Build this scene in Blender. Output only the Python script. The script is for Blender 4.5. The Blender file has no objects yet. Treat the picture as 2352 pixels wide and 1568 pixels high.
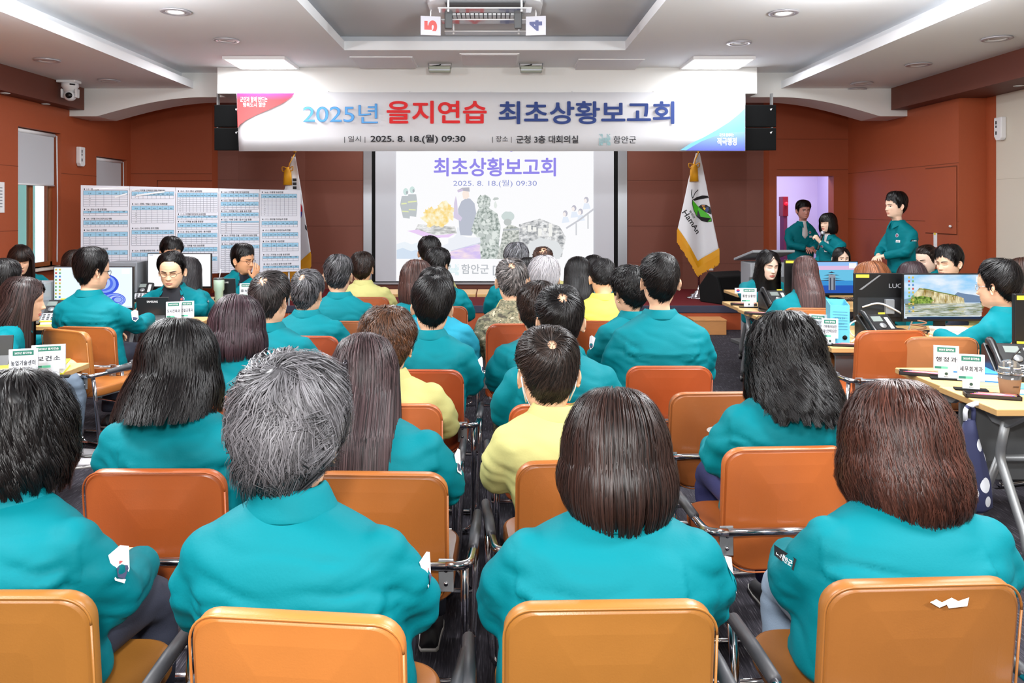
import bpy, bmesh, math, random
import numpy as np
from mathutils import Vector, Matrix, Euler, noise

# ------------------------------------------------------------------ camera, world, lights, exposure
SC = bpy.context.scene
COL = SC.collection
F, CX, CY, H = 1850.0, 1138.0, 480.0, 1.57          # focal length and eye point of the photograph (2352x1568), eye height
cam = bpy.data.cameras.new('camera'); cam_o = bpy.data.objects.new('camera', cam); COL.objects.link(cam_o)
cam.sensor_width = 36.0; cam.lens = 36.0 * F / 2352.0
cam.shift_x = (1176 - CX) / 2352.0; cam.shift_y = -(784 - CY) / 2352.0
cam.clip_start = 0.05; cam.clip_end = 200
cam_o.location = (0, 0, H); cam_o.rotation_euler = (math.pi / 2, 0, 0)
SC.camera = cam_o
SC.view_settings.view_transform = 'Standard'; SC.view_settings.look = 'None'
SC.view_settings.exposure = 0.0; SC.view_settings.gamma = 1.0; SC.view_settings.use_curve_mapping = False
SC.cycles.use_denoising = True
SC.cycles.max_bounces = 7; SC.cycles.diffuse_bounces = 4; SC.cycles.glossy_bounces = 3
SC.cycles.transparent_max_bounces = 8; SC.cycles.caustics_reflective = False; SC.cycles.caustics_refractive = False
wd = bpy.data.worlds.new('world'); SC.world = wd; wd.use_nodes = True
wd.node_tree.nodes['Background'].inputs[0].default_value = (0.85, 0.95, 1.0, 1)
wd.node_tree.nodes['Background'].inputs[1].default_value = 2.5

def lamp(name, kind, loc, energy, size=None, rot=(0, 0, 0), color=(1, 1, 1), sy=None, spread=None):
    l = bpy.data.lights.new(name, kind); o = bpy.data.objects.new(name, l); COL.objects.link(o)
    o.location = loc; o.rotation_euler = rot; l.energy = energy; l.color = color
    if kind == 'AREA':
        l.size = size
        if sy: l.shape = 'RECTANGLE'; l.size_y = sy
        if spread: l.spread = spread
    elif size: l.shadow_soft_size = size
    return o
# rows of ceiling panels over the audience and behind the photographer
for yy in (-1.2, 1.4, 4.0):
    for xx in (-2.6, 2.3):
        lamp('ceiling_panel_light', 'AREA', (xx, yy, 3.30), 170, 1.2, sy=0.6, color=(.97, 0.985, 1.0))
# unseen fill lights added just out of the frame to brighten the ceiling
for xx in (-3.0, -0.1, 2.8):
    lamp('ceiling_fill_light', 'POINT', (xx, 5.9, 2.95), 100, 0.16, color=(.97, 0.985, 1.0))
# the two lit panels in view over the stage edge
for xx in (-2.95, 2.80):
    lamp('ceiling_panel_light', 'AREA', (xx, 9.45, 3.29), 36, 0.7, sy=0.7, color=(.97, 0.985, 1.0))
# the photographer's flash
lamp('camera_flash', 'SPOT', (-0.12, -0.10, 1.95), 255, 0.10, rot=(math.radians(80), 0, 0), color=(1.0, 0.98, 0.96))
bpy.data.objects['camera_flash'].data.spot_size = math.radians(110); bpy.data.objects['camera_flash'].data.spot_blend = 0.6

# ------------------------------------------------------------------ small helpers
def at(px, py, d):
    return Vector(((px - CX) * d / F, d, H - (py - CY) * d / F))
def X(px, d): return (px - CX) * d / F
def Z(py, d): return H - (py - CY) * d / F
def lin(c):
    return tuple((v / 255 / 12.92 if v / 255 <= 0.04045 else ((v / 255 + 0.055) / 1.055) ** 2.4) for v in c)

MATS = {}
def mat(name, c, rough=0.6, metal=0.0, spec=0.5, emit=None, es=1.0, noise_amt=0.0, noise_scale=8.0, bump=0.0, bump_scale=200.0, coat=0.0, trans=0.0, alpha=1.0, sheen=0.0, stretch=None):
    if name in MATS: return MATS[name]
    m = bpy.data.materials.new(name); m.use_nodes = True; MATS[name] = m
    nt = m.node_tree; b = nt.nodes['Principled BSDF']
    lc = lin(c)
    b.inputs['Base Color'].default_value = (*lc, 1); b.inputs['Roughness'].default_value = rough
    b.inputs['Metallic'].default_value = metal; b.inputs['Specular IOR Level'].default_value = spec
    b.inputs['Coat Weight'].default_value = coat; b.inputs['Transmission Weight'].default_value = trans
    b.inputs['Alpha'].default_value = alpha; b.inputs['Sheen Weight'].default_value = sheen
    if emit is not None:
        b.inputs['Emission Color'].default_value = (*lin(emit), 1); b.inputs['Emission Strength'].default_value = es
    if noise_amt or bump:
        tc = nt.nodes.new('ShaderNodeTexCoord'); mp = nt.nodes.new('ShaderNodeMapping')
        nt.links.new(tc.outputs['Object'], mp.inputs['Vector'])
        if stretch: mp.inputs['Scale'].default_value = stretch
    if noise_amt:
        n = nt.nodes.new('ShaderNodeTexNoise'); n.inputs['Scale'].default_value = noise_scale; n.inputs['Detail'].default_value = 4
        r = nt.nodes.new('ShaderNodeMapRange'); r.inputs['To Min'].default_value = 1 - noise_amt; r.inputs['To Max'].default_value = 1 + noise_amt
        mx = nt.nodes.new('ShaderNodeMix'); mx.data_type = 'RGBA'; mx.blend_type = 'MULTIPLY'; mx.inputs['Factor'].default_value = 1
        nt.links.new(mp.outputs[0], n.inputs['Vector']); nt.links.new(n.outputs['Fac'], r.inputs['Value'])
        mx.inputs['A'].default_value = (*lc, 1); nt.links.new(r.outputs[0], mx.inputs['B']); nt.links.new(mx.outputs['Result'], b.inputs['Base Color'])
    if bump:
        n2 = nt.nodes.new('ShaderNodeTexNoise'); n2.inputs['Scale'].default_value = bump_scale; n2.inputs['Detail'].default_value = 3
        bp = nt.nodes.new('ShaderNodeBump'); bp.inputs['Strength'].default_value = bump; bp.inputs['Distance'].default_value = 0.004
        nt.links.new(mp.outputs[0], n2.inputs['Vector']); nt.links.new(n2.outputs['Fac'], bp.inputs['Height']); nt.links.new(bp.outputs[0], b.inputs['Normal'])
    return m

def em_noise(name, cols, scale, stretch=(1, 1, 1), es=1.0, detail=6):
    """a lit picture surface of mottled colours"""
    if name in MATS: return MATS[name]
    m = mat(name, (8, 8, 8), .7, spec=.05); nt = m.node_tree; b = nt.nodes['Principled BSDF']; tc = nt.nodes.new('ShaderNodeTexCoord'); mp = nt.nodes.new('ShaderNodeMapping'); mp.inputs['Scale'].default_value = stretch
    n = nt.nodes.new('ShaderNodeTexNoise'); n.inputs['Scale'].default_value = scale; n.inputs['Detail'].default_value = detail; r = nt.nodes.new('ShaderNodeValToRGB'); e = r.color_ramp.elements
    for i, c in enumerate(cols):
        el = e[i] if i < 2 else e.new(.5); el.position = .36 + .30 * i / (len(cols) - 1); el.color = (*lin(c), 1)
    nt.links.new(tc.outputs['Object'], mp.inputs['Vector']); nt.links.new(mp.outputs[0], n.inputs['Vector']); nt.links.new(n.outputs['Fac'], r.inputs['Fac']); nt.links.new(r.outputs[0], b.inputs['Emission Color']); b.inputs['Emission Strength'].default_value = es
    return m
def flat(name, c, es=0.0):
    return mat(name, c, 0.7, spec=0.2) if not es else mat(name, c, 0.7, emit=c, es=es, spec=0.2)

class MB:
    """collects shapes and links them as one mesh object"""
    def __init__(s): s.v = []; s.f = []; s.m = []; s.sm = []
    def add(s, verts, faces, mi=0, smooth=False, M=None):
        o = len(s.v)
        if M is not None: verts = [M @ Vector(p) for p in verts]
        s.v.extend([tuple(p) for p in verts]); s.f.extend([tuple(i + o for i in f) for f in faces])
        s.m.extend([mi] * len(faces)); s.sm.extend([smooth] * len(faces)); return s
    def box(s, lo, hi, mi=0, M=None):
        x0, y0, z0 = lo; x1, y1, z1 = hi
        v = [(x0, y0, z0), (x1, y0, z0), (x1, y1, z0), (x0, y1, z0), (x0, y0, z1), (x1, y0, z1), (x1, y1, z1), (x0, y1, z1)]
        return s.add(v, [(3, 2, 1, 0), (4, 5, 6, 7), (0, 1, 5, 4), (1, 2, 6, 5), (2, 3, 7, 6), (3, 0, 4, 7)], mi, False, M)
    def cbox(s, c, size, mi=0, M=None):
        return s.box([c[i] - size[i] / 2 for i in range(3)], [c[i] + size[i] / 2 for i in range(3)], mi, M)
    def quad(s, a, b, c, d, mi=0): return s.add([a, b, c, d], [(0, 1, 2, 3)], mi)
    def poly(s, pts, mi=0): return s.add(pts, [tuple(range(len(pts)))], mi)
    def prism(s, pts, vec, mi=0, M=None):
        n = len(pts); vec = Vector(vec); v = [Vector(p) for p in pts] + [Vector(p) + vec for p in pts]
        f = [tuple(reversed(range(n))), tuple(range(n, 2 * n))] + [(i, (i + 1) % n, n + (i + 1) % n, n + i) for i in range(n)]
        return s.add(v, f, mi, False, M)
    def loft(s, rings, mi=0, smooth=True, cap=True, M=None):
        n = len(rings[0]); v = [p for r in rings for p in r]; f = []
        for k in range(len(rings) - 1):
            for i in range(n):
                j = (i + 1) % n; f.append((k * n + i, k * n + j, (k + 1) * n + j, (k + 1) * n + i))
        if cap:
            f.append(tuple(reversed(range(n)))); b = (len(rings) - 1) * n; f.append(tuple(range(b, b + n)))
        return s.add(v, f, mi, smooth, M)
    def tube(s, path, r, n=10, mi=0, M=None, round_=0.0):
        pts = [Vector(p) for p in path]
        if round_ > 0: pts = fillet(pts, round_)
        rr = r if hasattr(r, '__len__') else [r] * len(pts)
        rings = []; up = None
        for i, p in enumerate(pts):
            t = ((pts[i + 1] - p).normalized() if i < len(pts) - 1 else Vector((0, 0, 0))) + ((p - pts[i - 1]).normalized() if i else Vector((0, 0, 0)))
            t = t.normalized() if t.length > 1e-6 else Vector((0, 0, 1))
            if up is None: up = Vector((0, 0, 1)) if abs(t.z) < 0.9 else Vector((1, 0, 0))
            up = (up - t * up.dot(t)).normalized(); sd = t.cross(up)
            rings.append([p + (up * math.cos(a) + sd * math.sin(a)) * rr[i] for a in [2 * math.pi * k / n for k in range(n)]])
        return s.loft(rings, mi, True, True, M)
    def lathe(s, prof, n=24, mi=0, M=None, smooth=True, cap=True):
        rings = [[(r * math.cos(2 * math.pi * k / n), r * math.sin(2 * math.pi * k / n), z) for k in range(n)] for r, z in prof]
        return s.loft(rings, mi, smooth, cap, M)
    def ball(s, c, r, mi=0, n=12, M=None):
        rx, ry, rz = r if hasattr(r, '__len__') else (r, r, r)
        prof = [(math.sin(math.pi * k / n), -math.cos(math.pi * k / n)) for k in range(n + 1)]
        prof[0] = (0.02, -1); prof[-1] = (0.02, 1)
        rings = [[(c[0] + rx * q * math.cos(2 * math.pi * k / (2 * n)), c[1] + ry * q * math.sin(2 * math.pi * k / (2 * n)), c[2] + rz * z) for k in range(2 * n)] for q, z in prof]
        return s.loft(rings, mi, True, True, M)
    def slab(s, w, h, t, r, mi=0, M=None, n=6, smooth=False):
        """rounded rectangle in XZ, thickness along Y, centred"""
        pts = rrect(w, h, r, n)
        return s.prism([(x, -t / 2, z) for x, z in pts], (0, t, 0), mi, M)
    def build(s, name, mats, parent=None, bevel=0.0, seg=2, solid=0.0, loc=None, rot=None, kind=None, autosmooth=True):
        me = bpy.data.meshes.new(name); me.from_pydata(s.v, [], s.f)
        if not isinstance(mats, (list, tuple)): mats = [mats]
        for m in mats: me.materials.append(m)
        me.polygons.foreach_set('material_index', s.m); me.polygons.foreach_set('use_smooth', s.sm)
        bm = bmesh.new(); bm.from_mesh(me); bmesh.ops.recalc_face_normals(bm, faces=bm.faces); bm.to_mesh(me); bm.free()
        me.update()
        return link(name, me, parent, bevel, seg, solid, loc, rot, kind)

def link(name, me, parent=None, bevel=0.0, seg=2, solid=0.0, loc=None, rot=None, kind=None):
    o = bpy.data.objects.new(name, me); COL.objects.link(o)
    if parent is not None: o.parent = parent
    if loc is not None: o.location = loc
    if rot is not None: o.rotation_euler = rot
    if solid:
        md = o.modifiers.new('solid', 'SOLIDIFY'); md.thickness = solid; md.offset = 0
    if bevel:
        md = o.modifiers.new('bevel', 'BEVEL'); md.width = bevel; md.segments = seg; md.limit_method = 'ANGLE'; md.angle_limit = math.radians(40)
    if kind: o['kind'] = kind
    return o

def fillet(pts, r, n=5):
    out = [pts[0]]
    for i in range(1, len(pts) - 1):
        a, b, c = pts[i - 1], pts[i], pts[i + 1]
        d1, d2 = (a - b), (c - b); k = min(r, d1.length * 0.48, d2.length * 0.48)
        p, q = b + d1.normalized() * k, b + d2.normalized() * k
        for j in range(n + 1):
            t = j / n; out.append((p * (1 - t) + b * t) * (1 - t) + (b * (1 - t) + q * t) * t)
    out.append(pts[-1]); return out

def rrect(w, h, r, n=6):
    r4 = r if hasattr(r, '__len__') else (r, r, r, r)   # tr, tl, bl, br
    out = []
    for (sx, sz, a0), rr in zip(((1, 1, 0), (-1, 1, 90), (-1, -1, 180), (1, -1, 270)), r4):
        for k in range(n + 1):
            a = math.radians(a0 + 90 * k / n); out.append((sx * (w / 2 - rr) + rr * math.cos(a), sz * (h / 2 - rr) + rr * math.sin(a)))
    return out

def thing(name, label, cat, loc=(0, 0, 0), rotz=0.0, group=None):
    o = bpy.data.objects.new(name, None); COL.objects.link(o); o.empty_display_size = 0.1
    o.location = loc; o.rotation_euler = (0, 0, rotz)
    return tag(o, label, cat, group)
def tag(o, label, cat, group=None):
    o['label'] = label; o['category'] = cat
    if group: o['group'] = group
    return o

_txt = {}
def text_geo(s, bold=0.0, spacing=1.0):
    """glyph outlines of a string, scaled to 1 unit of height, as (verts Nx2, faces, width)"""
    k = (s, bold, spacing)
    if k not in _txt:
        c = bpy.data.curves.new('t', 'FONT'); c.body = s; c.size = 1; c.resolution_u = 5; c.offset = bold; c.space_character = spacing
        o = bpy.data.objects.new('t', c); COL.objects.link(o)
        dg = bpy.context.evaluated_depsgraph_get(); me = bpy.data.meshes.new_from_object(o.evaluated_get(dg))
        v = np.array([p.co[:2] for p in me.vertices]) if len(me.vertices) else np.zeros((0, 2))
        f = [tuple(p.vertices) for p in me.polygons]
        bpy.data.objects.remove(o); bpy.data.curves.remove(c); bpy.data.meshes.remove(me)
        lo, hi = v.min(0), v.max(0); sc = 1.0 / max(hi[1] - lo[1], 1e-6)
        _txt[k] = ((v - lo) * sc, f, (hi[0] - lo[0]) * sc)
    return _txt[k]
def put_text(mb, s, o, u, w, height, width=None, mi=0, bold=0.02, align='l', spacing=1.0):
    """letters on the plane through o spanned by unit vectors u (along) and w (up); height of the glyph box, optional exact width"""
    heavy = bold if bold > .0135 else 0.0
    v, f, wd_ = text_geo(s, 0.0 if heavy else bold, spacing)
    sx = height if width is None else width / wd_
    tot = wd_ * sx; off = 0 if align == 'l' else (-tot / 2 if align == 'c' else -tot)
    o, u, w = Vector(o), Vector(u), Vector(w)
    n = u.cross(w); k = 0
    for a, c in (((0, 0),) if not heavy else ((-1, 0), (1, 0), (0, -1), (0, 1), (-.7, -.7), (.7, -.7), (-.7, .7), (.7, .7))):
        mb.add([o + n * (.00016 * k) + u * (p[0] * sx * (1 - 2 * heavy / max(wd_, .5)) + heavy * sx + off + a * heavy * sx) + w * ((p[1] * (1 - 2 * heavy) + heavy + c * heavy) * height) for p in v], f, mi); k += 1
    return tot
# ------------------------------------------------------------------ the room
WHITE = mat('ceiling_paint', (236, 239, 243), .8, spec=.2)
VAL = mat('white_laminate', (222, 222, 220), .45)
ORANGE = mat('orange_wall_panel', (162, 77, 42), .55, noise_amt=.05, noise_scale=40, bump=.15, bump_scale=300)
BROWN = mat('brown_wall_panel', (116, 63, 47), .6, noise_amt=.04, noise_scale=40, bump=.15, bump_scale=300)
DBROWN = mat('dark_brown_beam', (98, 48, 33), .6, bump=.1, bump_scale=300)
CREAM = mat('cream_fabric_wall', (206, 198, 184), .9, bump=.2, bump_scale=400)
GROOVE = mat('panel_groove', (110, 52, 28), .8)
ALU = mat('brushed_aluminium', (176, 180, 186), .35, .85)
CHROME = mat('chrome', (205, 205, 210), .12, 1.0)
STEEL = mat('grey_painted_metal', (150, 152, 154), .4, .5)
BLACK = mat('black_plastic', (18, 18, 20), .35)
BLACKM = mat('matt_black', (15, 16, 17), .85, spec=.25)
WPLAST = mat('white_plastic', (230, 230, 232), .4)
def carpet_mat():
    m = bpy.data.materials.new('carpet'); m.use_nodes = True; nt = m.node_tree; b = nt.nodes['Principled BSDF']
    tc = nt.nodes.new('ShaderNodeTexCoord'); mp = nt.nodes.new('ShaderNodeMapping'); mp.inputs['Scale'].default_value = (190, 11, 1); nt.links.new(tc.outputs['Object'], mp.inputs['Vector'])
    n = nt.nodes.new('ShaderNodeTexNoise'); n.inputs['Scale'].default_value = 1.0; n.inputs['Detail'].default_value = 2
    r = nt.nodes.new('ShaderNodeValToRGB'); e = r.color_ramp.elements
    e[0].position = .42; e[0].color = (*lin((44, 42, 48)), 1); e[1].position = .62; e[1].color = (*lin((62, 59, 66)), 1); k = e.new(.74); k.color = (*lin((112, 109, 116)), 1)
    nt.links.new(mp.outputs[0], n.inputs['Vector']); nt.links.new(n.outputs['Fac'], r.inputs['Fac']); nt.links.new(r.outputs[0], b.inputs['Base Color'])
    b.inputs['Roughness'].default_value = .95; b.inputs['Specular IOR Level'].default_value = .15; return m
def struct(name, mb, m, **k): return mb.build(name, m, kind='structure', **k)
ZC, ZS, ZB = 3.33, 3.127, 2.846         # main ceiling, lower side ceilings, underside of the side beams
XL, XR, YB, YF = -5.50, 5.32, -3.2, 12.15
XSL, XSR = -3.90, 3.69                  # inner edges of the side ceilings
YA = 10.40                              # plane of the white arch
b = MB(); b.box((-6.2, YB - .2, -.12), (7.4, 14.2, 0)); struct('floor', b, carpet_mat())
# main ceiling with the long coffer cut out of it
cx0, cx1, cy1 = -1.673, 1.437, 8.92; cy0 = -1.0
b = MB(); T = .10
for lo, hi in (((XL - .4, YB, ZC), (cx0, YA + .3, ZC + T)), ((cx1, YB, ZC), (XR + .6, YA + .3, ZC + T)), ((cx0, cy1, ZC), (cx1, YA + .3, ZC + T)), ((cx0, YB, ZC), (cx1, cy0, ZC + T))): b.box(lo, hi)
b.box((XL - .4, YA + .3, ZC), (XR + .6, 14.0, ZC + T))
struct('ceiling', b, WHITE)
COF = mat('coffer_paint', (204, 208, 214), .8, spec=.2)
b = MB(); g = .07; z0, z1 = ZC + .088, ZC + .165
b.box((cx0 - g - .1, cy0 - g, z0), (cx0 - g, cy1 + g, z1 + .1)); b.box((cx1 + g, cy0 - g, z0), (cx1 + g + .1, cy1 + g, z1 + .1))
b.box((cx0 - g, cy1 + g, z0), (cx1 + g, cy1 + g + .1, z1 + .1)); b.box((cx0 - g, cy0 - g - .1, z0), (cx1 + g, cy0 - g, z1 + .1))
b.box((cx0 - g - .1, cy0 - g - .1, z1), (cx1 + g + .1, cy1 + g + .1, z1 + .08)); struct('ceiling_coffer', b, COF)
# lower side ceilings with their upstand lips and the beams along the walls
for nm, x0, x1, xi, s in (('left', XL - .3, XSL, XSL, -1), ('right', XSR, XR + .5, XSR, 1)):
    b = MB(); b.box((x0 if s < 0 else xi + .04, YB, ZS), (xi - .04 if s < 0 else x1, YA, ZS + .03)); b.box((xi + s * .16 - .01, YB, ZS + .03), (xi + s * .16 + .01, YA, ZC)); b.box((xi - (.04 if s < 0 else 0), YB, ZS), (xi + (.04 if s > 0 else 0), YA, ZS + .095)); struct('ceiling_' + nm, b, WHITE)
for nm, x0, x1 in (('left', XL - .3, -5.30), ('right', 5.10, XR + .5)):
    b = MB(); b.box((x0, YB, ZB), (x1, YA - .02, ZS)); struct('beam_' + nm, b, DBROWN)
# white arches beside the valance
def arch2(nm, pxo, pxe, pxi, mir):
    zt, zb = Z(223, YA), Z(267, YA); f = lambda p: X(p, YA)
    pts = [(f(pxo), ZS + .0), (f(pxo), zb), (f(pxe), zb)]; n = 20
    for k in range(1, n + 1):
        t = k / n; pts.append((f(pxe) + (f(pxi) - f(pxe)) * t, zb + (zt - zb) * math.sin(t * math.pi / 2)))
    pts = pts[1:] + [(f(560 if mir > 0 else 1700), zt), (f(560 if mir > 0 else 1700), ZC), (f(pxo), ZC)]
    b = MB(); b.prism([(x, YA, z) for x, z in pts], (0, .55, 0)); struct('trim_arch_' + nm, b, VAL)
arch2('left', 157, 222, 470, 1); arch2('right', 2084, 2022, 1790, -1)
# valance box the banner hangs from
b = MB(); b.box((X(499, 10.0), 10.0, Z(215, 10.0)), (X(1739, 10.0), YA, ZC)); struct('trim_valance', b, VAL, bevel=.004)
# side walls
b = MB()
JW = mat('window_timber', (150, 84, 44), .4, noise_amt=.12, noise_scale=30, stretch=(6, 6, .5))
W1 = (9.28, 10.20, .86, 2.525); W2 = (11.10, 12.02, .86, 2.30)
def wallY(b, x0, x1, y0, y1, holes, zt=ZS + .2):
    ys = y0
    for h in holes:
        b.box((x0, ys, 0), (x1, h[0], zt)); b.box((x0, h[0], 0), (x1, h[1], h[2])); b.box((x0, h[0], h[3]), (x1, h[1], zt)); ys = h[1]
    b.box((x0, ys, 0), (x1, y1, zt))
wallY(b, XL - .22, XL, YB, YF, (W1, W2)); struct('wall_left', b, ORANGE)
b = MB(); b.box((XR, 9.25, 0), (XR + .6, YF + .3, ZC)); struct('wall_right', b, ORANGE)
b = MB(); b.box((5.635, 9.06, 0), (5.9, 9.25, ZC)); struct('wall_right_return', b, ORANGE)
b = MB(); b.box((5.632, YB, 0), (5.9, 9.06, ZC)); struct('wall_right_cream', b, CREAM)
b = MB(); b.box((-6.2, YB - .2, 0), (6.4, YB, ZC + .2)); struct('wall_back', b, CREAM)
# grooves between the wall panels
b = MB()
for z, y0, y1 in ((2.06, 7.0, 9.28), (1.32, 7.0, 9.28), (2.02, 10.2, 11.1)): b.box((XL, y0, z), (XL + .0025, y1, z + .006))
struct('trim_groove_left', b, GROOVE)
b = MB()
for z, y0, y1 in ((2.10, 9.25, 12.15), (1.42, 9.25, 12.15)): b.box((XR - .0025, y0, z), (XR, y1, z + .006))
struct('trim_groove_right', b, GROOVE)
b = MB()
for z in (1.9, 1.0): b.box((5.6295, 5.0, z), (5.632, 9.06, z + .005))
struct('trim_groove_cream', b, mat('cream_groove', (186, 176, 160), .9))
# hatch in the right wall
h = thing('wall_hatch', 'flush orange hatch door with a small knob in the right wall', 'hatch', (XR - .012, 9.62, 1.28))
b = MB(); b.box((0, -.33, 0), (.012, .33, .78)); b.build('door_leaf', ORANGE, h, bevel=.003)
b = MB(); b.box((.0105, -.345, -.012), (.0119, .345, .795)); b.build('shadow_gap', GROOVE, h)
b = MB(); b.ball((-.018, -.25, .09), .016); b.tube([(-.01, -.25, .09), (.004, -.25, .09)], .007); b.build('knob', WPLAST, h)
# end walls beside the stage, the one on the right with the open doorway
zt = Z(404, YF); dx0, dx1 = X(1784, YF), X(1915, YF)
b = MB(); b.box((XL - .2, YF, 0), (-4.275, 12.45, ZC)); struct('wall_front_left', b, ORANGE)
b = MB(); b.box((dx0 - .115, YF, 0), (dx0, 12.48, ZC)); b.box((dx0, YF, zt), (dx1, 12.35, ZC)); b.box((dx1, YF, 0), (XR + .3, 12.35, ZC)); struct('wall_front_right', b, ORANGE)
b = MB()
for z in (2.62, 2.16): b.box((dx0, YF - .0025, z), (XR, YF, z + .006))
b.box((XL, YF - .0025, 2.10), (-4.275, YF, 2.106)); struct('trim_groove_front', b, GROOVE)
# panelled hatch line left of the board
b = MB(); b.box((X(361, YF), YF - .003, Z(416, YF)), (X(487, YF), YF, Z(414, YF))); b.box((X(361, YF), YF - .003, 1.0), (X(362.5, YF), YF, Z(414, YF))); struct('trim_groove_panel', b, GROOVE)
# back wall of the stage, bowed, with the screen bay
pl = [(-4.275, 12.40), (-4.0, 12.52), (-3.45, 12.62), (-3.0, 12.70), (X(835, 12.73), 12.73)]
pr = [(X(1440, 12.73), 12.73), (2.95, 12.70), (3.35, 12.60), (3.9, 12.50), (dx0 - .115, 12.40)]
for nm, p in (('left', pl), ('right', pr)):
    b = MB()
    for (x0, y0), (x1, y1) in zip(p, p[1:]): b.add([(x0, y0, 0), (x1, y1, 0), (x1, y1, ZC), (x0, y0, ZC), (x0, y0 + .15, 0), (x1, y1 + .15, 0), (x1, y1 + .15, ZC), (x0, y0 + .15, ZC)], [(0, 1, 2, 3), (7, 6, 5, 4), (0, 4, 5, 1), (3, 2, 6, 7), (0, 3, 7, 4), (1, 5, 6, 2)])
    struct('wall_stage_' + nm, b, BROWN)
    b = MB()
    for z in (2.02, 1.30, .72):
        for (x0, y0), (x1, y1) in zip(p, p[1:]): b.add([(x0, y0 - .002, z), (x1, y1 - .002, z), (x1, y1 - .002, z + .005), (x0, y0 - .002, z + .005)], [(0, 1, 2, 3)])
    struct('trim_groove_stage_' + nm, b, mat('brown_groove', (92, 48, 36), .8))
b = MB(); b.box((X(835, 12.73), 12.75, 0), (X(1440, 12.73), 12.95, ZC)); struct('wall_stage_centre', b, BROWN)
# stage
SZ, SY = .311, 10.49
RED = mat('dark_red_stage_carpet', (104, 38, 42), .95, spec=.1, bump=.3, bump_scale=500)
b = MB(); b.box((-4.25, SY, 0), (4.10, 12.75, SZ)); struct('floor_stage', b, RED)
b = MB(); b.box((-4.25, SY - .03, SZ - .09), (4.10, SY, SZ + .004)); struct('trim_stage_nosing', b, mat('slate_blue_nosing', (56, 58, 78), .8), bevel=.006)
b = MB(); b.box((-4.25, SY - .012, 0), (4.10, SY, SZ - .09)); struct('trim_stage_riser', b, mat('orange_riser', (186, 84, 44), .6))
# corridor behind the doorway
LAV = mat('pale_corridor_paint', (214, 206, 236), .8)
b = MB(); b.box((4.14, 14.2, 0), (7.4, 14.3, 3.0)); b.box((X(1888, 14.0), 13.6, 0), (7.3, 14.2, 3.0)); b.box((4.14, 12.5, 0), (4.2, 14.3, 3.0)); b.box((7.3, 12.35, 0), (7.4, 14.3, 3.0)); struct('wall_corridor', b, LAV)
b = MB(); b.box((4.14, 12.36, 2.7), (7.4, 14.3, 2.8)); struct('ceiling_corridor', b, WHITE)
lamp('corridor_light', 'AREA', (4.9, 13.0, 2.66), 30, .6, color=(.86, .80, 1.0))
lamp('stage_light', 'AREA', (-1.8, 11.6, 3.30), 34, .6, color=(1, .97, .95)); lamp('stage_light', 'AREA', (1.8, 11.6, 3.30), 34, .6, color=(1, .97, .95))
# windows on the left with half-drawn roller blinds
GLASS = mat('window_glass', (235, 245, 250), .02, trans=1.0)
OUT = mat('facade_opposite', (214, 208, 190), .9)
for i, (w, zb_) in enumerate(((W1, Z(424, 9.7)), (W2, 1.20))):
    y0, y1, z0, z1 = w; xo = XL - .16
    b = MB(); f = .055
    for lo, hi in (((xo, y0, z0), (xo + .05, y0 + f, z1)), ((xo, y1 - f, z0), (xo + .05, y1, z1)), ((xo, y0, z0), (xo + .05, y1, z0 + f)), ((xo, y0, z1 - f), (xo + .05, y1, z1)), ((xo, (y0 + y1) / 2 - .03, z0), (xo + .05, (y0 + y1) / 2 + .03, z1))): b.box(lo, hi)
    win = b.build('window_%d' % (i + 1), JW, bevel=.004, kind='structure')
    b = MB(); b.box((xo + .02, y0 + f, z0 + f), (xo + .026, y1 - f, z1 - f)); b.build('pane', GLASS, win)
    b = MB(); b.box((XL - .15, y0 - .03, z0 - .03), (XL + .10, y1 + .06, z0)); b.build('trim_sill_%d' % (i + 1), mat('pale_sill', (214, 200, 188), .5), kind='structure', bevel=.006)
    bl = thing('roller_blind', ('grey roller blind half drawn over the window nearer the camera', 'pale roller blind behind the chart board at the far window')[i], 'blind', (XL - .07, (y0 + y1) / 2, z1), 0, None)
    hw = (y1 - y0) / 2 - .04
    b = MB(); b.tube([(0, -hw, -.03), (0, hw, -.03)], .024, 14); b.build('roller', WPLAST, bl)
    b = MB(); b.box((-.001, -hw, zb_ - z1), (.001, hw, -.03)); b.build('fabric', mat('blind_fabric', (196, 198, 204), .9), bl)
    b = MB(); b.tube([(0, -hw, zb_ - z1), (0, hw, zb_ - z1)], .010, 10); b.build('bottom_bar', WPLAST, bl)
    b = MB(); yc = hw + .02
    b.tube([(.03, yc, -.03), (.035, yc + .005, -.9), (.04, yc - .01, -1.60), (.045, yc - .03, -1.63), (.05, yc - .045, -1.58), (.05, yc - .03, -.9), (.03, yc - .02, -.03)], .004, 6, round_=.03); b.build('bead_cord', WPLAST, bl)
b = MB(); b.box((-7.2, 6.5, -1), (-7.0, 9.9, 6)); b.box((-8.2, 10.6, -1), (-8.0, 14, 6), 1); struct('exterior_facade', b, [OUT, mat('facade_green', (120, 160, 150), .9)])
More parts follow.
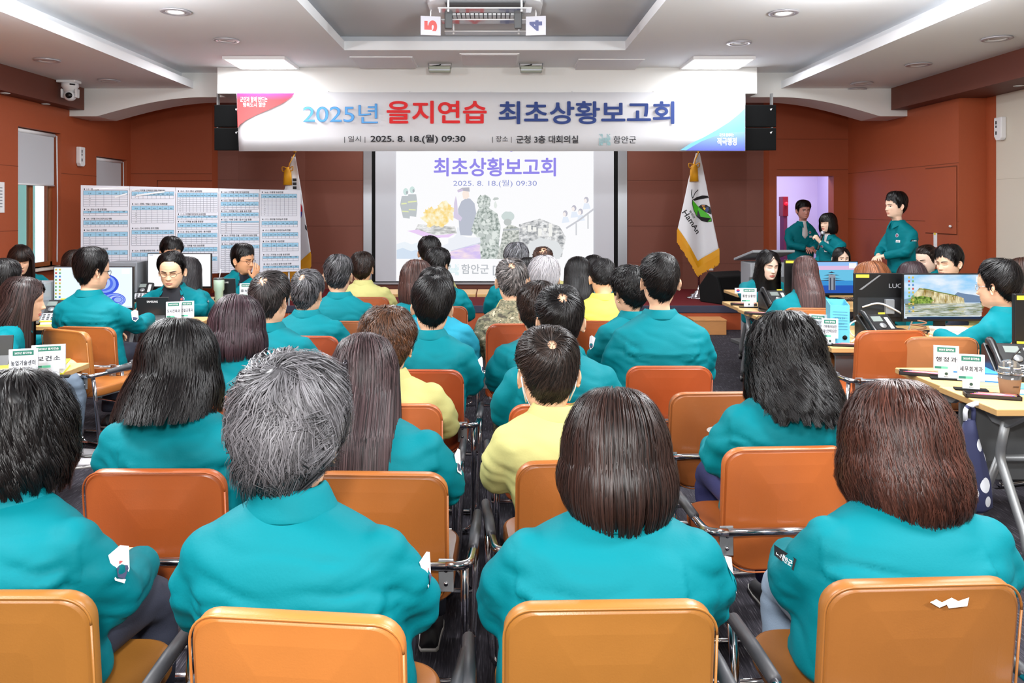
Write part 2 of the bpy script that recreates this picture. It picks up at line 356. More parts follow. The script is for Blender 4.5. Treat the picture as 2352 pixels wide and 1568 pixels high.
# main banner -----------------------------------------------------------------
YBN = 9.94
ban = thing('banner', 'long white banner with red and navy Korean lettering hanging above the stage', 'banner', (0, 0, 0))
x0, x1, zt_, zb_ = X(543, YBN), X(1712, YBN), Z(212, YBN), Z(347, YBN)
b = MB(); nx = 60; v = []; f = []
for i in range(nx + 1):
    x = x0 + (x1 - x0) * i / nx
    for j in range(5):
        z = zb_ + (zt_ - zb_) * j / 4; v.append((x + (0.028 * (1 - j / 4) if i == 0 else 0), YBN + .012 * math.sin(x * 3.1) * (1 - j / 5) + .006 * math.sin(x * 11), z))
for i in range(nx):
    for j in range(4): f.append((i * 5 + j, (i + 1) * 5 + j, (i + 1) * 5 + j + 1, i * 5 + j + 1))
b.add(v, f, 0, True); b.build('cloth', mat('banner_cloth', (214, 215, 220), .7), ban, solid=.002)
bx = lambda p: X(p, YBN - .022); bz = lambda p: Z(p, YBN - .022); yt = YBN - .022
def curve_poly(b, pts, mi, y): b.poly([(bx(p), y, bz(q)) for p, q in pts], mi)
def grad_mat(name, stops, axis, lo, hi):
    m = bpy.data.materials.new(name); m.use_nodes = True; nt = m.node_tree; bs = nt.nodes['Principled BSDF']; bs.inputs['Roughness'].default_value = .7
    tc = nt.nodes.new('ShaderNodeTexCoord'); sp = nt.nodes.new('ShaderNodeSeparateXYZ'); mr = nt.nodes.new('ShaderNodeMapRange'); mr.inputs['From Min'].default_value = lo; mr.inputs['From Max'].default_value = hi
    r = nt.nodes.new('ShaderNodeValToRGB'); e = r.color_ramp.elements
    for i, (p, c) in enumerate(stops):
        el = e[i] if i < 2 else e.new(p); el.position = p; el.color = (*lin(c), 1)
    nt.links.new(tc.outputs['Object'], sp.inputs[0]); nt.links.new(sp.outputs[axis], mr.inputs['Value']); nt.links.new(mr.outputs[0], r.inputs['Fac']); nt.links.new(r.outputs[0], bs.inputs['Base Color']); return m
b = MB()
curve_poly(b, [(544, 214), (677, 214), (668, 224), (650, 236), (620, 250), (590, 263), (566, 275), (552, 285), (546, 293)], 0, yt)
b.build('red_corner', grad_mat('banner_red_print', [(0, (238, 84, 84)), (.75, (226, 44, 48)), (1, (140, 30, 120))], 2, bz(290), bz(210)), ban)
b = MB()
curve_poly(b, [(1562, 345), (1585, 330), (1615, 316), (1645, 299), (1675, 280), (1697, 262), (1711, 249), (1711, 346)], 0, yt)
curve_poly(b, [(1575, 345.5), (1610, 325), (1645, 311), (1680, 304), (1711, 303), (1711, 346)], 1, yt - .001)
b.build('blue_corner', [mat('banner_sky_print', (112, 180, 236), .7), grad_mat('banner_blue_print', [(0, (86, 96, 214)), (1, (128, 168, 236))], 2, bz(346), bz(303))], ban)
TB = [mat('print_light_blue', (92, 170, 236), .7), mat('print_red', (224, 28, 34), .7), mat('print_navy', (36, 62, 130), .7), mat('print_black', (24, 26, 36), .7), mat('print_white', (244, 244, 246), .7), mat('print_pale_green', (146, 190, 196), .7), mat('print_dark_blue_edge', (50, 116, 190), .7)]
U, W_ = (1, 0, 0), (0, 0, 1)
def btext(b, s, pxl, pxr, pyt, pyb, mi, bold, y=yt - .002): put_text(b, s, (bx(pxl), y, bz(pyb)), U, W_, bz(pyt) - bz(pyb), bx(pxr) - bx(pxl), mi, bold)
b = MB()
btext(b, '2025년', 696, 868, 238, 283, 6, .006); btext(b, '2025년', 697, 867, 239, 282, 0, -.004, yt - .0035)
btext(b, '을지연습', 888, 1118, 231, 284, 1, .024); btext(b, '최초상황보고회', 1145, 1549, 232, 285, 2, .024)
btext(b, '| 일시 |', 791, 839, 312, 328, 3, 0); btext(b, '2025. 8. 18.(월) 09:30', 851, 1069, 309, 330, 3, .016)
btext(b, '| 장소 |', 1131, 1175, 312, 328, 3, 0); btext(b, '군청 3층 대회의실', 1186, 1328, 311, 329, 3, .018); btext(b, '함안군', 1409, 1461, 312, 329, 3, .0)
btext(b, '군민과 함께 만드는', 552, 614, 222, 234, 4, .0); btext(b, '행복도시 함안', 558, 610, 235, 246, 4, .0)
btext(b, '국민과 함께하는', 1652, 1686, 306, 314, 4, .0); btext(b, '적극행정', 1647, 1692, 316, 334, 4, .03)
b.build('lettering', TB, ban)
def h_logo(b, px, py, w, h, P3, mi):
    """the county's H mark, built of small blocks"""
    r = random.Random(2)
    for i in range(9):
        for j in range(9):
            if i < 3 or i > 5 or 3 <= j <= 6:
                if r.random() < .16: continue
                g = .12; a, c = px + w * (i + g) / 9, py + h * (j + g) / 9; a2, c2 = px + w * (i + 1 - g * r.random() * 2) / 9, py + h * (j + 1 - g) / 9
                b.poly([P3(a, c2), P3(a2, c2), P3(a2, c), P3(a, c)], mi)
b = MB(); h_logo(b, 1376, 307, 26, 27, lambda p, q: (bx(p), yt - .002, bz(q)), 0); b.build('county_mark', mat('print_pale_green', (146, 190, 196)), ban)
for i in range(7):
    xx = x0 + .12 + (x1 - x0 - .24) * i / 6; b = MB(); b.tube([(xx, YBN + .004, zt_ - .02), (xx, YBN + .03, zt_ + .015), (xx, 10.003, zt_ + .02)], .004, 6); b.build('hanging_cord', WPLAST, ban)
# line-array loudspeakers either side of the banner
for s, (pl_, pr_) in (('left', (492, 552)), ('right', (1704, 1783))):
    for k, (pt, pb) in enumerate(((240, 292), (293, 346))):
        y = 10.12; a, c = X(pl_, y), X(pr_, y)
        t = thing('loudspeaker', '%s flat black loudspeaker hanging at the %s end of the banner' % (('upper', 'lower')[k], s), 'speaker', ((a + c) / 2, y, Z(pb, y)), 0)
        hw, hh = (c - a) / 2, Z(pt, y) - Z(pb, y)
        b = MB(); b.prism([(-hw, 0, .004), (hw, 0, .004), (hw * .8, .25, .02), (-hw * .8, .25, .02)], (0, 0, hh - .008)); b.build('cabinet', BLACKM, t, bevel=.005)
        b = MB(); b.box((-hw + .006, -.006, .012), (hw - .006, 0, hh - .014)); b.build('grille', mat('speaker_grille', (14, 15, 16), .9, spec=.15, bump=.6, bump_scale=500), t)
        b = MB(); q = hw * .62
        b.add([(q, -.008, hh * .80), (q + .012, -.008, hh * .72), (q + .030, -.008, hh * .83), (q + .020, -.008, hh * .83), (q + .012, -.008, hh * .77), (q + .008, -.008, hh * .82)], [(0, 1, 4, 5), (1, 2, 3, 4)]); b.build('emblem', WPLAST, t)
        for sx in (-1, 1): b = MB(); b.cbox((sx * hw * .80, .05, hh + .004), (.02, .06, .03 if k else .28)); b.build('bracket', STEEL, t)
# projection screen in its bay
scr = thing('projection_screen', 'large projection screen at the stage back showing the briefing title slide', 'screen', (0, 0, 0))
ys = 12.70; sx = lambda p: X(p, ys); sz = lambda p: Z(p, ys)
b = MB(); zt_ = 2.95
b.box((X(835, 12.70), 12.69, sz(656)), (X(854, 12.70), 12.75, zt_)); b.box((X(1419, 12.70), 12.69, sz(656)), (X(1440, 12.70), 12.75, zt_)); b.build('side_frame', ALU, scr)
b = MB(); b.box((sx(854), ys + .02, sz(650)), (sx(1419), ys + .05, zt_)); b.build('black_border', BLACKM, scr)
b = MB(); b.box((sx(862), ys + .005, sz(646)), (sx(1410), ys + .02, zt_)); b.build('fabric', mat('screen_fabric', (206, 212, 220), .8), scr)
b = MB(); b.box((sx(835), ys, sz(653)), (sx(1440), ys + .06, sz(648.5))); b.build('bottom_bar', ALU, scr)
# ------------------------------------------------------------------ people
CHAIRS = []
RNG = np.random.RandomState(7)
HT = np.array([  # head: z, half width, front y, back y
 (.121, .004, .006, -.022), (.118, .026, .022, -.052), (.112, .041, .040, -.070), (.100, .056, .060, -.083), (.085, .066, .072, -.092),
 (.065, .0725, .082, -.099), (.045, .076, .0875, -.103), (.02, .0775, .0895, -.104), (0, .077, .088, -.101), (-.02, .0745, .0885, -.095),
 (-.04, .0715, .0885, -.086), (-.06, .0675, .088, -.073), (-.08, .061, .0855, -.064), (-.093, .054, .083, -.060), (-.104, .047, .076, -.058),
 (-.112, .0465, .056, -.058), (-.122, .049, .036, -.059), (-.14, .050, .022, -.061), (-.17, .052, .016, -.064), (-.20, .056, .016, -.070), (-.23, .070, .02, -.08), (-.26, .095, .03, -.09)])
def _tab(z, c): return np.interp(-z, -HT[:, 0], HT[:, c])
_TH = np.radians(np.linspace(0, 150, 61)); _PH = np.radians(np.linspace(-180, 180, 91))
def _scalp_grid():
    T, P = np.meshgrid(_TH, _PH, indexing='ij'); d = np.stack([np.sin(T) * np.sin(P), np.sin(T) * np.cos(P), np.cos(T)], -1)
    lo = np.full(T.shape, .02); hi = np.full(T.shape, .3)
    for _ in range(22):
        r = (lo + hi) / 2; p = d * r[..., None]
        z = p[..., 2]; hw = _tab(z, 1); yy = np.where(p[..., 1] > 0, _tab(z, 2), -_tab(z, 3))
        ins = ((p[..., 0] / hw) ** 2 + (p[..., 1] / yy) ** 2 < 1) & (z < .1205)
        lo = np.where(ins, r, lo); hi = np.where(ins, hi, r)
    return r
_SG = _scalp_grid()
def scalp_r(d):
    th = np.arccos(np.clip(d[..., 2], -1, 1)); ph = np.arctan2(d[..., 0], d[..., 1])
    a = np.clip(th / _TH[-1] * 60, 0, 59.999); b = np.clip((ph + np.pi) / (2 * np.pi) * 90, 0, 89.999)
    i, j = a.astype(int), b.astype(int); fa, fb = a - i, b - j
    return (_SG[i, j] * (1 - fa) * (1 - fb) + _SG[i + 1, j] * fa * (1 - fb) + _SG[i, j + 1] * (1 - fa) * fb + _SG[i + 1, j + 1] * fa * fb)
_HLp = np.array([0, 30, 50, 62, 72, 80, 86, 100, 112, 125, 150, 180])
_HLz = np.array([.078, .076, .066, .045, .005, -.022, -.010, .006, -.025, -.055, -.080, -.086])
def hairline(ph, nape=0.0, front=0.0):
    a = np.degrees(np.abs(ph)); z = np.interp(a, _HLp, _HLz)
    return z - nape * np.clip((a - 105) / 40, 0, 1) + front * np.clip((70 - a) / 40, 0, 1)

def head_geo(fine, nose=1.0, female=False):
    """head and neck as one surface: verts, quads, material index (0 skin, 1 lips)"""
    nz, na = (96, 84) if fine else (34, 40)
    zs = np.concatenate([np.linspace(.121, .095, nz // 8, endpoint=False), np.linspace(.095, -.115, nz * 5 // 8, endpoint=False), np.linspace(-.115, -.26, nz - nz // 8 - nz * 5 // 8)])
    u = np.linspace(-1, 1, na, endpoint=False)
    ph = np.pi * (u - (0.42 if fine else 0.0) * np.sin(np.pi * u) / np.pi)   # denser at the face
    Zg, Pg = np.meshgrid(zs, ph, indexing='ij')
    x = _tab(Zg, 1) * np.sin(Pg); c = np.cos(Pg); y = np.where(c > 0, _tab(Zg, 2), -_tab(Zg, 3)) * c
    # squarer front
    fr = np.clip(c, 0, 1)
    jaw = np.exp(-((Zg + .06) / .05) ** 2)
    x = x * (1 + .05 * jaw * np.sin(np.pi * fr) * (0.4 if female else 1.0))
    G = lambda a, s: np.exp(-(a / s) ** 2)
    on = np.clip(c * 1.6, 0, 1)
    y = y + on * (nose * .021 * G(x, .0085) * np.interp(-Zg, [-.02, .0, .02, .034, .040, .046], [0, .25, .7, 1.0, .75, 0])
        + nose * .010 * G(np.abs(x) - .011, .007) * G(Zg + .034, .008)
        - .011 * G(np.abs(x) - .031, .015) * G(Zg + .001, .010) - .003 * G(np.abs(x) - .012, .006) * G(Zg - .002, .012)
        + .003 * G(np.abs(x) - .028, .02) * G(Zg - .020, .008)
        + .005 * G(np.abs(x) - .042, .018) * G(Zg + .028, .018)
        + .0055 * G(x, .017) * G(Zg + .061, .0045) + .0065 * G(x, .015) * G(Zg + .0725, .005) - .004 * G(x, .02) * G(Zg + .0665, .0022)
        - .003 * G(x, .02) * G(Zg + .083, .006) + .005 * G(x, .018) * G(Zg + .098, .010) - .002 * G(x, .004) * G(Zg + .050, .005))
    v = np.stack([x, y, Zg], -1).reshape(-1, 3)
    n0 = len(zs); f = []; mi = []
    for i in range(n0 - 1):
        for j in range(na):
            k = (j + 1) % na; f.append((i * na + j, (i + 1) * na + j, (i + 1) * na + k, i * na + k))
            a = v[i * na + j]
            lip = fine and a[1] > .05 and abs(a[0]) < .0235 and -.0775 + 6 * a[0] ** 2 * 2 < a[2] < -.058 - 8 * a[0] ** 2
            mi.append(1 if lip else 0)
    f.append(tuple(range(na))); mi.append(0)
    return v, f, mi
def ear_geo(side, fine=True):
    """a cupped ear flap with rim and lobe"""
    n, m = (20, 7) if fine else (12, 5)
    v = []; f = []
    for i in range(m + 1):
        r = i / m
        for k in range(n):
            a = 2 * math.pi * k / n; cy, cz = math.cos(a), math.sin(a)
            yy = (.0175 if cz > -.3 else .013) * cy * r - .004 * cz * r; zz = .031 * cz * r
            out = .013 + .010 * r * (0.5 - 0.8 * cy) + (.004 * math.sin(r * math.pi * 2.3) if fine else 0)
            v.append((out, yy, zz))
    for i in range(m):
        for k in range(n):
            l = (k + 1) % n; f.append((i * n + k, i * n + l, (i + 1) * n + l, (i + 1) * n + k))
    b = len(v)   # back of the flap
    for k in range(n):
        p = v[m * n + k]; v.append((p[0] - .006, p[1] * .8, p[2] * .85))
    for k in range(n):
        p = v[m * n + k]; v.append((-.006, p[1] * .55 + .002, p[2] * .6))
    for k in range(n):
        l = (k + 1) % n; f.append((m * n + k, m * n + l, b + l, b + k)); f.append((b + k, b + l, b + n + l, b + n + k))
    v = np.array(v); v[:, 0] += .0705; v[:, 1] -= .012; v[:, 2] -= .012; v[:, 0] *= side
    if side < 0: f = [tuple(reversed(q)) for q in f]
    return v, f
def face_bits(gaze=0.0, closed=False, dark=False, brow=1.0):
    """eyes (white, iris, lid line) and brows laid on the face; verts, faces, mats 2 white 3 iris 4 dark"""
    V = []; Fc = []; M = []
    def strip(pts, w, m, off):
        o = len(V); n = len(pts)
        for (x, z), ww in zip(pts, w):
            for s in (-1, 0, 1): V.append((x, face_y(x, z + s * ww) + off + (.0012 if s == 0 else 0), z + s * ww))
        for i in range(n - 1):
            for s in range(2): Fc.append((o + i * 3 + s, o + i * 3 + s + 1, o + i * 3 + s + 4, o + i * 3 + s + 3)); M.append(m)
    for s in (-1, 1):
        xs = np.linspace(-1, 1, 9)
        if not closed:
            strip([(s * (.031 + .0145 * t), .0015 * (t) - .0005) for t in xs], [.0052 * math.sqrt(max(0, 1 - t * t)) + .0003 for t in xs], 2, .0016)
            strip([(s * .031 + gaze + .0052 * t, -.0005) for t in xs], [.0049 * math.sqrt(max(0, 1 - t * t)) + .0002 for t in xs], 3, .0026)
        zo = .0045 if not closed else -.003
        strip([(s * (.031 + .0165 * t), zo * (1 - t * t) + .0012 * t - (.002 if closed else 0)) for t in xs], [.0013 * (1 - .5 * t * t) for t in xs], 4, .0030)
        strip([(s * (.032 + .021 * t), .0205 + .0025 * (1 - t * t) + .001 * t) for t in xs], [.0029 * brow * (1 - .65 * max(0, t) ** 2) for t in xs], 4, .0022)
    return np.array(V), Fc, M
def face_y(x, z):
    """y of the face surface (without nose) at x,z near the eyes"""
    hw, yf = float(_tab(np.array(z), 1)), float(_tab(np.array(z), 2)); c = math.sqrt(max(0, 1 - min(1, (x / hw)) ** 2))
    G = lambda a, s: math.exp(-(a / s) ** 2)
    return yf * c - .011 * G(abs(x) - .031, .015) * G(z + .001, .010) + .003 * G(abs(x) - .028, .02) * G(z - .020, .008)

def mesh_np(name, v, f, mats, mi=None, smooth=True):
    me = bpy.data.meshes.new(name); me.from_pydata([tuple(map(float, p)) for p in v] if not isinstance(v, list) else v, [], f)
    for m in (mats if isinstance(mats, (list, tuple)) else [mats]): me.materials.append(m)
    if mi is not None: me.polygons.foreach_set('material_index', mi)
    if smooth: me.polygons.foreach_set('use_smooth', [True] * len(me.polygons))
    me.update(); return me

def head_matrix(yaw, pitch, roll):
    """turn of the head on the neck: yaw to the person's left is positive, pitch down positive"""
    return Matrix.Rotation(yaw, 3, 'Z') @ Matrix.Rotation(-pitch, 3, 'X') @ Matrix.Rotation(roll, 3, 'Y')
def pose_head(v, hs, M, c, wide=1.0, blend=True):
    """scale, turn about the top of the neck with the neck following, and move to head centre c"""
    v = np.asarray(v, float) * np.array([hs * wide, hs, hs]); piv = np.array([0, -.03, -.10]) * hs
    R = np.array(M); t = (v - piv) @ R.T + piv
    if blend:
        w = np.clip((v[:, 2] / hs + .24) / .13, 0, 1)[:, None]; w = w * w * (3 - 2 * w); t = v * (1 - w) + t * w
    return t + np.array(c)

# ---- hair
def hair_mat(dark, light, rough=0.36):
    k = 'hair_%s_%s' % (dark, light)
    if k in MATS: return MATS[k]
    m = bpy.data.materials.new('hair'); m.use_nodes = True; MATS[k] = m; nt = m.node_tree; b = nt.nodes['Principled BSDF']
    a = nt.nodes.new('ShaderNodeAttribute'); a.attribute_name = 'shade'
    mx = nt.nodes.new('ShaderNodeMix'); mx.data_type = 'RGBA'; mx.inputs['A'].default_value = (*lin(dark), 1); mx.inputs['B'].default_value = (*lin(light), 1)
    nt.links.new(a.outputs['Fac'], mx.inputs['Factor']); nt.links.new(mx.outputs['Result'], b.inputs['Base Color'])
    b.inputs['Roughness'].default_value = rough; b.inputs['Specular IOR Level'].default_value = 0.26
    return m
def ribbons(P, N, w, shade, taper_root=0.6, tip=0.12):
    """P (k,n,3) strand points, N (k,n,3) outward; a three-sided lock along each; returns verts, faces array, shade per vert"""
    k, n, _ = P.shape
    T = np.gradient(P, axis=1); T /= np.linalg.norm(T, axis=2, keepdims=True) + 1e-9
    S = np.cross(T, N); S /= np.linalg.norm(S, axis=2, keepdims=True) + 1e-9
    s = np.linspace(0, 1, n); prof = np.interp(s, [0, .2, .65, 1], [taper_root, 1, .9, tip])
    W = (w[:, None] * prof[None])[..., None]
    V = np.stack([P - S * W, P + N * W * .38, P + S * W], 2).reshape(-1, 3)
    base = (np.arange(k) * n * 3)[:, None, None] + (np.arange(n - 1) * 3)[None, :, None] + np.array([0, 1])[None, None]
    Fq = np.stack([base, base + 1, base + 4, base + 3], -1).reshape(-1, 4)
    return V, Fq, np.repeat(shade, n * 3)
def clump(P, root, rs, K, amount, power=1.4):
    """draw strands toward a leader of their lock, more at the tips; returns P and the lock index"""
    k = len(P); K = max(4, min(K, k // 4)); lead = rs.choice(k, K, replace=False); idx = np.empty(k, int)
    for a in range(0, k, 3000): idx[a:a + 3000] = np.argmin(((root[a:a + 3000, None] - root[lead][None]) ** 2).sum(-1), 1)
    s = np.linspace(0, 1, P.shape[1])[None, :, None] ** power; am = (amount * (.6 + .5 * rs.rand(k)))[:, None, None]
    return P + (P[lead[idx]] - P) * s * am, idx
def A_frame(tilt, side=0.0):
    """whorl frame: columns e1 (right), e2 (forward), e3 (whorl axis), tilted back from vertical"""
    R = Matrix.Rotation(side, 3, 'Y') @ Matrix.Rotation(tilt, 3, 'X'); return np.array(R)
def hair_short(rs, n, L=.05, top=.026, sidev=.012, tilt=.38, side=0.0, twist=.5, curl=0.0, w=.0026, bald=0.0, nape=0.0, front=0.0, lift=.006, rough_=.004, grey=None, bang=.015, npts=6, thin=0.0, locks=150, clumpy=.5):
    A = A_frame(tilt, side)
    def dirs(t, p): return np.stack([np.sin(t) * np.sin(p), np.sin(t) * np.cos(p), np.cos(t)], -1) @ A.T
    def margin(d):
        r = scalp_r(d); z = d[..., 2] * r; ph = np.arctan2(d[..., 0], d[..., 1]); return z - hairline(ph, nape, front)
    def off(d, m):
        zz = d[..., 2]; u = np.clip((zz + .15) / .9, 0, 1); o = sidev + (top - sidev) * u * u * (3 - 2 * u)
        if bald > 0: o = o * np.clip((np.arccos(np.clip(d @ A[:, 2], -1, 1)) / bald) / 1.7, .10, 1)
        return o * np.clip(m / .05, .10, 1)
    t = np.arccos(1 - rs.rand(n * 2) * (1 - math.cos(2.35))); p = rs.rand(n * 2) * 2 * np.pi
    m = margin(dirs(t, p)); keep = (m > .002)
    if bald > 0: keep &= ~((t < bald) & (rs.rand(n * 2) < 0.40 * np.clip((bald - t) / bald * 2.2, 0, 1)))
    t, p = t[keep][:n], p[keep][:n]; k = len(t); m0 = margin(dirs(t, p))
    ll = L * (0.7 + .6 * rs.rand(k)) * np.clip(m0 / .05 + .35, .35, 1)
    s = np.linspace(0, 1, npts); tt = t[:, None] + ll[:, None] / .105 * s[None]; tw = twist * (.5 + rs.rand(k))
    pp = p[:, None] + (tw[:, None] * s[None] * .5) / np.maximum(np.sin(tt), .35) + (rs.randn(k) * .12)[:, None] * s[None]
    D = dirs(tt, pp); mm = margin(D); lowest = np.where(D[..., 1] > .3, -bang, -.012)
    o = off(D, np.maximum(mm, 0)) * (.80 + .25 * rs.rand(k))[:, None] + lift * (s[None] ** 1.5) * (rs.rand(k) * 1.6 - .5)[:, None]
    P = D * (scalp_r(D) + o)[..., None]
    if curl:
        K = 130; cen = dirs(np.arccos(1 - rs.rand(K) * 1.75), rs.rand(K) * 6.28); cl_ = np.argmax(D[:, 0] @ cen.T, 1); ca, cf_ = rs.rand(K) * 6.28, 4 + 3.5 * rs.rand(K)
        a = (ca[cl_] + .35 * rs.randn(k))[:, None] + s[None] * cf_[cl_][:, None]
        e = np.cross(D, np.array([0, 0, 1.0])); e /= np.linalg.norm(e, axis=-1, keepdims=True) + 1e-6; e2 = np.cross(D, e)
        c = (curl * (.75 + .5 * rs.rand(k)))[:, None] * np.sqrt(s)[None]; P = P + e * (np.cos(a) * c)[..., None] + e2 * (np.sin(a) * c)[..., None] + D * (np.abs(np.sin(a * .7)) * c)[..., None]
    else:
        P = P + rs.randn(k, 1, 3) * rough_ * (s[None, :, None] ** 1.3)
    ok = (mm[:, -1] > lowest[:, -1]); P, D, t = P[ok], D[ok], t[ok]; k = len(P)
    P, ci = clump(P, P[:, 0], rs, locks, clumpy); cr = rs.rand(k)
    sh = np.clip(.5 * rs.rand(k) ** 2.2 + .35 * cr[ci] ** 1.5, 0, 1) if grey is None else np.clip(grey(D[:, 0, 2], rs) + .30 * (cr[ci] - .5), 0, 1)
    V, Fq, S = ribbons(P, D, w * (.6 + .8 * rs.rand(k)), sh)
    # the mass under the locks
    T2, P2 = np.meshgrid(np.linspace(max(bald * .46, .001), 2.45, 40), np.linspace(0, 2 * np.pi, 60, endpoint=False), indexing='ij')
    D2 = dirs(T2, P2); m2 = margin(D2); C = D2 * (scalp_r(D2) + np.where(m2 > 0, off(D2, np.maximum(m2, 0)) * (.74 - thin) + .0008, -.004))[..., None]
    cv = C.reshape(-1, 3); cf = []
    for i in range(39):
        for j in range(60):
            q = (i * 60 + j, i * 60 + (j + 1) % 60, (i + 1) * 60 + (j + 1) % 60, (i + 1) * 60 + j)
            if max(m2.flat[a] for a in q) > -.006: cf.append(q)
    return V, Fq, S, cv, cf, (.12 if grey is None else float(np.mean(sh)) * .7)
def hair_fall(rs, n, zend=-.17, vol=.022, phf=62, tilt=.30, part=0.0, wave=0.0, wfreq=3.0, flare=.10, curlin=0.0, w=.003, bangs=False, back=.0, jit=.02, npts=11, clip_=None, grey=None, sweep=0.0, front_len=None, fall_th=1.62, locks=110, clumpy=.42, vshape=0.0):
    """hair that follows the skull and then hangs; phf = azimuth of the face opening"""
    phf = math.radians(phf)
    def path(t0, p0, s, ze, lat, rnd):
        # p0: azimuth about the vertical, 0 = front; t0: polar angle of the root
        k = len(t0); t0 = t0[:, None]; p0 = ((p0 + np.pi) % (2 * np.pi) - np.pi)[:, None]; s = s[None]
        L1 = np.maximum((fall_th - t0), .05) * .115; ze_ = ze[:, None]
        Zeq = math.cos(fall_th) * .10; L2 = np.maximum(Zeq - ze_, .01); Lt = L1 + L2; l = s * Lt
        on = np.clip(l / L1, 0, 1); th = t0 + (fall_th - t0) * on
        sg = np.where(p0 - part >= 0, 1.0, -1.0); a = np.abs(p0)
        tgt = np.where(a < phf, sg * (phf + .28 * (a / phf)), p0); e = np.clip(on * 1.15, 0, 1); e = e * e * (3 - 2 * e)
        ph = p0 + (tgt - p0) * e + sweep * on
        D = np.stack([np.sin(th) * np.sin(ph), np.sin(th) * np.cos(ph), np.cos(th)], -1)
        u = np.clip(on * 1.6, 0, 1); R = scalp_r(D) + vol * (.45 + .55 * u) * lat[:, None]
        P = D * R[..., None]
        drop = np.clip(l - L1, 0, None); q = drop / np.maximum(L2, 1e-3)
        rad = 1 + flare * np.sin(np.minimum(q, 1) * 2.0) - curlin * q ** 3
        P[..., 0] *= rad; P[..., 1] = P[..., 1] * rad
        P[..., 2] -= drop
        bk = np.clip(-np.cos(ph) * 1.6 + .2, 0, 1) * (np.clip((-P[..., 2] - .02) / .13, 0, 1) * back + np.clip(-P[..., 2] - .15, 0, 1) * .16 * (back > 0))
        P[..., 1] -= bk
        sd = np.clip(np.cos(ph) * 1.2 + .35, 0, 1) * np.clip((-P[..., 2] - .13) / .12, 0, 1); P[..., 1] += sd * .014
        if wave:
            aa = rnd[:, None] * 6.28 + l / .01 * wfreq * .33 + ph * 3
            amp = wave * np.clip(l / .10, 0, 1); tl = np.stack([np.cos(ph), -np.sin(ph), 0 * ph], -1)
            P = P + tl * (np.cos(aa) * amp)[..., None] + D * ((np.sin(aa) + .4) * amp)[..., None]
        N = np.stack([P[..., 0], P[..., 1] + .01, np.where(drop > 0, .0, P[..., 2])], -1); N /= np.linalg.norm(N, axis=-1, keepdims=True) + 1e-9
        return P, N
    t = np.arccos(1 - rs.rand(n * 2) * (1 - math.cos(1.75))); p = (rs.rand(n * 2) * 2 - 1) * np.pi
    d = np.stack([np.sin(t) * np.sin(p), np.sin(t) * np.cos(p), np.cos(t)], -1); keep = (d[:, 2] * scalp_r(d) - hairline(p) > .0)
    t, p = t[keep][:n], p[keep][:n]; k = len(t)
    ze = zend + (rs.rand(k) ** 2) * jit * 2 - jit * .6
    ze = ze + vshape * np.clip(1 + np.cos(p) * 1.2, 0, 1)
    if front_len is not None: ze = np.where(np.abs(p) < phf + .5, front_len + rs.rand(k) * jit, ze)
    clus = np.round(p * 14) / 14; p2 = p * .55 + clus * .45
    P, N = path(t, p2, np.linspace(0, 1, npts), ze, .72 + .36 * rs.rand(k), np.sin(clus * 37.0) * .5 + .5 + rs.rand(k) * .05)
    P, ci = clump(P, P[:, -1], rs, locks, clumpy); cr = rs.rand(k)
    sh = np.clip(.45 * rs.rand(k) ** 2.0 + .35 * cr[ci] ** 1.5, 0, 1) if grey is None else grey(d[keep][:n][:, 2], rs)
    if clip_ is not None:
        cl = rs.rand(k) < 2; P[cl] = clip_(P[cl])
    V, Fq, S = ribbons(P + rs.randn(k, 1, 3) * .0007, N, w * (.6 + .8 * rs.rand(k)), sh, tip=.2)
    if bangs:
        kb = n // 7; pb = (rs.rand(kb) * 2 - 1) * .95; t1 = .35 + .75 * rs.rand(kb); s = np.linspace(0, 1, npts)
        te = 1.42 - .12 * np.abs(pb); th = t1[:, None] + (te - t1)[:, None] * s[None]; ph = pb[:, None] * (.75 + .35 * s[None])
        D = np.stack([np.sin(th) * np.sin(ph), np.sin(th) * np.cos(ph), np.cos(th)], -1)
        Pb = D * (scalp_r(D) + .010 + .006 * rs.rand(kb)[:, None])[..., None]
        v2, f2, s2 = ribbons(Pb, D, w * (.7 + .8 * rs.rand(kb)), np.clip(rs.rand(kb) ** 2, 0, 1)); Fq = np.vstack([Fq, f2 + len(V)]); V = np.vstack([V, v2]); S = np.concatenate([S, s2])
    pc = np.linspace(-np.pi, np.pi, 73); nc = 15
    C, _ = path(np.full(73, .02), pc, np.linspace(0, 1, nc), zend + jit * .35 + vshape * np.clip(1 + np.cos(pc) * 1.2, 0, 1) if front_len is None else np.where(np.abs(pc) < phf + .5, front_len, zend + jit * .35), np.full(73, .66 - wave * 16), np.full(73, .3))
    if clip_ is not None: C = clip_(C)
    cv = C.reshape(-1, 3); cf = []
    for i in range(72):
        for j in range(nc - 1): cf.append((i * nc + j, (i + 1) * nc + j, (i + 1) * nc + j + 1, i * nc + j + 1))
    return V, Fq, S, cv, cf, .10 if grey is None else float(np.mean(sh)) * .7
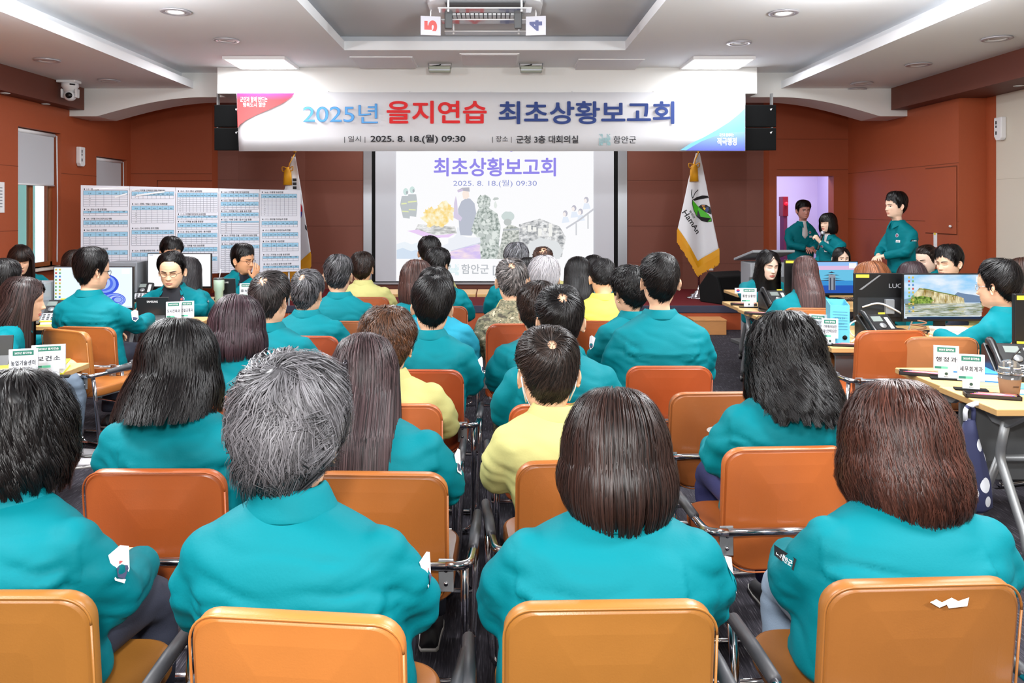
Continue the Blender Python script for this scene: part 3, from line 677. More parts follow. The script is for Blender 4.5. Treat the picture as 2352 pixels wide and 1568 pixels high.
def hair_tail(rs, geo, n, start, length, w=.003, rad=.022, drop=.16):
    """a tied tail added to pulled-back hair"""
    V, Fq, S, cv, cf, cs = geo; s = np.linspace(0, 1, 9); a = rs.rand(n) * 6.28; r = rad * np.sqrt(rs.rand(n)); st = np.array(start)
    prof = np.interp(s, [0, .15, .6, 1], [.5, .9, 1.1, .5]); P = np.zeros((n, 9, 3)); P[..., 0] = st[0] + np.cos(a)[:, None] * r[:, None] * prof; P[..., 1] = st[1] - .055 * np.sin(np.minimum(s * 2.2, 1.57))[None] - .02 * s + np.sin(a)[:, None] * r[:, None] * prof; P[..., 2] = st[2] + .015 * np.sin(s * 3.1) - length * s ** 1.3 * (.85 + .15 * rs.rand(n))[:, None]
    N = np.zeros_like(P); N[..., 0] = np.cos(a)[:, None]; N[..., 1] = np.sin(a)[:, None]; v, f, sh = ribbons(P, N, w * (.7 + .6 * rs.rand(n)), np.clip(rs.rand(n) ** 2, 0, 1))
    return np.vstack([V, v]), np.vstack([Fq, f + len(V)]), np.concatenate([S, sh]), cv, cf, cs
def grey_mix(frac, top=0.0):
    return lambda z, rs: np.clip(frac * .8 + top * np.clip(z * 1.1 + .35, 0, 1) + (.18 + .25 * frac) * rs.randn(len(z)), 0, 1)
def make_hair(person, geo, M, hs, c, m, wide=1.0):
    V, Fq, S, cv, cf, cs = geo
    V = pose_head(V, hs, M, c, wide, False); cv = pose_head(cv, hs, M, c, wide, False)
    nv = len(V); me = bpy.data.meshes.new('hair')
    nf, nc = len(Fq), len(cf)
    allv = np.vstack([V, cv]).astype(np.float32); me.vertices.add(len(allv)); me.vertices.foreach_set('co', allv.ravel())
    lp = np.concatenate([Fq.ravel(), (np.array(cf) + nv).ravel()]).astype(np.int32)
    me.loops.add(len(lp)); me.loops.foreach_set('vertex_index', lp)
    me.polygons.add(nf + nc); me.polygons.foreach_set('loop_start', np.arange(0, 4 * (nf + nc), 4, dtype=np.int32))
    me.polygons.foreach_set('use_smooth', np.ones(nf + nc, bool))
    at_ = me.attributes.new('shade', 'FLOAT', 'POINT'); at_.data.foreach_set('value', np.concatenate([S, np.full(len(cv), cs)]).astype(np.float32))
    me.materials.append(m); me.update(calc_edges=True); me.validate()
    return link('hair', me, person)

# ---- clothes grown as one skin: lofts and limb tubes fused by a voxel remesh
def fuse(mb, voxel, smooth=6, factor=.5):
    me = bpy.data.meshes.new('f'); me.from_pydata(mb.v, [], mb.f)
    bm = bmesh.new(); bm.from_mesh(me); bmesh.ops.recalc_face_normals(bm, faces=bm.faces); bm.to_mesh(me); bm.free()
    o = bpy.data.objects.new('f', me); COL.objects.link(o)
    md = o.modifiers.new('r', 'REMESH'); md.mode = 'VOXEL'; md.voxel_size = voxel
    ms = o.modifiers.new('s', 'SMOOTH'); ms.iterations = smooth; ms.factor = factor
    dg = bpy.context.evaluated_depsgraph_get(); r = bpy.data.meshes.new_from_object(o.evaluated_get(dg))
    bpy.data.objects.remove(o); bpy.data.meshes.remove(me); return r
def sell(cx, cy, z, hw, hd, n=28, e=2.3):
    out = []
    for k in range(n):
        a = 2 * math.pi * k / n; c, s = math.cos(a), math.sin(a)
        out.append((cx + hw * math.copysign(abs(c) ** (2 / e), c), cy + hd * math.copysign(abs(s) ** (2 / e), s), z))
    return out
def folds(me, seed, amp=.006, yoke=None, joints=(), creases=False, zc=.85, sw=1.0):
    """soft creases pushed into cloth, stronger near the elbows and armpits"""
    n = len(me.vertices); co = np.empty(n * 3, np.float32); no = np.empty(n * 3, np.float32)
    me.vertices.foreach_get('co', co); me.vertices.foreach_get('normal', no); co = co.reshape(-1, 3); no = no.reshape(-1, 3)
    d = np.zeros(n); so = Vector((seed * 3.1, seed * 1.7, seed * 5.3)); J = [np.array(j) for j in joints]
    wj = np.zeros(n)
    for j in J: wj = np.maximum(wj, np.exp(-(np.linalg.norm(co - j, axis=1) / .11) ** 2))
    nz = noise.noise
    for i in range(n):
        p = co[i]; x, y, z = float(p[0]), float(p[1]), float(p[2])
        a = nz(Vector((x * 3.2 + y * 2, y * 3, z * 5.5 + abs(x) * 5)) + so)
        b = nz(Vector((x * 5 - z * 3, y * 6, z * 13 + x * 4)) + so)
        d[i] = a * .55 - max(0.0, .30 - abs(b)) * (0.9 + 3.2 * wj[i]) + (abs(nz(Vector((x * 9, y * 9, z * 24)) + so)) - .2) * 1.5 * wj[i]
    d *= amp
    if creases:
        rc = random.Random(seed * 7 + 1); back = np.clip(-no[:, 1] * 2 + .1, 0, 1)
        for s in (-1, 1):
            for q in range(6):
                z0 = zc - .02 - .055 * q + .03 * rc.random(); x0 = s * (.165 - .02 * rc.random()) * sw; x1 = s * (.02 + .09 * rc.random()) * sw; z1 = z0 - .03 - .05 * rc.random() + (.05 if q > 3 else 0)
                ax, az = x1 - x0, z1 - z0; L2 = ax * ax + az * az; t = np.clip(((co[:, 0] - x0) * ax + (co[:, 2] - z0) * az) / L2, 0, 1)
                sag = .012 * np.sin(t * np.pi) * (1 if q % 2 else -1); dist = co[:, 2] - (z0 + az * t + sag); ox = np.abs(co[:, 0] - (x0 + ax * t)); w = np.exp(-(ox / .02) ** 2) * np.sin(np.clip(t * .9 + .08, 0, 1) * np.pi) ** .7 * back
                A = amp * (.55 + .75 * rc.random()); d += w * A * (-np.exp(-(dist / .0075) ** 2) + .75 * np.exp(-((dist - .017) / .012) ** 2) + .35 * np.exp(-((dist + .018) / .012) ** 2))
    if yoke is not None:
        zz = co[:, 2] + .06 * co[:, 0] ** 2; back = np.clip(-no[:, 1] * 2 - .3, 0, 1) * (np.abs(co[:, 0]) < yoke[1])
        d += .010 * back * np.clip((zz - yoke[0]) / .007 + .5, 0, 1) * np.clip((yoke[0] + .10 - zz) / .09, 0, 1)
    co = co + no * d[:, None]; me.vertices.foreach_set('co', co.astype(np.float32).ravel()); me.polygons.foreach_set('use_smooth', [True] * len(me.polygons)); me.update()

# ---- hands
_hands = {}
def hand_geo(kind):
    """right hand, wrist at the origin, fingers along +Y, palm facing -Z, thumb to -X; kind sets the curl"""
    if kind in _hands: return _hands[kind]
    curl = {'relaxed': .45, 'grip': 1.25, 'flat': .12, 'open': .25}[kind]; mb = MB()
    mb.loft([[(x, y, z) for x, z in [(hw * math.cos(2 * math.pi * k / 14), hd * math.sin(2 * math.pi * k / 14)) for k in range(14)]] for y, hw, hd in ((-.05, .027, .021), (0, .028, .020), (.03, .038, .017), (.06, .042, .015), (.085, .041, .013), (.095, .036, .009))])
    for i, (x, L, sp) in enumerate(((-.031, .078, -.10), (-.010, .088, -.03), (.011, .082, .04), (.030, .064, .13))):
        p = Vector((x, .083, 0)); a = -.1 * curl; pts = [p.copy()]; rr = [.0098]
        for q, (fr, r) in enumerate(((.45, .0088), (.30, .0080), (.25, .0062))):
            a -= curl * (.75 + .25 * q) * (1 + .08 * i); dirv = Vector((sp * (1 - .3 * q), math.cos(a), math.sin(a))).normalized()
            p = p + dirv * L * fr * .5; pts.append(p.copy()); rr.append(r + .0006); p = p + dirv * L * fr * .5; pts.append(p.copy()); rr.append(r)
        mb.tube(pts, rr, 8)
    tp = Vector((-.026, .018, -.004)); pts = [tp]; rr = [.0135]
    for fr, dv, r in ((.036, (-.78, .62, -.25 - .2 * curl), .0115), (.030, (-.45 + .25 * curl, .85, -.25 - .25 * curl), .0098), (.020, (-.15 + .4 * curl, .95, -.3 - .2 * curl), .007)):
        tp = tp + Vector(dv).normalized() * fr; pts.append(tp.copy()); rr.append(r)
    mb.tube(pts, rr, 8)
    me = fuse(mb, .0035, 3, .5); v = np.array([p.co[:] for p in me.vertices]); f = [tuple(p.vertices) for p in me.polygons]; bpy.data.meshes.remove(me)
    _hands[kind] = (v, f); return _hands[kind]
def place_hand(kind, left, wrist, direction, palm):
    v, f = hand_geo(kind); v = v.copy()
    if left: v[:, 0] *= -1; f = [tuple(reversed(q)) for q in f]
    d = Vector(direction).normalized(); pm = Vector(palm); pm = (pm - d * pm.dot(d)).normalized(); x = d.cross(-pm)
    R = np.array([[x.x, d.x, -pm.x], [x.y, d.y, -pm.y], [x.z, d.z, -pm.z]]); return v @ R.T + np.array(wrist), f

_shared = {}
def trousers_geo(pose):
    """hips and legs; seated on a 0.45 m seat or standing"""
    if pose in _shared: return _shared[pose]
    mb = MB()
    if pose == 'sit':
        mb.loft([[(x, y, z) for x, z in [(.175 * w * math.cos(2 * math.pi * k / 20), .562 + .085 * w * math.sin(2 * math.pi * k / 20)) for k in range(20)]] for y, w in ((-.125, .55), (-.11, .85), (-.05, 1), (.03, 1.02), (.09, .9))])
        for s in (-1, 1):
            mb.tube([(s * .09, -.04, .562), (s * .10, .15, .562), (s * .112, .30, .545), (s * .115, .365, .505)], [.085, .082, .072, .068], 14)
            mb.tube([(s * .115, .35, .520), (s * .113, .372, .45), (s * .112, .36, .30), (s * .112, .33, .10)], [.066, .066, .062, .06], 14)
    else:
        mb.loft([sell(0, 0, z, hw, hd) for z, hw, hd in ((.78, .165, .115), (.86, .175, .125), (.95, .165, .115), (1.02, .155, .105))])
        for s in (-1, 1): mb.tube([(s * .088, 0, .88), (s * .09, .01, .70), (s * .09, .015, .48), (s * .092, 0, .28), (s * .092, -.005, .08)], [.098, .088, .072, .068, .066], 14)
    me = fuse(mb, .013, 5); folds(me, 5, .006, None, ((.115, .37, .5), (-.115, .37, .5)) if pose == 'sit' else ((.09, 0, .48), (-.09, 0, .48)))
    _shared[pose] = me; return me
def shoe_geo(pose, s):
    y0, mb = (.29 if pose == 'sit' else -.05), MB(); x = s * (.113 if pose == 'sit' else .095)
    prof = ((-.055, .026, .05), (-.04, .034, .075), (.0, .035, .085), (.05, .038, .066), (.10, .044, .050), (.15, .043, .040), (.185, .032, .032), (.20, .016, .026))
    mb.loft([[(x + w * math.cos(a), y0 + .03 + y, .012 + max(0, math.sin(a)) * (h - .012) - (.012 if math.sin(a) < 0 else 0) * .0) for a in [2 * math.pi * k / 16 for k in range(16)]] for y, w, h in prof], 0)
    mb.loft([[(x + (w + .003) * math.cos(a), y0 + .03 + y, (.014 if math.sin(a) > 0 else .0)) for a in [2 * math.pi * k / 16 for k in range(16)]] for y, w, h in prof], 1)
    return mb

JACKET = ((.480, .0, .182, .142), (.505, .0, .198, .155), (.56, -.004, .200, .145), (.66, -.010, .198, .136), (.76, -.016, .204, .134), (.86, -.022, .212, .132), (.94, -.024, .218, .122), (.985, -.020, .204, .110), (1.02, -.012, .174, .096), (1.055, -.004, .128, .084), (1.08, .004, .088, .072), (1.10, .008, .070, .062))
TEAL, YELLOW = (0, 110, 120), (176, 172, 112)
SKIN = (226, 178, 146)
ARMS = {'lap': ((.226, .05, .735), (.13, .27, .71)), 'desk': ((.235, .15, .80), (.16, .38, .795)), 'wide': ((.262, .05, .725), (.22, .28, .69)), 'side': ((.235, -.02, .72), (.225, .16, .62)), 'front': ((.215, .10, .745), (.06, .25, .70))}
def person(label, head, d, hair, top=None, pose='sit', yaw=0.0, lean=.10, hyaw=0.0, hpitch=.12, hroll=0.0, hs=1.12, wide=1.0, sw=1.0, fat=1.0, jc=TEAL, jname='teal', arms=('lap', 'lap'), hands=('relaxed', 'relaxed'), handdir=None, hair_c=((16, 13, 14), (70, 58, 56)), fine=False, eyes=None, voxel=.012, seed=1, trousers=(38, 42, 58), shoes=(40, 40, 44), yoke=True, patch=None, badge=False, shirt=None, ears=True, glasses=None, mask=False, collar=.042, skin=SKIN, group=None, camo=False, brow=1.0, wide_col=1.0, extra=None, tilt=0.0, elbow=None, openv=1.0, hair_rough=.36, female=False):
    """head = pixel (x, y) of the top of the hair and d its distance; everything is built standing on the floor under it"""
    rs = np.random.RandomState(seed * 13 + 5)
    zt = Z(head[1], d); sit = pose == 'sit'
    HC0 = 1.262 if sit else 1.262 + .385            # head centre over the floor before stretching
    zh = .50 if sit else .90
    hair_top = .018
    osc = 1.0
    k = (zt - (.121 + hair_top) * hs * math.cos(hpitch * .6) - zh) / (HC0 - zh)
    if not sit: osc = zt / (HC0 + .139 * hs); k = 1.0
    up = 0 if sit else .385
    if sit and not tilt and abs(yaw) < .3:   # sit on the nearest chair, leaning a little sideways where the head is off its middle
        hx0 = X(head[0], d); near = [(abs(hx0 - a), a) for a, q in CHAIRS if abs(hx0 - a) < .22 and .10 < d - q < .50]
        if near: tilt = max(-.2, min(.2, (hx0 - min(near)[1]) / (.85 * (HC0 - zh) * k)))
    lx = lambda z: lean * max(0, z - zh - .05) * 1.0
    c_loc = Vector((tilt * .85 * (HC0 - zh) * k, lx(HC0) * 1.05 + .014, zh + (HC0 - zh) * k))
    hx = X(head[0], d); Rz = Matrix.Rotation(yaw, 3, 'Z'); base = Vector((hx, d, 0)) - Rz @ Vector((c_loc.x * osc, c_loc.y * osc, 0)); base.z = 0
    P = bpy.data.objects.new('person', None)
    sk = mat('skin_%d_%d_%d' % skin, skin, .5, spec=.35); lip = mat('lips_%d' % int(female), (198, 108, 100) if female else (196, 132, 116), .45)
    mats = [sk, lip, mat('eye_white', (225, 222, 218), .3), mat('iris', (32, 22, 18), .2), mat('brow_and_lash', (34, 26, 24), .7), mat('earring', (225, 205, 150), .2, 1.0)]
    M = head_matrix(hyaw, hpitch, hroll)
    # skin: head and neck, ears, forearms and hands in one mesh
    V, Fc, MI = [], [], []
    def join(v, f, m):
        o = len(V); V.extend(map(tuple, v)); Fc.extend([tuple(i + o for i in q) for q in f]); MI.extend(m)
    hv, hf, hm = head_geo(fine, 1.0, female); join(pose_head(hv, hs, M, c_loc, wide), hf, hm)
    if ears:
        for s in (-1, 1):
            ev, ef = ear_geo(s, True); join(pose_head(ev, hs, M, c_loc, wide, False), ef, [0] * len(ef))
    if eyes:
        bv, bf, bm_ = face_bits(closed=(eyes == 'down'), gaze=0.0, brow=brow); join(pose_head(bv, hs, M, c_loc, wide, False), bf, bm_)
    # jacket
    zz = lambda z: zh + (z + up - zh) * k if z + up > zh else z + up
    jb = MB(); rings = []
    for z, yc, hw, hd in JACKET:
        if not sit: z = z if z > .60 else .60 - (.60 - z) * .9
        w = hw * sw * (fat if z < .9 else 1) * (1 if sit or z > .62 else .93); z2 = zz(z)
        rings.append(sell(tilt * .9 * max(0, z2 - zh), yc + lx(z2), z2, w, hd * (fat if z < .9 else 1)))
    jb.loft(rings)
    wr = []; joints = []
    for i, s in enumerate((-1, 1)):
        a = arms[i]; el, wrs = ARMS[a] if isinstance(a, str) else a
        sh = Vector((s * .176 * sw + tilt * .36 * k, lx(zz(.97)) - .030, zz(.940)))
        e = Vector((s * el[0] * sw + tilt * .18, el[1] + lx(zz(.80)) * .8, zz(el[2]))); w_ = Vector((s * wrs[0], wrs[1] + lx(zz(.7)) * .6, zz(wrs[2])))
        if a == 'desk': e.z, w_.z = max(e.z, .735), .772
        m1 = sh.lerp(e, .5) + Vector((s * .012, -.012, 0)); m2 = e.lerp(w_, .5)
        jb.tube([sh - Vector((s * .05, 0, .0)), sh, m1, e, m2, w_ + (w_ - e).normalized() * .005], [.050, .066, .070, .066, .058, .050], 14)
        jb.ball(e, .063); jb.ball(sh, .066)
        wr.append((w_, (w_ - e).normalized())); joints += [e, sh + Vector((s * -.03, -.06, -.09))]
    jm = fuse(jb, voxel, 13 if voxel < .011 else 8)
    folds(jm, seed, .0085, (zz(.865), .17 * sw) if yoke else None, joints, True, zz(.875), sw)
    if camo: jmat = camo_mat()
    else: jmat = mat('jacket_%d_%d_%d' % jc, jc, .65, spec=.12, bump=.12, bump_scale=160)
    jm.materials.clear(); jm.materials.append(jmat)
    jo = link('jacket', jm, P)
    # collar folded over
    if collar:
        n = 40; cm = MB(); cc = Vector((tilt * .85 * (zz(1.10) - zh), lx(zz(1.08)) + .002, 0)); z0 = zz(1.062); a0 = .30 if openv <= 1 else .78
        rows = []
        for (da, db, dz) in ((.070, .064, -.012), (.066 * wide_col, .060, collar * .75), (.070 * wide_col, .064, collar), (.077 * wide_col, .072, collar * .93), (.090 * wide_col, .086, collar * .35), (.104 * wide_col, .098, -.006)):
            row = []
            for i in range(n):
                u = -1 + 2 * i / (n - 1); a = math.pi + u * (math.pi - a0); fr = max(0, abs(u) - .62) / .38
                row.append((cc.x + math.sin(a) * da * sw ** .5 * (1 + .12 * fr), cc.y + .008 + math.cos(a) * -db * -1 + (.012 * fr if dz < collar * .5 else 0), z0 + dz - fr * (.030 + .030 * (dz < collar * .5)) * 1.0))
            rows.append(row)
        v = [p for r in rows for p in r]; f = [(r * n + i, r * n + i + 1, (r + 1) * n + i + 1, (r + 1) * n + i) for r in range(5) for i in range(n - 1)]
        cm.add(v, f, 0, True); co = cm.build('collar', jmat, jo, solid=.005); ms = co.modifiers.new('sub', 'SUBSURF'); ms.levels = 1; ms.render_levels = 1
    # shirt in the open neck
    if shirt:
        sm = MB(); rows = []
        for i in range(7):
            t = i / 6; z = zz(1.10 - .26 * t); hw = (.034 + .026 * math.sin(t * 2.2) if i < 6 else .012) * openv; row = []
            for j in range(9):
                u = -1 + j / 4; yb = np.interp(z, [r[0][2] for r in rings], [lx(r[0][2]) + q[1] + q[3] for r, q in zip(rings, JACKET)]); row.append((u * hw, yb + .010 - .018 * u * u - .004, z))
            rows.append(row)
        sm.add([p for r in rows for p in r], [(r * 9 + i, r * 9 + i + 1, (r + 1) * 9 + i + 1, (r + 1) * 9 + i) for r in range(6) for i in range(8)], 0, True)
        sm.loft([[(.060 * hs * math.sin(2 * math.pi * q / 20) * g, lx(zz(1.08)) + .012 + .058 * g * math.cos(2 * math.pi * q / 20), zz(1.06) + dz) for q in range(20)] for g, dz in ((1.15, -.02), (1.02, .02), (.98, .045))], 0, True, False)
        so = sm.build('shirt', mat('shirt_%d_%d_%d' % shirt, shirt, .7), jo, solid=.003); so['label'] = 'shirt in the open neck of the jacket'
    # hands and the rest of the body under the clothes
    for i, s in enumerate((-1, 1)):
        w_, dr = wr[i]; hd = (handdir or {}).get(i)
        direction, palm = hd if hd else ((dr + Vector((-s * .5, .4, -.1))).normalized(), (-s * .45, 0, -1))
        v, f = place_hand(hands[i], s < 0, w_ + Vector(direction).normalized() * .018, direction, palm); join(v, f, [0] * len(f))
        t = MB(); t.tube([w_ - dr * .10, w_ + Vector(direction).normalized() * .01], [.034, .026], 10); join(t.v, t.f, [0] * len(t.f))
    t = MB(); t.loft([sell(tilt * .9 * max(0, zz(z) - zh), yc + lx(zz(z)) + .006, zz(z), hw * sw * .72, hd * .70) for z, yc, hw, hd in JACKET if z < 1.03]); join(t.v, t.f, [0] * len(t.f))
    me = mesh_np('person', V, Fc, mats, MI); P.name = 'unused'
    B = bpy.data.objects.new('person', me); COL.objects.link(B); B.location = base; B.rotation_euler = (0, 0, yaw); B.scale = (osc, osc, osc)
    for ch in list(P.children): ch.parent = B
    jo.parent = B
    bpy.data.objects.remove(P); P = B
    tag(P, label, 'person', group)
    # lower body
    tm = trousers_geo('sit' if sit else 'stand'); to = link('trousers', tm, P)
    tmat = mat('cloth_%d_%d_%d' % trousers, trousers, .8, bump=.2, bump_scale=300) if not camo else camo_mat()
    if not tm.materials: tm.materials.append(tmat)
    to.material_slots[0].link = 'OBJECT'; to.material_slots[0].material = tmat
    for s in (-1, 1):
        key = ('shoe', sit, s, shoes)
        if key not in _shared:
            o = shoe_geo('sit' if sit else 'stand', s).build('shoe', [mat('shoe_%d_%d_%d' % shoes, shoes, .55), mat('shoe_sole', (205, 203, 200), .6)], P); _shared[key] = o.data
        else: link('shoe', _shared[key], P)
    # hair
    if hair is not None: make_hair(P, hair, M, hs, c_loc, hair_mat(*hair_c, hair_rough), wide)
    loc = lambda v: Vector(pose_head(np.array([v]), hs, M, c_loc, wide, False)[0])
    if glasses:
        g = MB()
        for s in (-1, 1):
            pts = [loc((s * .033 + .0225 * math.cos(a) * (1 if abs(math.cos(a)) < .9 else 1), .092 - .006 * abs(math.cos(a)), -.002 + .0165 * math.sin(a))) for a in [2 * math.pi * q / 20 for q in range(21)]]
            g.tube(pts, .0013 * hs, 6); g.tube([loc((s * .055, .087, .004)), loc((s * .075, .06, .006)), loc((s * .079, -.005, .004)), loc((s * .076, -.02, -.012))], .0013 * hs, 6)
        g.tube([loc((-.011, .094, .001)), loc((0, .099, .003)), loc((.011, .094, .001))], .0012 * hs, 6)
        g.build('glasses', mat('glasses_%d' % sum(glasses), glasses, .25, .9), P)
    if mask:
        g = MB(); rows = []
        for i in range(9):
            z = -.018 - .085 * i / 8; row = []
            for j in range(13):
                a = math.radians(-82 + 164 * j / 12); row.append(loc(((_tab(np.array(z), 1) + .004) * math.sin(a), (_tab(np.array(z), 2) + .004 + .016 * math.cos(a) ** 6 * math.sin(math.pi * (i + 1) / 10)) * math.cos(a), z)))
            rows.append(row)
        g.add([p for r in rows for p in r], [(r * 13 + i, r * 13 + i + 1, (r + 1) * 13 + i + 1, (r + 1) * 13 + i) for r in range(8) for i in range(12)], 0, True)
        for s in (-1, 1): g.tube([loc((s * .071, .012, -.035)), loc((s * .082, -.010, .012)), loc((s * .086, -.028, -.01)), loc((s * .080, -.018, -.045)), loc((s * .068, .012, -.085))], .0022, 6)
        g.build('face_mask', mat('white_mask', (235, 236, 238), .8), P, solid=.0015)
    # sleeve patch
    if patch:
        for i, kind in enumerate(patch):
            if not kind: continue
            s = (-1, 1)[i]; sleeve_patch(P, jo, joints[2 * i], Vector((s * .178 * sw, lx(zz(.97)) - .015, zz(.972))), s, kind)
    if badge: chest_badge(P, jo, zz(.90), [lx(r[0][2]) for r in rings], jo)
    P['_c'] = list(c_loc); del P['_c']
    return P, loc, zz
def surf_hit(o, origin, direction):
    bpy.context.view_layer.update()
    ok, l, nrm, _ = o.ray_cast(Vector(origin), Vector(direction).normalized()); return (l, nrm) if ok else (None, None)
def decal(o, parent, name, origin, direction, w, h, mats, up=(0, 0, 1), art=None, thick=.003, nx=4, ny=4, lift=.003):
    """a small cloth patch that follows the surface it is sewn on"""
    d = Vector(direction).normalized(); u = Vector(up).cross(d).normalized() * -1; vv = d.cross(u).normalized() * -1
    if vv.dot(Vector(up)) < 0: vv = -vv
    grid = []
    for j in range(ny + 1):
        for i in range(nx + 1):
            q = Vector(origin) + u * (i / nx - .5) * w + vv * (j / ny - .5) * h; l, nrm = surf_hit(o, q, d); grid.append(l - d * lift if l is not None else None)
    good = [g for g in grid if g is not None]
    if len(good) < 4: return None
    ds = sorted((g - Vector(origin)).dot(d) for g in good); depth = ds[len(ds) // 2]
    grid = [g if g is not None and abs((g - Vector(origin)).dot(d) - depth) < .018 else None for g in grid]
    for j in range(ny + 1):
        for i in range(nx + 1):
            if grid[j * (nx + 1) + i] is None: grid[j * (nx + 1) + i] = Vector(origin) + u * (i / nx - .5) * w + vv * (j / ny - .5) * h + d * depth
    def P_(a, b):   # a,b in 0..1
        x, y = min(max(a, 0), 1) * nx, min(max(b, 0), 1) * ny; i, j = min(int(x), nx - 1), min(int(y), ny - 1); fx, fy = x - i, y - j
        g = lambda ii, jj: grid[jj * (nx + 1) + ii]
        return (g(i, j) * (1 - fx) + g(i + 1, j) * fx) * (1 - fy) + (g(i, j + 1) * (1 - fx) + g(i + 1, j + 1) * fx) * fy
    mb = MB()
    if art is None:
        mb.add([p for p in grid], [(j * (nx + 1) + i, j * (nx + 1) + i + 1, (j + 1) * (nx + 1) + i + 1, (j + 1) * (nx + 1) + i) for j in range(ny) for i in range(nx)], 0, True)
    else: art(mb, lambda a, b, e=0: P_(a, b) - d * e)
    return mb.build(name, mats, parent)
def sleeve_patch(P, jo, e, sh, s, kind):
    mid = sh.lerp(e, .42); d = Vector((-s, .25 if kind != 'back' else .6, .0))
    if kind == 'badge':
        def art(mb, p):
            for r, m, e in ((.5, 0, 0), (.42, 1, .001), (.36, 0, .0015)): mb.poly([p(.5 + r * math.cos(a), .5 + r * math.sin(a), e) for a in [2 * math.pi * q / 20 for q in range(20)]], m)
            mb.poly([p(.28, .35, .0025), p(.72, .35, .0025), p(.5, .78, .0025)], 2)
        decal(jo, P, 'sleeve_patch', mid - d.normalized() * .3, d, .07, .07, [mat('patch_white', (236, 236, 240), .7), mat('badge_blue', (90, 130, 190), .7), mat('badge_orange', (236, 150, 70), .7)], art=art)
    elif kind == 'black':
        def art(mb, p):
            mb.quad(p(0, 0), p(1, 0), p(1, 1), p(0, 1), 0)
            v, f, w = text_geo('안전 함안군', .03); mb.add([p(.08 + q[0] / w * .84, .25 + q[1] * .5, .001) for q in v], f, 1)
        decal(jo, P, 'sleeve_tag', mid - d.normalized() * .3, d, .085, .026, [mat('tag_black', (22, 24, 28), .7), mat('tag_white', (225, 225, 228), .7)], art=art)
    else:
        def art(mb, p):
            mb.poly([p(.5, 0), p(.95, .22), p(.95, .85), p(.5, 1), p(.05, .85), p(.05, .22)], 0)
            mb.poly([p(.5, .12, .001), p(.85, .28, .001), p(.85, .5, .001), p(.15, .5, .001), p(.15, .28, .001)], 1)
            mb.poly([p(.35 + .0, .55, .001), p(.65, .55, .001), p(.6, .8, .001), p(.4, .8, .001)], 2)
        decal(jo, P, 'sleeve_patch', mid - d.normalized() * .3, d, .062, .085, [mat('patch_white', (236, 236, 240), .7), mat('patch_navy', (70, 72, 105), .7), mat('patch_red', (200, 80, 80), .7)], art=art)
def chest_badge(P, jo, z, _l, parent):
    def disc(mb, p):
        for r, m, e in ((.5, 0, 0), (.40, 1, .001), (.2, 2, .002)): mb.poly([p(.5 + r * math.cos(a), .5 + r * math.sin(a), e) for a in [2 * math.pi * q / 20 for q in range(20)]], m)
    decal(jo, P, 'chest_badge', (-.085, .6, z + .03), (0, -1, 0), .042, .042, [mat('patch_white', (236, 236, 240), .7), mat('badge_navy', (60, 60, 110), .6), mat('badge_red', (205, 90, 80), .6)], art=disc)
    def card(mb, p):
        mb.quad(p(0, 0), p(1, 0), p(1, 1), p(0, 1), 0); v, f, w = text_geo('함안군', .02); mb.add([p(.12 + q[0] / w * .76, .3 + q[1] * .4, .001) for q in v], f, 1)
    decal(jo, P, 'name_badge', (-.10, .6, z - .035), (0, -1, 0), .055, .026, [mat('patch_white', (236, 236, 240), .7), mat('tag_black', (22, 24, 28), .7)], art=card)
def camo_mat():
    if 'camo' in MATS: return MATS['camo']
    m = bpy.data.materials.new('camouflage'); m.use_nodes = True; MATS['camo'] = m; nt = m.node_tree; b = nt.nodes['Principled BSDF']
    tc = nt.nodes.new('ShaderNodeTexCoord'); n = nt.nodes.new('ShaderNodeTexNoise'); n.inputs['Scale'].default_value = 22; n.inputs['Detail'].default_value = 5
    mp = nt.nodes.new('ShaderNodeMapping'); mp.inputs['Scale'].default_value = (1, 1, 1.6); nt.links.new(tc.outputs['Object'], mp.inputs['Vector'])
    r = nt.nodes.new('ShaderNodeValToRGB'); r.color_ramp.interpolation = 'CONSTANT'; e = r.color_ramp.elements
    for i, (p, c) in enumerate(((0, (62, 58, 46)), (.40, (104, 102, 80)), (.50, (138, 130, 104)), (.56, (84, 82, 60)), (.62, (176, 164, 140)))):
        el = e[i] if i < 2 else e.new(p); el.position = p; el.color = (*lin(c), 1)
    nt.links.new(mp.outputs[0], n.inputs['Vector']); nt.links.new(n.outputs['Fac'], r.inputs['Fac']); nt.links.new(r.outputs[0], b.inputs['Base Color']); b.inputs['Roughness'].default_value = .8
    return m
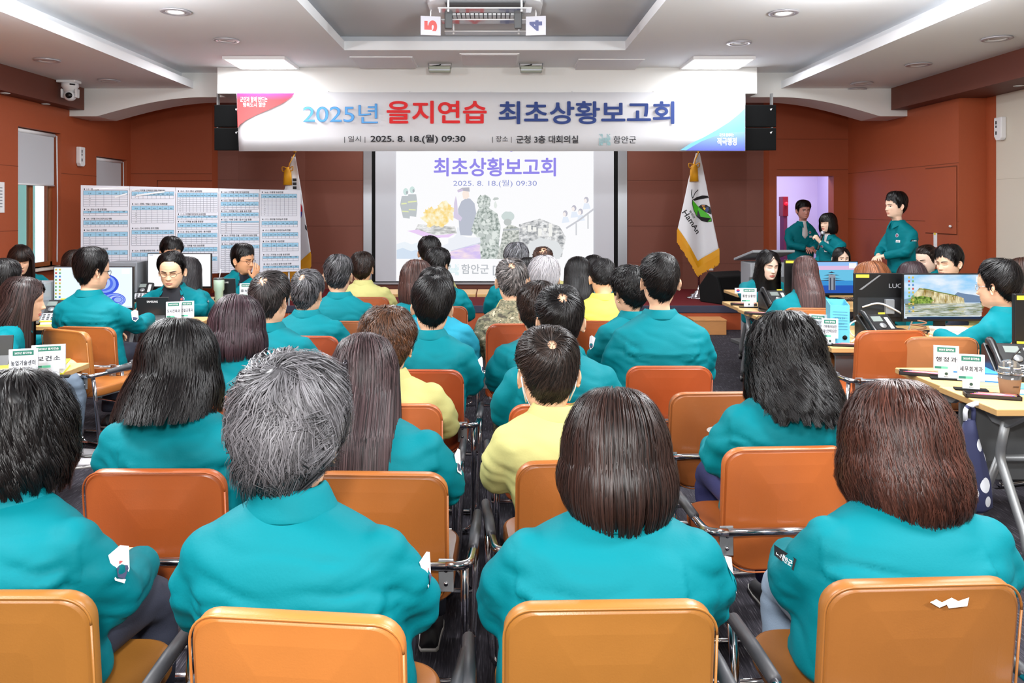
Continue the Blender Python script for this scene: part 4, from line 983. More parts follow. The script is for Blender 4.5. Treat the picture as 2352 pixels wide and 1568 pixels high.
# ------------------------------------------------------------------ chairs
def leather(c):
    c = tuple(int(v * .84) for v in c)
    return mat('leather_%d_%d_%d' % c, c, .36, spec=.5, noise_amt=.07, noise_scale=9, bump=.06, bump_scale=260)
RUST, TAN, GOLD = (190, 88, 38), (186, 110, 48), (182, 120, 50)
def curved_pad(w, h, t, r, bow, n=9):
    """upholstered pad in XZ: rounded outline, soft edges, bowed about the vertical axis"""
    out = rrect(w, h, r, 8); rings = []
    for ins, y in ((.010, -t / 2), (.003, -t / 2 + .004), (0, -t / 2 + .011), (0, t / 2 - .011), (.003, t / 2 - .004), (.010, t / 2)):
        rings.append([(x * (1 - 2 * ins / w), y, z * (1 - 2 * ins / h)) for x, z in out])
    mb = MB(); mb.loft(rings, 0, True, False)
    for ring, yy, dr in ((rings[0], -t / 2, 0), (rings[-1], t / 2, 1)):   # quilted faces
        n0 = len(ring); inner = []; cur = ring
        for q in (.80, .5, .2):
            nxt = [(x * q, yy + (-1 if dr == 0 else 1) * .004 * (1 - q ** 2), z * q) for x, _, z in ring]
            v = cur + nxt; mb.add(v, [(i, (i + 1) % n0, n0 + (i + 1) % n0, n0 + i) for i in range(n0)], 0, True); cur = nxt
        mb.add(cur, [tuple(range(n0))], 0, True)
    mb.v = [(x, y + bow * (x / (w / 2)) ** 2, z) for x, y, z in mb.v]
    return mb
CH_B, CH_P = [], []
def make_chair():
    """folding armchair: front is +Y, backrest faces the camera"""
    t = thing('armchair', 'x', 'chair')
    pad = curved_pad(.415, .405, .042, (.062, .062, .10, .10), .022)
    bk = pad.build('backrest', leather(TAN), t, loc=(0, 0, .600), rot=(math.radians(6), 0, 0))
    b = MB(); o = [(x, -.0225, z) for x, z in rrect(.417, .407, (.063, .063, .10, .10), 8)]; o = [(x, y + .022 * (x / .2075) ** 2, z) for x, y, z in o]; o.append(o[0]); b.tube(o, .0028, 6); pp = b.build('piping', leather(TAN), bk)
    sp = curved_pad(.43, .42, .055, .09, .0); sp.v = [(x, z * 1.0, -y) for x, y, z in sp.v]
    sp.build('seat', leather(TAN), t, loc=(0, .235, .435), rot=(math.radians(3), 0, 0))
    b = MB(); b.tube([(-.19, .06, .40), (.19, .06, .40), (.19, .42, .408), (-.19, .42, .408), (-.19, .08, .40)], .010, 8, round_=.05); b.build('seat_frame', STEEL, t)
    # back bar running on as the two arms
    b = MB(); b.tube([(-.205, -.040, .545), (.205, -.040, .545)], .0125, 12); b.build('back_bar', CHROME, t)
    for s in (-1, 1):
        b = MB(); b.tube([(s * .205, -.040, .545), (s * .272, -.036, .547), (s * .278, .05, .550), (s * .278, .34, .550), (s * .274, .40, .528)], .0125, 12, round_=.045); a = b.build('armrest', CHROME, t)
        b = MB(); b.tube([(s * .278, .07, .557), (s * .278, .2, .559), (s * .278, .33, .558)], [.015, .017, .015], 12); b.build('arm_pad', mat('arm_pad_grey', (60, 60, 64), .5), a)
        b = MB(); b.tube([(s * .272, .36, .545), (s * .268, .33, .30), (s * .258, .30, .035), (s * .225, .30, .016)], .0120, 10, round_=.05); b.build('leg', CHROME, t)
        b = MB(); b.tube([(s * .258, -.01, .545), (s * .256, .02, .30), (s * .248, .05, .035), (s * .215, .05, .016)], .0120, 10, round_=.05); b.build('leg', CHROME, t)
        b = MB(); b.box((s * .205 - .022, -.028, .465), (s * .205 + .022, -.022, .560)); br = b.build('bracket', STEEL, t, bevel=.002)
        for z in (.49, .53): b = MB(); b.tube([(s * .205, -.034, z), (s * .205, -.024, z)], .006, 10); b.build('bolt', CHROME, br)
        b = MB(); b.tube([(s * .258, .33, .30), (s * .195, .30, .405)], .005, 8); b.build('brace', CHROME, t)
    for y in (.30, .05):
        b = MB(); b.tube([(-.226, y, .016), (.226, y, .016)], .0105, 10); b.build('crossbar', CHROME, t)
    b = MB(); b.tube([(-.262, .33, .30), (.262, .33, .30)], .009, 10); b.build('crossbar', CHROME, t)
    b = MB()
    return t
def kids(o): return [c for c in o.children]
def dup(o, parent=None):
    c = o.copy(); COL.objects.link(c)
    if parent is not None: c.parent = parent
    for k in kids(o): dup(k, c)
    return c
PROTO = make_chair(); _used = [False]
def recolour(o, c):
    for k in [o] + kids(o):
        if k is not o: recolour(k, c)
        if k is o and o.type == 'MESH' and o.name.split('.')[0] in ('backrest', 'piping', 'seat'):
            o.material_slots[0].link = 'OBJECT'; o.material_slots[0].material = leather(c)
def chair(label, px, pyt, colour, yaw=0.0, d=None, ztop=.805, group='tan leather folding armchairs'):
    """px, pyt: centre and top of the backrest; the depth follows from its height over the floor"""
    d = d or (H - ztop) * F / (pyt - CY)
    o = dup(PROTO) if _used[0] else PROTO; _used[0] = True
    o.location = (X(px, d), d, 0); o.rotation_euler = (0, 0, yaw); recolour(o, colour); tag(o, label, 'chair', group)
    CHAIRS.append((o.location.x, d))
    if d is not None: o.scale = (1, 1, ((H - (pyt - CY) * d / F) / .805))
    return o, d
CH = [
 ('golden leather chair at the lower left corner, cut by the frame edge', -20, 1352, GOLD, .0),
 ('bright orange leather chair behind the grey-haired man', 684, 1400, (216, 134, 62), -.10),
 ('golden leather chair behind the bobbed woman at the bottom centre', 1400, 1375, GOLD, .03),
 ('golden leather chair with a torn white sticker on its top edge', 2112, 1324, (178, 112, 50), .05),
 ('terracotta chair behind the woman with long loose black hair', 358, 1074, (190, 96, 44), .0),
 ('tan chair behind the woman with the hair clip, beside the aisle', 866, 1080, (178, 104, 44), -.03),
 ('tan chair behind the man in yellow with the face mask', 1340, 1053, (176, 102, 44), .08),
 ('orange chair behind the woman with wavy black hair, chrome bar across it', 1805, 1023, (206, 110, 50), .06),
 ('tan orange chair beside the aisle behind the curly-haired person in yellow', 895, 925, (200, 108, 56), .0),
 ('rust orange chair edge behind the yellow collar of the masked man', 1290, 925, (200, 96, 46), .06),
 ('empty tan chair with a white oval sticker in the row behind the audience', 1650, 898, (180, 104, 52), .05),
 ('rust red chair behind the black-haired man left of the aisle', 965, 847, (184, 80, 36), -.03),
 ('rust red chair behind the broad man with cropped hair', 1536, 839, (198, 92, 44), .0),
 ('terracotta chair mostly hidden behind the bob-haired woman', 600, 832, (190, 96, 44), .0),
 ('terracotta chair edge hidden between long black hair and the grey head', 515, 908, (190, 96, 44), .0),
 ('rust orange chair of the soldier, beside the right of the aisle', 1198, 742, (194, 88, 42), .0, 4.74),
 ('chair behind the close-cropped man in yellow', 1385, 735, (184, 90, 46), .0),
 ('chair with its corner showing right of the balding man', 700, 770, (196, 90, 50), -.05),
 ('tan chair top under the row of teal backs on the left', 790, 736, (184, 108, 62), .0),
 ('chair corner behind the yellow jacket near the front table', 840, 681, (184, 96, 54), -.05),
 ('small chair corner between two teal jackets left of the aisle', 1014, 702, (190, 100, 60), -.05),
]
def sticker(ch, pts, m):
    for k in kids(ch):
        if k.name.split('.')[0] == 'backrest':
            b = MB(); b.poly([(x, -.0275 + .022 * (x / .2075) ** 2, z) for x, z in pts]); o = b.build('sticker', m, k, solid=.0008); o['label'] = 'white sticker'
SW = mat('sticker_white', (226, 226, 222), .5)
for lab, px, py, c, yw, *dd in CH:
    ch, _ = chair(lab, px, py, c, yw, *dd)
    if 'torn white' in lab: sticker(ch, [(-.005, .178), (.015, .166), (.03, .172), (.035, .164), (.075, .166), (.078, .184), (.055, .178), (.04, .186), (.02, .177), (.008, .184)], SW)
    if 'oval' in lab: sticker(ch, [(-.03 + .030 * math.cos(a), .055 + .014 * math.sin(a)) for a in [2 * math.pi * k / 18 for k in range(18)]], SW)
# ------------------------------------------------------------------ desks
BEECH = mat('beech_laminate', (206, 166, 108), .45, noise_amt=.05, noise_scale=6, stretch=(2, 12, 2))
EDGE = mat('plywood_edge', (190, 150, 96), .5, noise_amt=.10, noise_scale=60, stretch=(.2, .2, 8))
DGREY = mat('dark_grey_panel', (84, 86, 88), .6)
def fold_desk(label, loc, yaw, w=1.5, dp=.50, h=.72, modesty=True, group='beech folding desks on castors'):
    """folding desk: worktop long along local X, user sits on +Y, modesty panel on the -Y side"""
    t = thing('folding_desk', label, 'desk', loc, yaw, group)
    b = MB(); b.box((-w / 2, -dp / 2, h - .03), (w / 2, dp / 2, h)); b.build('worktop', BEECH, t, bevel=.003)
    b = MB(); b.prism(rrect3(w + .004, dp + .004, .004, h - .027), (0, 0, .024)); b.build('edge_band', EDGE, t)
    for s in (-1, 1):
        x = s * (w / 2 - .16)
        b = MB(); b.tube([(x, .03, h - .10), (x, -.02, .45), (x, .16, .16), (x, .18, .075)], .020, 12, round_=.05); b.build('leg', STEEL, t)
        b = MB(); b.tube([(x, -.02, .44), (x, -.17, .16), (x, -.18, .075)], .018, 12, round_=.05); b.build('leg', STEEL, t)
        b = MB(); b.prism([(x - .015, -.20, h - .032), (x - .015, .20, h - .032), (x - .015, .12, h - .085), (x - .015, .05, h - .125), (x - .015, -.05, h - .125), (x - .015, -.12, h - .085)], (.03, 0, 0)); b.build('bracket', STEEL, t, bevel=.004)
        for y in (.18, -.18):
            c = MB(); c.tube([(x - .013, y + .012, .030), (x + .013, y + .012, .030)], .029, 16); c.tube([(x, y, .035), (x, y, .078)], .011, 10)
            wh = c.build('castor', BLACK, t)
            c = MB(); c.tube([(x - .0145, y + .012, .030), (x + .0145, y + .012, .030)], .019, 14); c.build('hub', STEEL, wh)
    b = MB(); b.tube([(-w / 2 + .16, -.02, .44), (w / 2 - .16, -.02, .44)], .016, 10); b.build('rail', STEEL, t)
    if modesty: b = MB(); b.box((-w / 2 + .05, -dp / 2 + .07, .30), (w / 2 - .05, -dp / 2 + .085, h - .06)); b.build('modesty_panel', DGREY, t, bevel=.003)
    return t
def rrect3(w, dp, r, z): return [(x, y, z) for x, y in rrect(w, dp, r, 3)]
# ------------------------------------------------------------------ the audience and the staff
def R(n): return np.random.RandomState(n)
BLK = ((6, 5, 6), (28, 23, 23)); DBR = ((16, 10, 9), (56, 38, 31)); BRN = ((30, 18, 14), (88, 56, 45)); AUB = ((84, 46, 26), (176, 112, 74)); GRY = ((16, 16, 18), (116, 114, 118)); WHT = ((96, 95, 99), (176, 173, 177))
Tn = (18, 150, 162); Tm = (22, 140, 152)
# front row
person('person with wavy black hair at the lower left corner, white badge on the sleeve', (25, 842), 1.93, hair_fall(R(11), 8000, zend=-.11, vol=.034, wave=.013, wfreq=1.4, clumpy=.6, curlin=.2, w=0.0010), sw=1.0, fat=1.02, seed=11, voxel=.009, patch=(None, 'white'), hair_c=BLK, arms=('lap', 'lap'), yaw=-.10)
person('man with thick grey tousled hair and a teal jacket, front left', (660, 838), 1.86, hair_short(R(12), 9000, L=.065, top=.036, sidev=.026, curl=.022, clumpy=.75, locks=110, lift=.014, grey=grey_mix(.10, .62), w=0.0011, tilt=.55, twist=.9), hs=1.22, wide=.96, sw=1.06, fat=1.05, seed=12, voxel=.009, hyaw=-.06, collar=.058, hair_c=GRY, patch=(None, 'white'), fine=True, yoke=False)
person('woman with a short brown bob and a teal jacket, front centre', (1418, 886), 1.90, hair_fall(R(13), 8000, zend=-.165, vol=.036, curlin=.62, vshape=.055, w=0.0010, flare=.20, jit=.03, tilt=.35), hs=1.14, sw=1.05, fat=1.10, seed=13, voxel=.009, hair_c=((16, 10, 9), (64, 42, 36)), patch=(None, 'white'), ears=False, hpitch=.2)
person('woman with a glossy reddish brown bob, front right', (2075, 868), 1.99, hair_fall(R(14), 8000, zend=-.150, vol=.034, curlin=.45, vshape=.03, w=0.0010, wave=.005, flare=.20, jit=.045), hs=1.18, sw=1.05, fat=1.10, seed=14, voxel=.009, hair_c=((28, 15, 12), (96, 56, 45)), patch=('black', None), ears=False, trousers=(128, 146, 166), arms=('lap', 'lap'), hpitch=.2)
# second row
person('woman with long loose black hair over a teal jacket', (405, 726), 2.70, hair_fall(R(15), 7602, zend=-.125, vol=.036, back=.10, w=0.0011, wave=.003, jit=.03, flare=.16), hs=1.14, sw=1.02, seed=15, voxel=.010, hair_c=BLK, ears=False)
CLP = person('woman with long straight dark hair held by a clip', (835, 756), 2.68, hair_fall(R(16), 7679, zend=-.29, vol=.026, back=.10, w=0.0011, jit=.03), hs=1.12, seed=16, voxel=.010, hair_c=((20, 14, 16), (104, 82, 84)), patch=(None, 'white'), ears=False)
def hair_clip(P, pos, m, big=False):
    loc = P[1]; b = MB()
    if big:
        for s_ in (-1, 1): b.tube([loc((s_ * .012, pos[1] - .004, pos[2] + .035)), loc((s_ * .030, pos[1] - .022, pos[2] + .015)), loc((s_ * .030, pos[1] - .024, pos[2] - .02)), loc((s_ * .010, pos[1] - .004, pos[2] - .042))], .010, 10)
        b.tube([loc((-.014, pos[1] - .010, pos[2] + .036)), loc((.014, pos[1] - .010, pos[2] + .036))], .010, 8)
    else:
        b.tube([loc((pos[0], pos[1], pos[2] + .022)), loc((pos[0], pos[1] - .014, pos[2])), loc((pos[0], pos[1] - .004, pos[2] - .026))], [.006, .010, .005], 10); b.ball(loc((pos[0], pos[1] - .012, pos[2] + .012)), .009)
    b.build('hair_clip', m, P[0])
hair_clip(CLP, (-.03, -.142, .035), mat('dark_clip', (52, 48, 54), .2, .7))
person('man in a yellow jacket wearing a white face mask', (1262, 754), 2.79, hair_short(R(17), 8637, L=.055, top=.030, sidev=.014, bald=.24, tilt=.78, w=0.0012), hs=1.12, seed=17, voxel=.010, jc=YELLOW, hyaw=.10, mask=True, fine=True, hair_c=((14, 12, 12), (66, 52, 46)), yoke=False)
person('woman with wavy shoulder-length black hair, right of centre', (1810, 708), 2.93, hair_fall(R(18), 6808, zend=-.185, vol=.032, wave=.014, wfreq=1.7, clumpy=.72, locks=70, back=.09, w=0.0012, jit=.03), hs=1.14, sw=.92, seed=18, voxel=.010, hair_c=BLK, ears=False, trousers=(42, 44, 92))
# third row
person('woman with a dark bob in the third row on the left', (542, 672), 3.62, hair_fall(R(19), 5460, zend=-.115, vol=.032, curlin=.2, w=0.0014, flare=.18), hs=1.12, seed=19, hair_c=((22, 14, 18), (88, 66, 74)), ears=False)
person('person in a yellow jacket with short curly brown hair', (888, 711), 3.48, hair_short(R(20), 6409, L=.06, top=.034, sidev=.028, curl=.016, clumpy=.7, w=0.0015), hs=1.12, seed=20, jc=YELLOW, jname='yellow', hair_c=((40, 26, 20), (120, 78, 52)), yoke=False)
person('man with thinning dark hair behind the masked man', (1287, 656), 3.55, hair_short(R(21), 6239, L=.05, top=.026, sidev=.013, bald=.34, tilt=.78, w=0.0015), hs=1.12, sw=1.05, seed=21, hair_c=BLK, yaw=.05)
# fourth row
person('man with straight black hair left of the aisle in the fourth row', (990, 636), 4.19, hair_short(R(22), 5053, L=.06, top=.034, sidev=.020, w=0.0017), hs=1.12, sw=1.04, seed=22, hair_c=BLK, hroll=.06, patch=(None, 'white'), trousers=(196, 186, 172), shoes=(226, 226, 222))
person('balding man with dark hair, ear to the right, fourth row left', (614, 623), 4.36, hair_short(R(23), 4816, L=.05, top=.026, sidev=.014, bald=.46, tilt=.78, w=0.0018), hs=1.12, sw=1.02, seed=23, hair_c=((16, 14, 14), (70, 62, 62)), hyaw=-.25)
person('broad man with cropped black hair and a wide teal back', (1515, 581), 4.28, hair_short(R(24), 4893, L=.035, top=.022, sidev=.010, w=0.0018), hs=1.10, sw=1.10, fat=1.08, seed=24, hair_c=BLK, hpitch=.0)
EAR = person('woman with short wavy black hair and an earring', (1450, 612), 4.9, hair_short(R(25), 4038, L=.06, top=.030, sidev=.024, curl=.008, w=0.0021), hs=1.10, seed=25, hair_c=BLK, patch=('white', None), yaw=.15, hyaw=.3)
person('person with dark brown curly hair half hidden behind the thinning-haired man', (1238, 650), 4.3, hair_short(R(26), 4816, L=.06, top=.032, sidev=.026, curl=.010, w=0.0018), hs=1.10, seed=26, hair_c=DBR, sw=1.02)
# fifth row and forward
person('soldier in camouflage uniform with thin grey-black hair', (1175, 592), 5.04, hair_short(R(27), 3413, L=.045, top=.022, sidev=.010, w=0.0023, bald=.36, tilt=.78, grey=grey_mix(.35)), hs=1.06, sw=1.04, seed=27, hair_c=((24, 22, 22), (150, 142, 140)), camo=True, trousers=(90, 86, 66), yoke=False, collar=.055)
person('man with grizzled grey hair, third from the left wall side', (702, 618), 5.2, hair_short(R(28), 3825, L=.045, top=.022, sidev=.012, w=0.0021, bald=.32, tilt=.78, grey=grey_mix(.4)), hs=1.12, seed=28, hair_c=GRY, hyaw=-.2)
person('man with dark hair greying at the crown in front of the yellow jacket', (776, 584), 5.86, hair_short(R(29), 3253, L=.05, top=.024, sidev=.012, w=0.0024, bald=.12, grey=grey_mix(.22)), hs=1.10, seed=29, hair_c=GRY)
person('person in a yellow jacket with short dark hair near the front table', (831, 579), 7.4, hair_short(R(30), 2401, L=.055, top=.028, sidev=.018, w=0.0030, curl=.005), hs=1.10, seed=30, jc=YELLOW, hair_c=DBR, yoke=False)
person('woman with a brown bob left of the aisle', (957, 593), 5.6, hair_fall(R(31), 2839, zend=-.15, vol=.032, w=0.0022, curlin=.2), hs=1.10, seed=31, hair_c=((42, 26, 24), (108, 74, 66)), ears=False)
person('man with dark hair mostly hidden behind the fourth-row man', (1000, 614), 4.95, hair_short(R(32), 3983, L=.05, top=.028, sidev=.014, w=0.0021), hs=1.12, seed=32, hair_c=BLK, jc=(34, 134, 158), tilt=.03, sw=1.03)
person('man with black hair and glasses turned right, left of the screen caption', (1000, 568), 6.72, hair_short(R(33), 2757, L=.05, top=.026, sidev=.014, w=0.0027), hs=1.08, seed=33, hair_c=BLK, hyaw=-.5, glasses=(40, 40, 42))
person('person with parted black hair and a yellow jacket at the front table', (986, 542), 7.7, hair_short(R(34), 2193, L=.06, top=.028, sidev=.016, w=0.0032), hs=1.12, seed=34, hair_c=BLK, jc=YELLOW, yoke=False)
person('person with smooth grey hair at the front table', (1186, 557), 6.95, hair_short(R(35), 2193, L=.06, top=.028, sidev=.018, w=0.0032, grey=grey_mix(.5)), hs=1.12, seed=35, hair_c=((40, 40, 44), (130, 130, 136)), lean=.12)
person('dark-haired woman in yellow half hidden in front of the white-haired man', (1213, 587), 6.25, hair_fall(R(36), 2121, zend=-.15, vol=.026, w=0.0028), hs=1.06, seed=36, hair_c=BLK, jc=YELLOW, ears=False)
person('balding man with a brown scalp at the front table', (1247, 563), 7.65, hair_short(R(37), 2174, L=.03, top=.014, sidev=.009, w=0.0033, bald=.62, tilt=.78), hs=1.10, seed=37, hair_c=((46, 30, 24), (96, 66, 52)), jc=YELLOW, yoke=False)
person('person with white hair in the fifth row', (1250, 590), 5.65, hair_short(R(38), 2876, L=.07, top=.034, sidev=.026, w=0.0026, grey=lambda z, rs: .55 + .45 * rs.rand(len(z))), hs=1.10, seed=38, hair_c=WHT)
person('woman with long black hair beside the right edge of the slide', (1328, 586), 6.95, hair_fall(R(39), 2121, zend=-.24, vol=.030, w=0.0028, back=.06), hs=1.10, seed=39, hair_c=BLK, ears=False)
person('dark-haired person almost hidden behind long black hair', (1364, 586), 7.6, hair_short(R(40), 2232, L=.05, top=.026, sidev=.016, w=0.0032), hs=1.06, seed=40, hair_c=BLK)
person('man in a bright yellow jacket with close-cropped hair', (1386, 590), 5.87, hair_short(R(41), 3371, L=.03, top=.016, sidev=.006, w=0.0024, nape=-.035), hs=1.08, sw=1.04, seed=41, jc=(226, 214, 92), hair_c=BLK, hpitch=.3, yoke=False)
b = MB(); b.ball(EAR[1]((-.080, -.016, -.050)), .006); b.build('earring', mat('earring_gold', (226, 200, 140), .2, 1.0), EAR[0])
# ------------------------------------------------------------------ staff at the side desks and standing people
# chairs at the side desks
for lab, px, py, c, yw, *dd in (('tan chair empty beside the woman with the claw clip', 152, 756, (196, 120, 54), -.45, 5.02), ('tan chair of the dark-haired man at the swirl monitor', 197, 749, (184, 104, 48), -.12, 5.32), ('orange chair behind the file box, pushed back from the desk', 2045, 757, (204, 104, 50), .1, 4.64), ('peach tan chair empty before the right desk', 2158, 772, (212, 136, 84), -.08, 4.62), ('tan chair of the man at the cliff monitor, at the right edge', 2385, 778, (206, 124, 66), .28, 4.54), ('tan chair corner of the woman with long brown hair', 1868, 706, (200, 122, 64), -.1, 5.72)):
    chair(lab, px, py, c, yw, *dd)
person('man with dark hair and glasses at the blue swirl monitor, back turned', (205, 570), 5.6, hair_short(R(60), 3586, L=.055, top=.034, sidev=.012, w=0.0022), hs=1.12, sw=1.04, seed=60, yaw=-.12, hyaw=-.55, glasses=(60, 60, 62), fine=True, arms=('lap', 'desk'), patch=(None, 'white'), hair_c=BLK)
CLW = person('woman with long dark hair, beige claw clip and jeans at the lower left desk', (50, 630), 4.85, hair_fall(R(61), 3447, zend=-.36, vol=.026, w=0.0019, back=.07, phf=58), hs=1.10, seed=61, yaw=-1.05, hyaw=-.12, trousers=(96, 110, 126), shoes=(214, 212, 216), hair_c=((20, 13, 13), (72, 52, 50)), fine=True, arms=('lap', 'lap'), patch=(None, 'badge'), female=True)
person('man at the left frame edge with dark hair, back turned', (8, 596), 5.45, hair_short(R(62), 3142, L=.055, top=.03, sidev=.014, w=0.0025), hs=1.1, seed=62, yaw=-.5, hair_c=BLK)
person('woman with dark shoulder-length hair by the left window, looking down', (47, 558), 8.3, hair_fall(R(63), 1949, zend=-.2, vol=.024, w=0.0030, bangs=True, phf=50), hs=1.2, seed=63, yaw=-2.55, hyaw=.0, hpitch=.25, fine=True, eyes='down', female=True, hair_c=DBR, shirt=(30, 32, 40), arms=('desk', 'desk'))
person('man in glasses and a dark shirt under the teal jacket, facing the room', (396, 577), 6.68, hair_short(R(64), 2620, L=.045, top=.028, sidev=.008, w=0.0028, front=.012, bang=.0, tilt=.1, twist=.2), hs=1.12, wide=1.04, sw=1.05, seed=64, yaw=math.pi + .05, hyaw=.05, hpitch=.22, fine=True, eyes='down', glasses=(70, 66, 60), shirt=(22, 24, 34), openv=1.7, badge=True, patch=('black', None), arms=('desk', 'desk'), yoke=False, hair_c=BLK, skin=(236, 190, 156))
person('woman with long black hair seen from behind at the white monitor', (432, 586), 7.05, hair_fall(R(65), 2022, zend=-.28, vol=.026, w=0.0029, back=.07), hs=1.04, seed=65, hair_c=((24, 22, 24), (62, 58, 60)), ears=False, sw=.9)
person('man with tousled black hair behind the white monitor, looking down', (392, 543), 8.5, hair_short(R(66), 1919, L=.06, top=.03, sidev=.02, w=0.0036, bang=.035, curl=.004), hs=1.14, seed=66, yaw=-2.5, hpitch=.25, fine=True, eyes='down', hair_c=BLK)
person('man in glasses touching his mouth, in profile by the chart board', (557, 560), 8.2, hair_short(R(67), 2015, L=.055, top=.03, sidev=.016, w=0.0034, bang=.03), hs=1.16, seed=67, yaw=-2.0, hyaw=.0, hpitch=.12, fine=True, eyes='down', glasses=(70, 60, 60), shirt=(24, 28, 44), openv=1.6, arms=('lap', ((.20, .16, .80), (.05, .27, .985))), hands=('relaxed', 'open'), handdir={1: ((-.1, .25, 1), (-.2, -1, .2))}, hair_c=BLK, yoke=False, skin=(214, 158, 120))
person('dark-haired person just visible behind the dark-haired man at the left monitor', (172, 575), 6.9, hair_short(R(68), 2543, L=.05, top=.028, sidev=.018, w=0.0029), hs=1.08, seed=68, hair_c=DBR, sw=.9)
# right side
person('woman with long black hair and a black top, facing the room', (1762, 570), 7.62, hair_fall(R(70), 1873, zend=-.235, vol=.020, w=0.0030, phf=58, wave=.006, curlin=-.15, front_len=-.26), hs=1.12, wide=.96, seed=70, yaw=-(math.pi - .18), hpitch=.18, fine=True, eyes='down', female=True, shirt=(14, 14, 18), openv=1.4, hair_c=BLK, arms=('desk', 'desk'), yoke=False, skin=(240, 206, 186))
person('woman with long straight brown hair, back turned, at the sea wallpaper monitor', (1851, 582), 6.05, hair_fall(R(71), 2529, zend=-.30, vol=.014, w=0.0024, back=.10, jit=.04), hs=1.0, seed=71, yaw=-.1, hair_c=((42, 26, 26), (104, 72, 68)), ears=False)
person('woman whose eyes and forehead show over the sea wallpaper monitor', (1932, 565), 8.85, hair_fall(R(72), 1530, zend=-.15, vol=.016, w=0.0035, phf=52), hs=.97, seed=72, yaw=math.pi, hpitch=.05, fine=True, eyes='open', female=True, hair_c=BLK, skin=(240, 206, 186))
person('woman with an auburn bob behind the black monitor', (2004, 597), 6.25, hair_fall(R(73), 2346, zend=-.15, vol=.034, w=0.0026, curlin=.2), hs=1.12, seed=73, yaw=.7, hair_c=AUB, fine=True, female=True, patch=('white', None))
person('person with smooth dark brown hair behind the lakeside cliff monitor', (2097, 597), 6.75, hair_fall(R(74), 2346, zend=-.12, vol=.028, w=0.0026), hs=1.08, seed=74, yaw=.1, hair_c=((34, 24, 28), (84, 66, 70)), ears=False)
person('woman with a brown ponytail in profile by the right wall', (2132, 560), 8.1, hair_tail(R(175), hair_short(R(75), 2174, L=.09, top=.016, sidev=.010, tilt=1.15, twist=.1, w=0.0033, bang=.0), 260, (0, -.115, .03), .30, w=0.0033), hs=1.08, seed=75, yaw=1.95, hpitch=.25, fine=True, eyes='down', female=True, hair_c=DBR, skin=(240, 206, 186))
person('young man in a yellow jacket with a dark fringe, in profile by the right wall', (2181, 562), 7.25, hair_short(R(76), 2335, L=.06, top=.03, sidev=.016, w=0.0031, bang=.045, tilt=.25, twist=.1), hs=1.14, seed=76, yaw=1.95, hpitch=.12, fine=True, eyes='down', jc=YELLOW, shirt=(236, 236, 240), hair_c=BLK, yoke=False, skin=(236, 192, 162))
person('man with glasses and black hair at the lakeside cliff monitor, back turned', (2298, 597), 4.88, hair_short(R(77), 4060, L=.06, top=.034, sidev=.020, w=0.0020), hs=1.12, sw=1.04, seed=77, yaw=.28, hyaw=.35, fine=True, glasses=(206, 208, 212), arms=('desk', 'lap'), hands=('flat', 'relaxed'), hair_c=BLK)
person('person with brown hair cut by the right frame edge', (2352, 588), 6.0, hair_fall(R(78), 2587, zend=-.12, vol=.03, w=0.0024), hs=1.08, seed=78, hair_c=BRN, ears=False)
SPK = person('woman speaking into a microphone beside the doorway', (1902, 487), 9.9, hair_fall(R(79), 1500, zend=-.13, vol=.026, w=0.0040, phf=55, curlin=.2, bangs=True), pose='stand', hs=1.12, seed=79, yaw=2.0, hpitch=.05, fine=True, eyes='down', female=True, shirt=(232, 232, 236), badge=True, patch=('black', None), hair_c=BLK, arms=(((.19, .13, .83), (.05, .285, .985)), 'side'), hands=('grip', 'relaxed'), handdir={0: ((.3, .5, .8), (.9, .1, -.2))}, yoke=False, skin=(238, 200, 176))
person('man standing in the doorway with a white shirt collar', (1845, 460), 11.5, hair_short(R(80), 1500, L=.06, top=.032, sidev=.014, w=0.0048, bang=.035, tilt=.2), pose='stand', hs=1.10, sw=1.05, seed=80, yaw=math.pi + .15, hyaw=-.05, hpitch=.06, fine=True, eyes='open', shirt=(206, 204, 206), badge=True, arms=('front', 'front'), yoke=False, hair_c=BLK, trousers=(30, 34, 46), skin=(196, 140, 126))
person('tall young man standing in profile with hands joined before the right wall', (2057, 441), 8.9, hair_short(R(81), 2015, L=.06, top=.034, sidev=.016, w=0.0034, bang=.045, tilt=.2, twist=.1), pose='stand', hs=1.12, sw=1.0, seed=81, yaw=1.72, hpitch=.05, fine=True, eyes='open', badge=True, patch=('black', None), arms=('front', 'front'), yoke=False, hair_c=BLK, skin=(238, 200, 176))
# microphone in the speaker's hand
def microphone(P):
    bpy.context.view_layer.update(); mw = P[0].matrix_world; zz = P[2]
    a = mw @ Vector((-.035, .275, zz(1.00))); b_ = mw @ Vector((-.005, .185, zz(1.145)))
    ax = (b_ - a).normalized(); t = thing('microphone', 'black handheld microphone with a silver head held to the mouth of the speaking woman', 'microphone', a)
    q = ax.to_track_quat('Z', 'Y'); t.rotation_mode = 'QUATERNION'; t.rotation_quaternion = q
    m = MB(); m.lathe([(.010, -.12), (.013, -.11), (.016, .06), (.020, .09)], 16); m.build('handle', BLACK, t)
    m = MB(); m.ball((0, 0, .118), (.028, .028, .032), 0, 10); m.build('mesh_head', mat('mic_mesh', (170, 172, 178), .4, .6), t)
microphone(SPK)
hair_clip(CLW, (0, -.128, .0), mat('beige_clip', (204, 172, 138), .35), True)
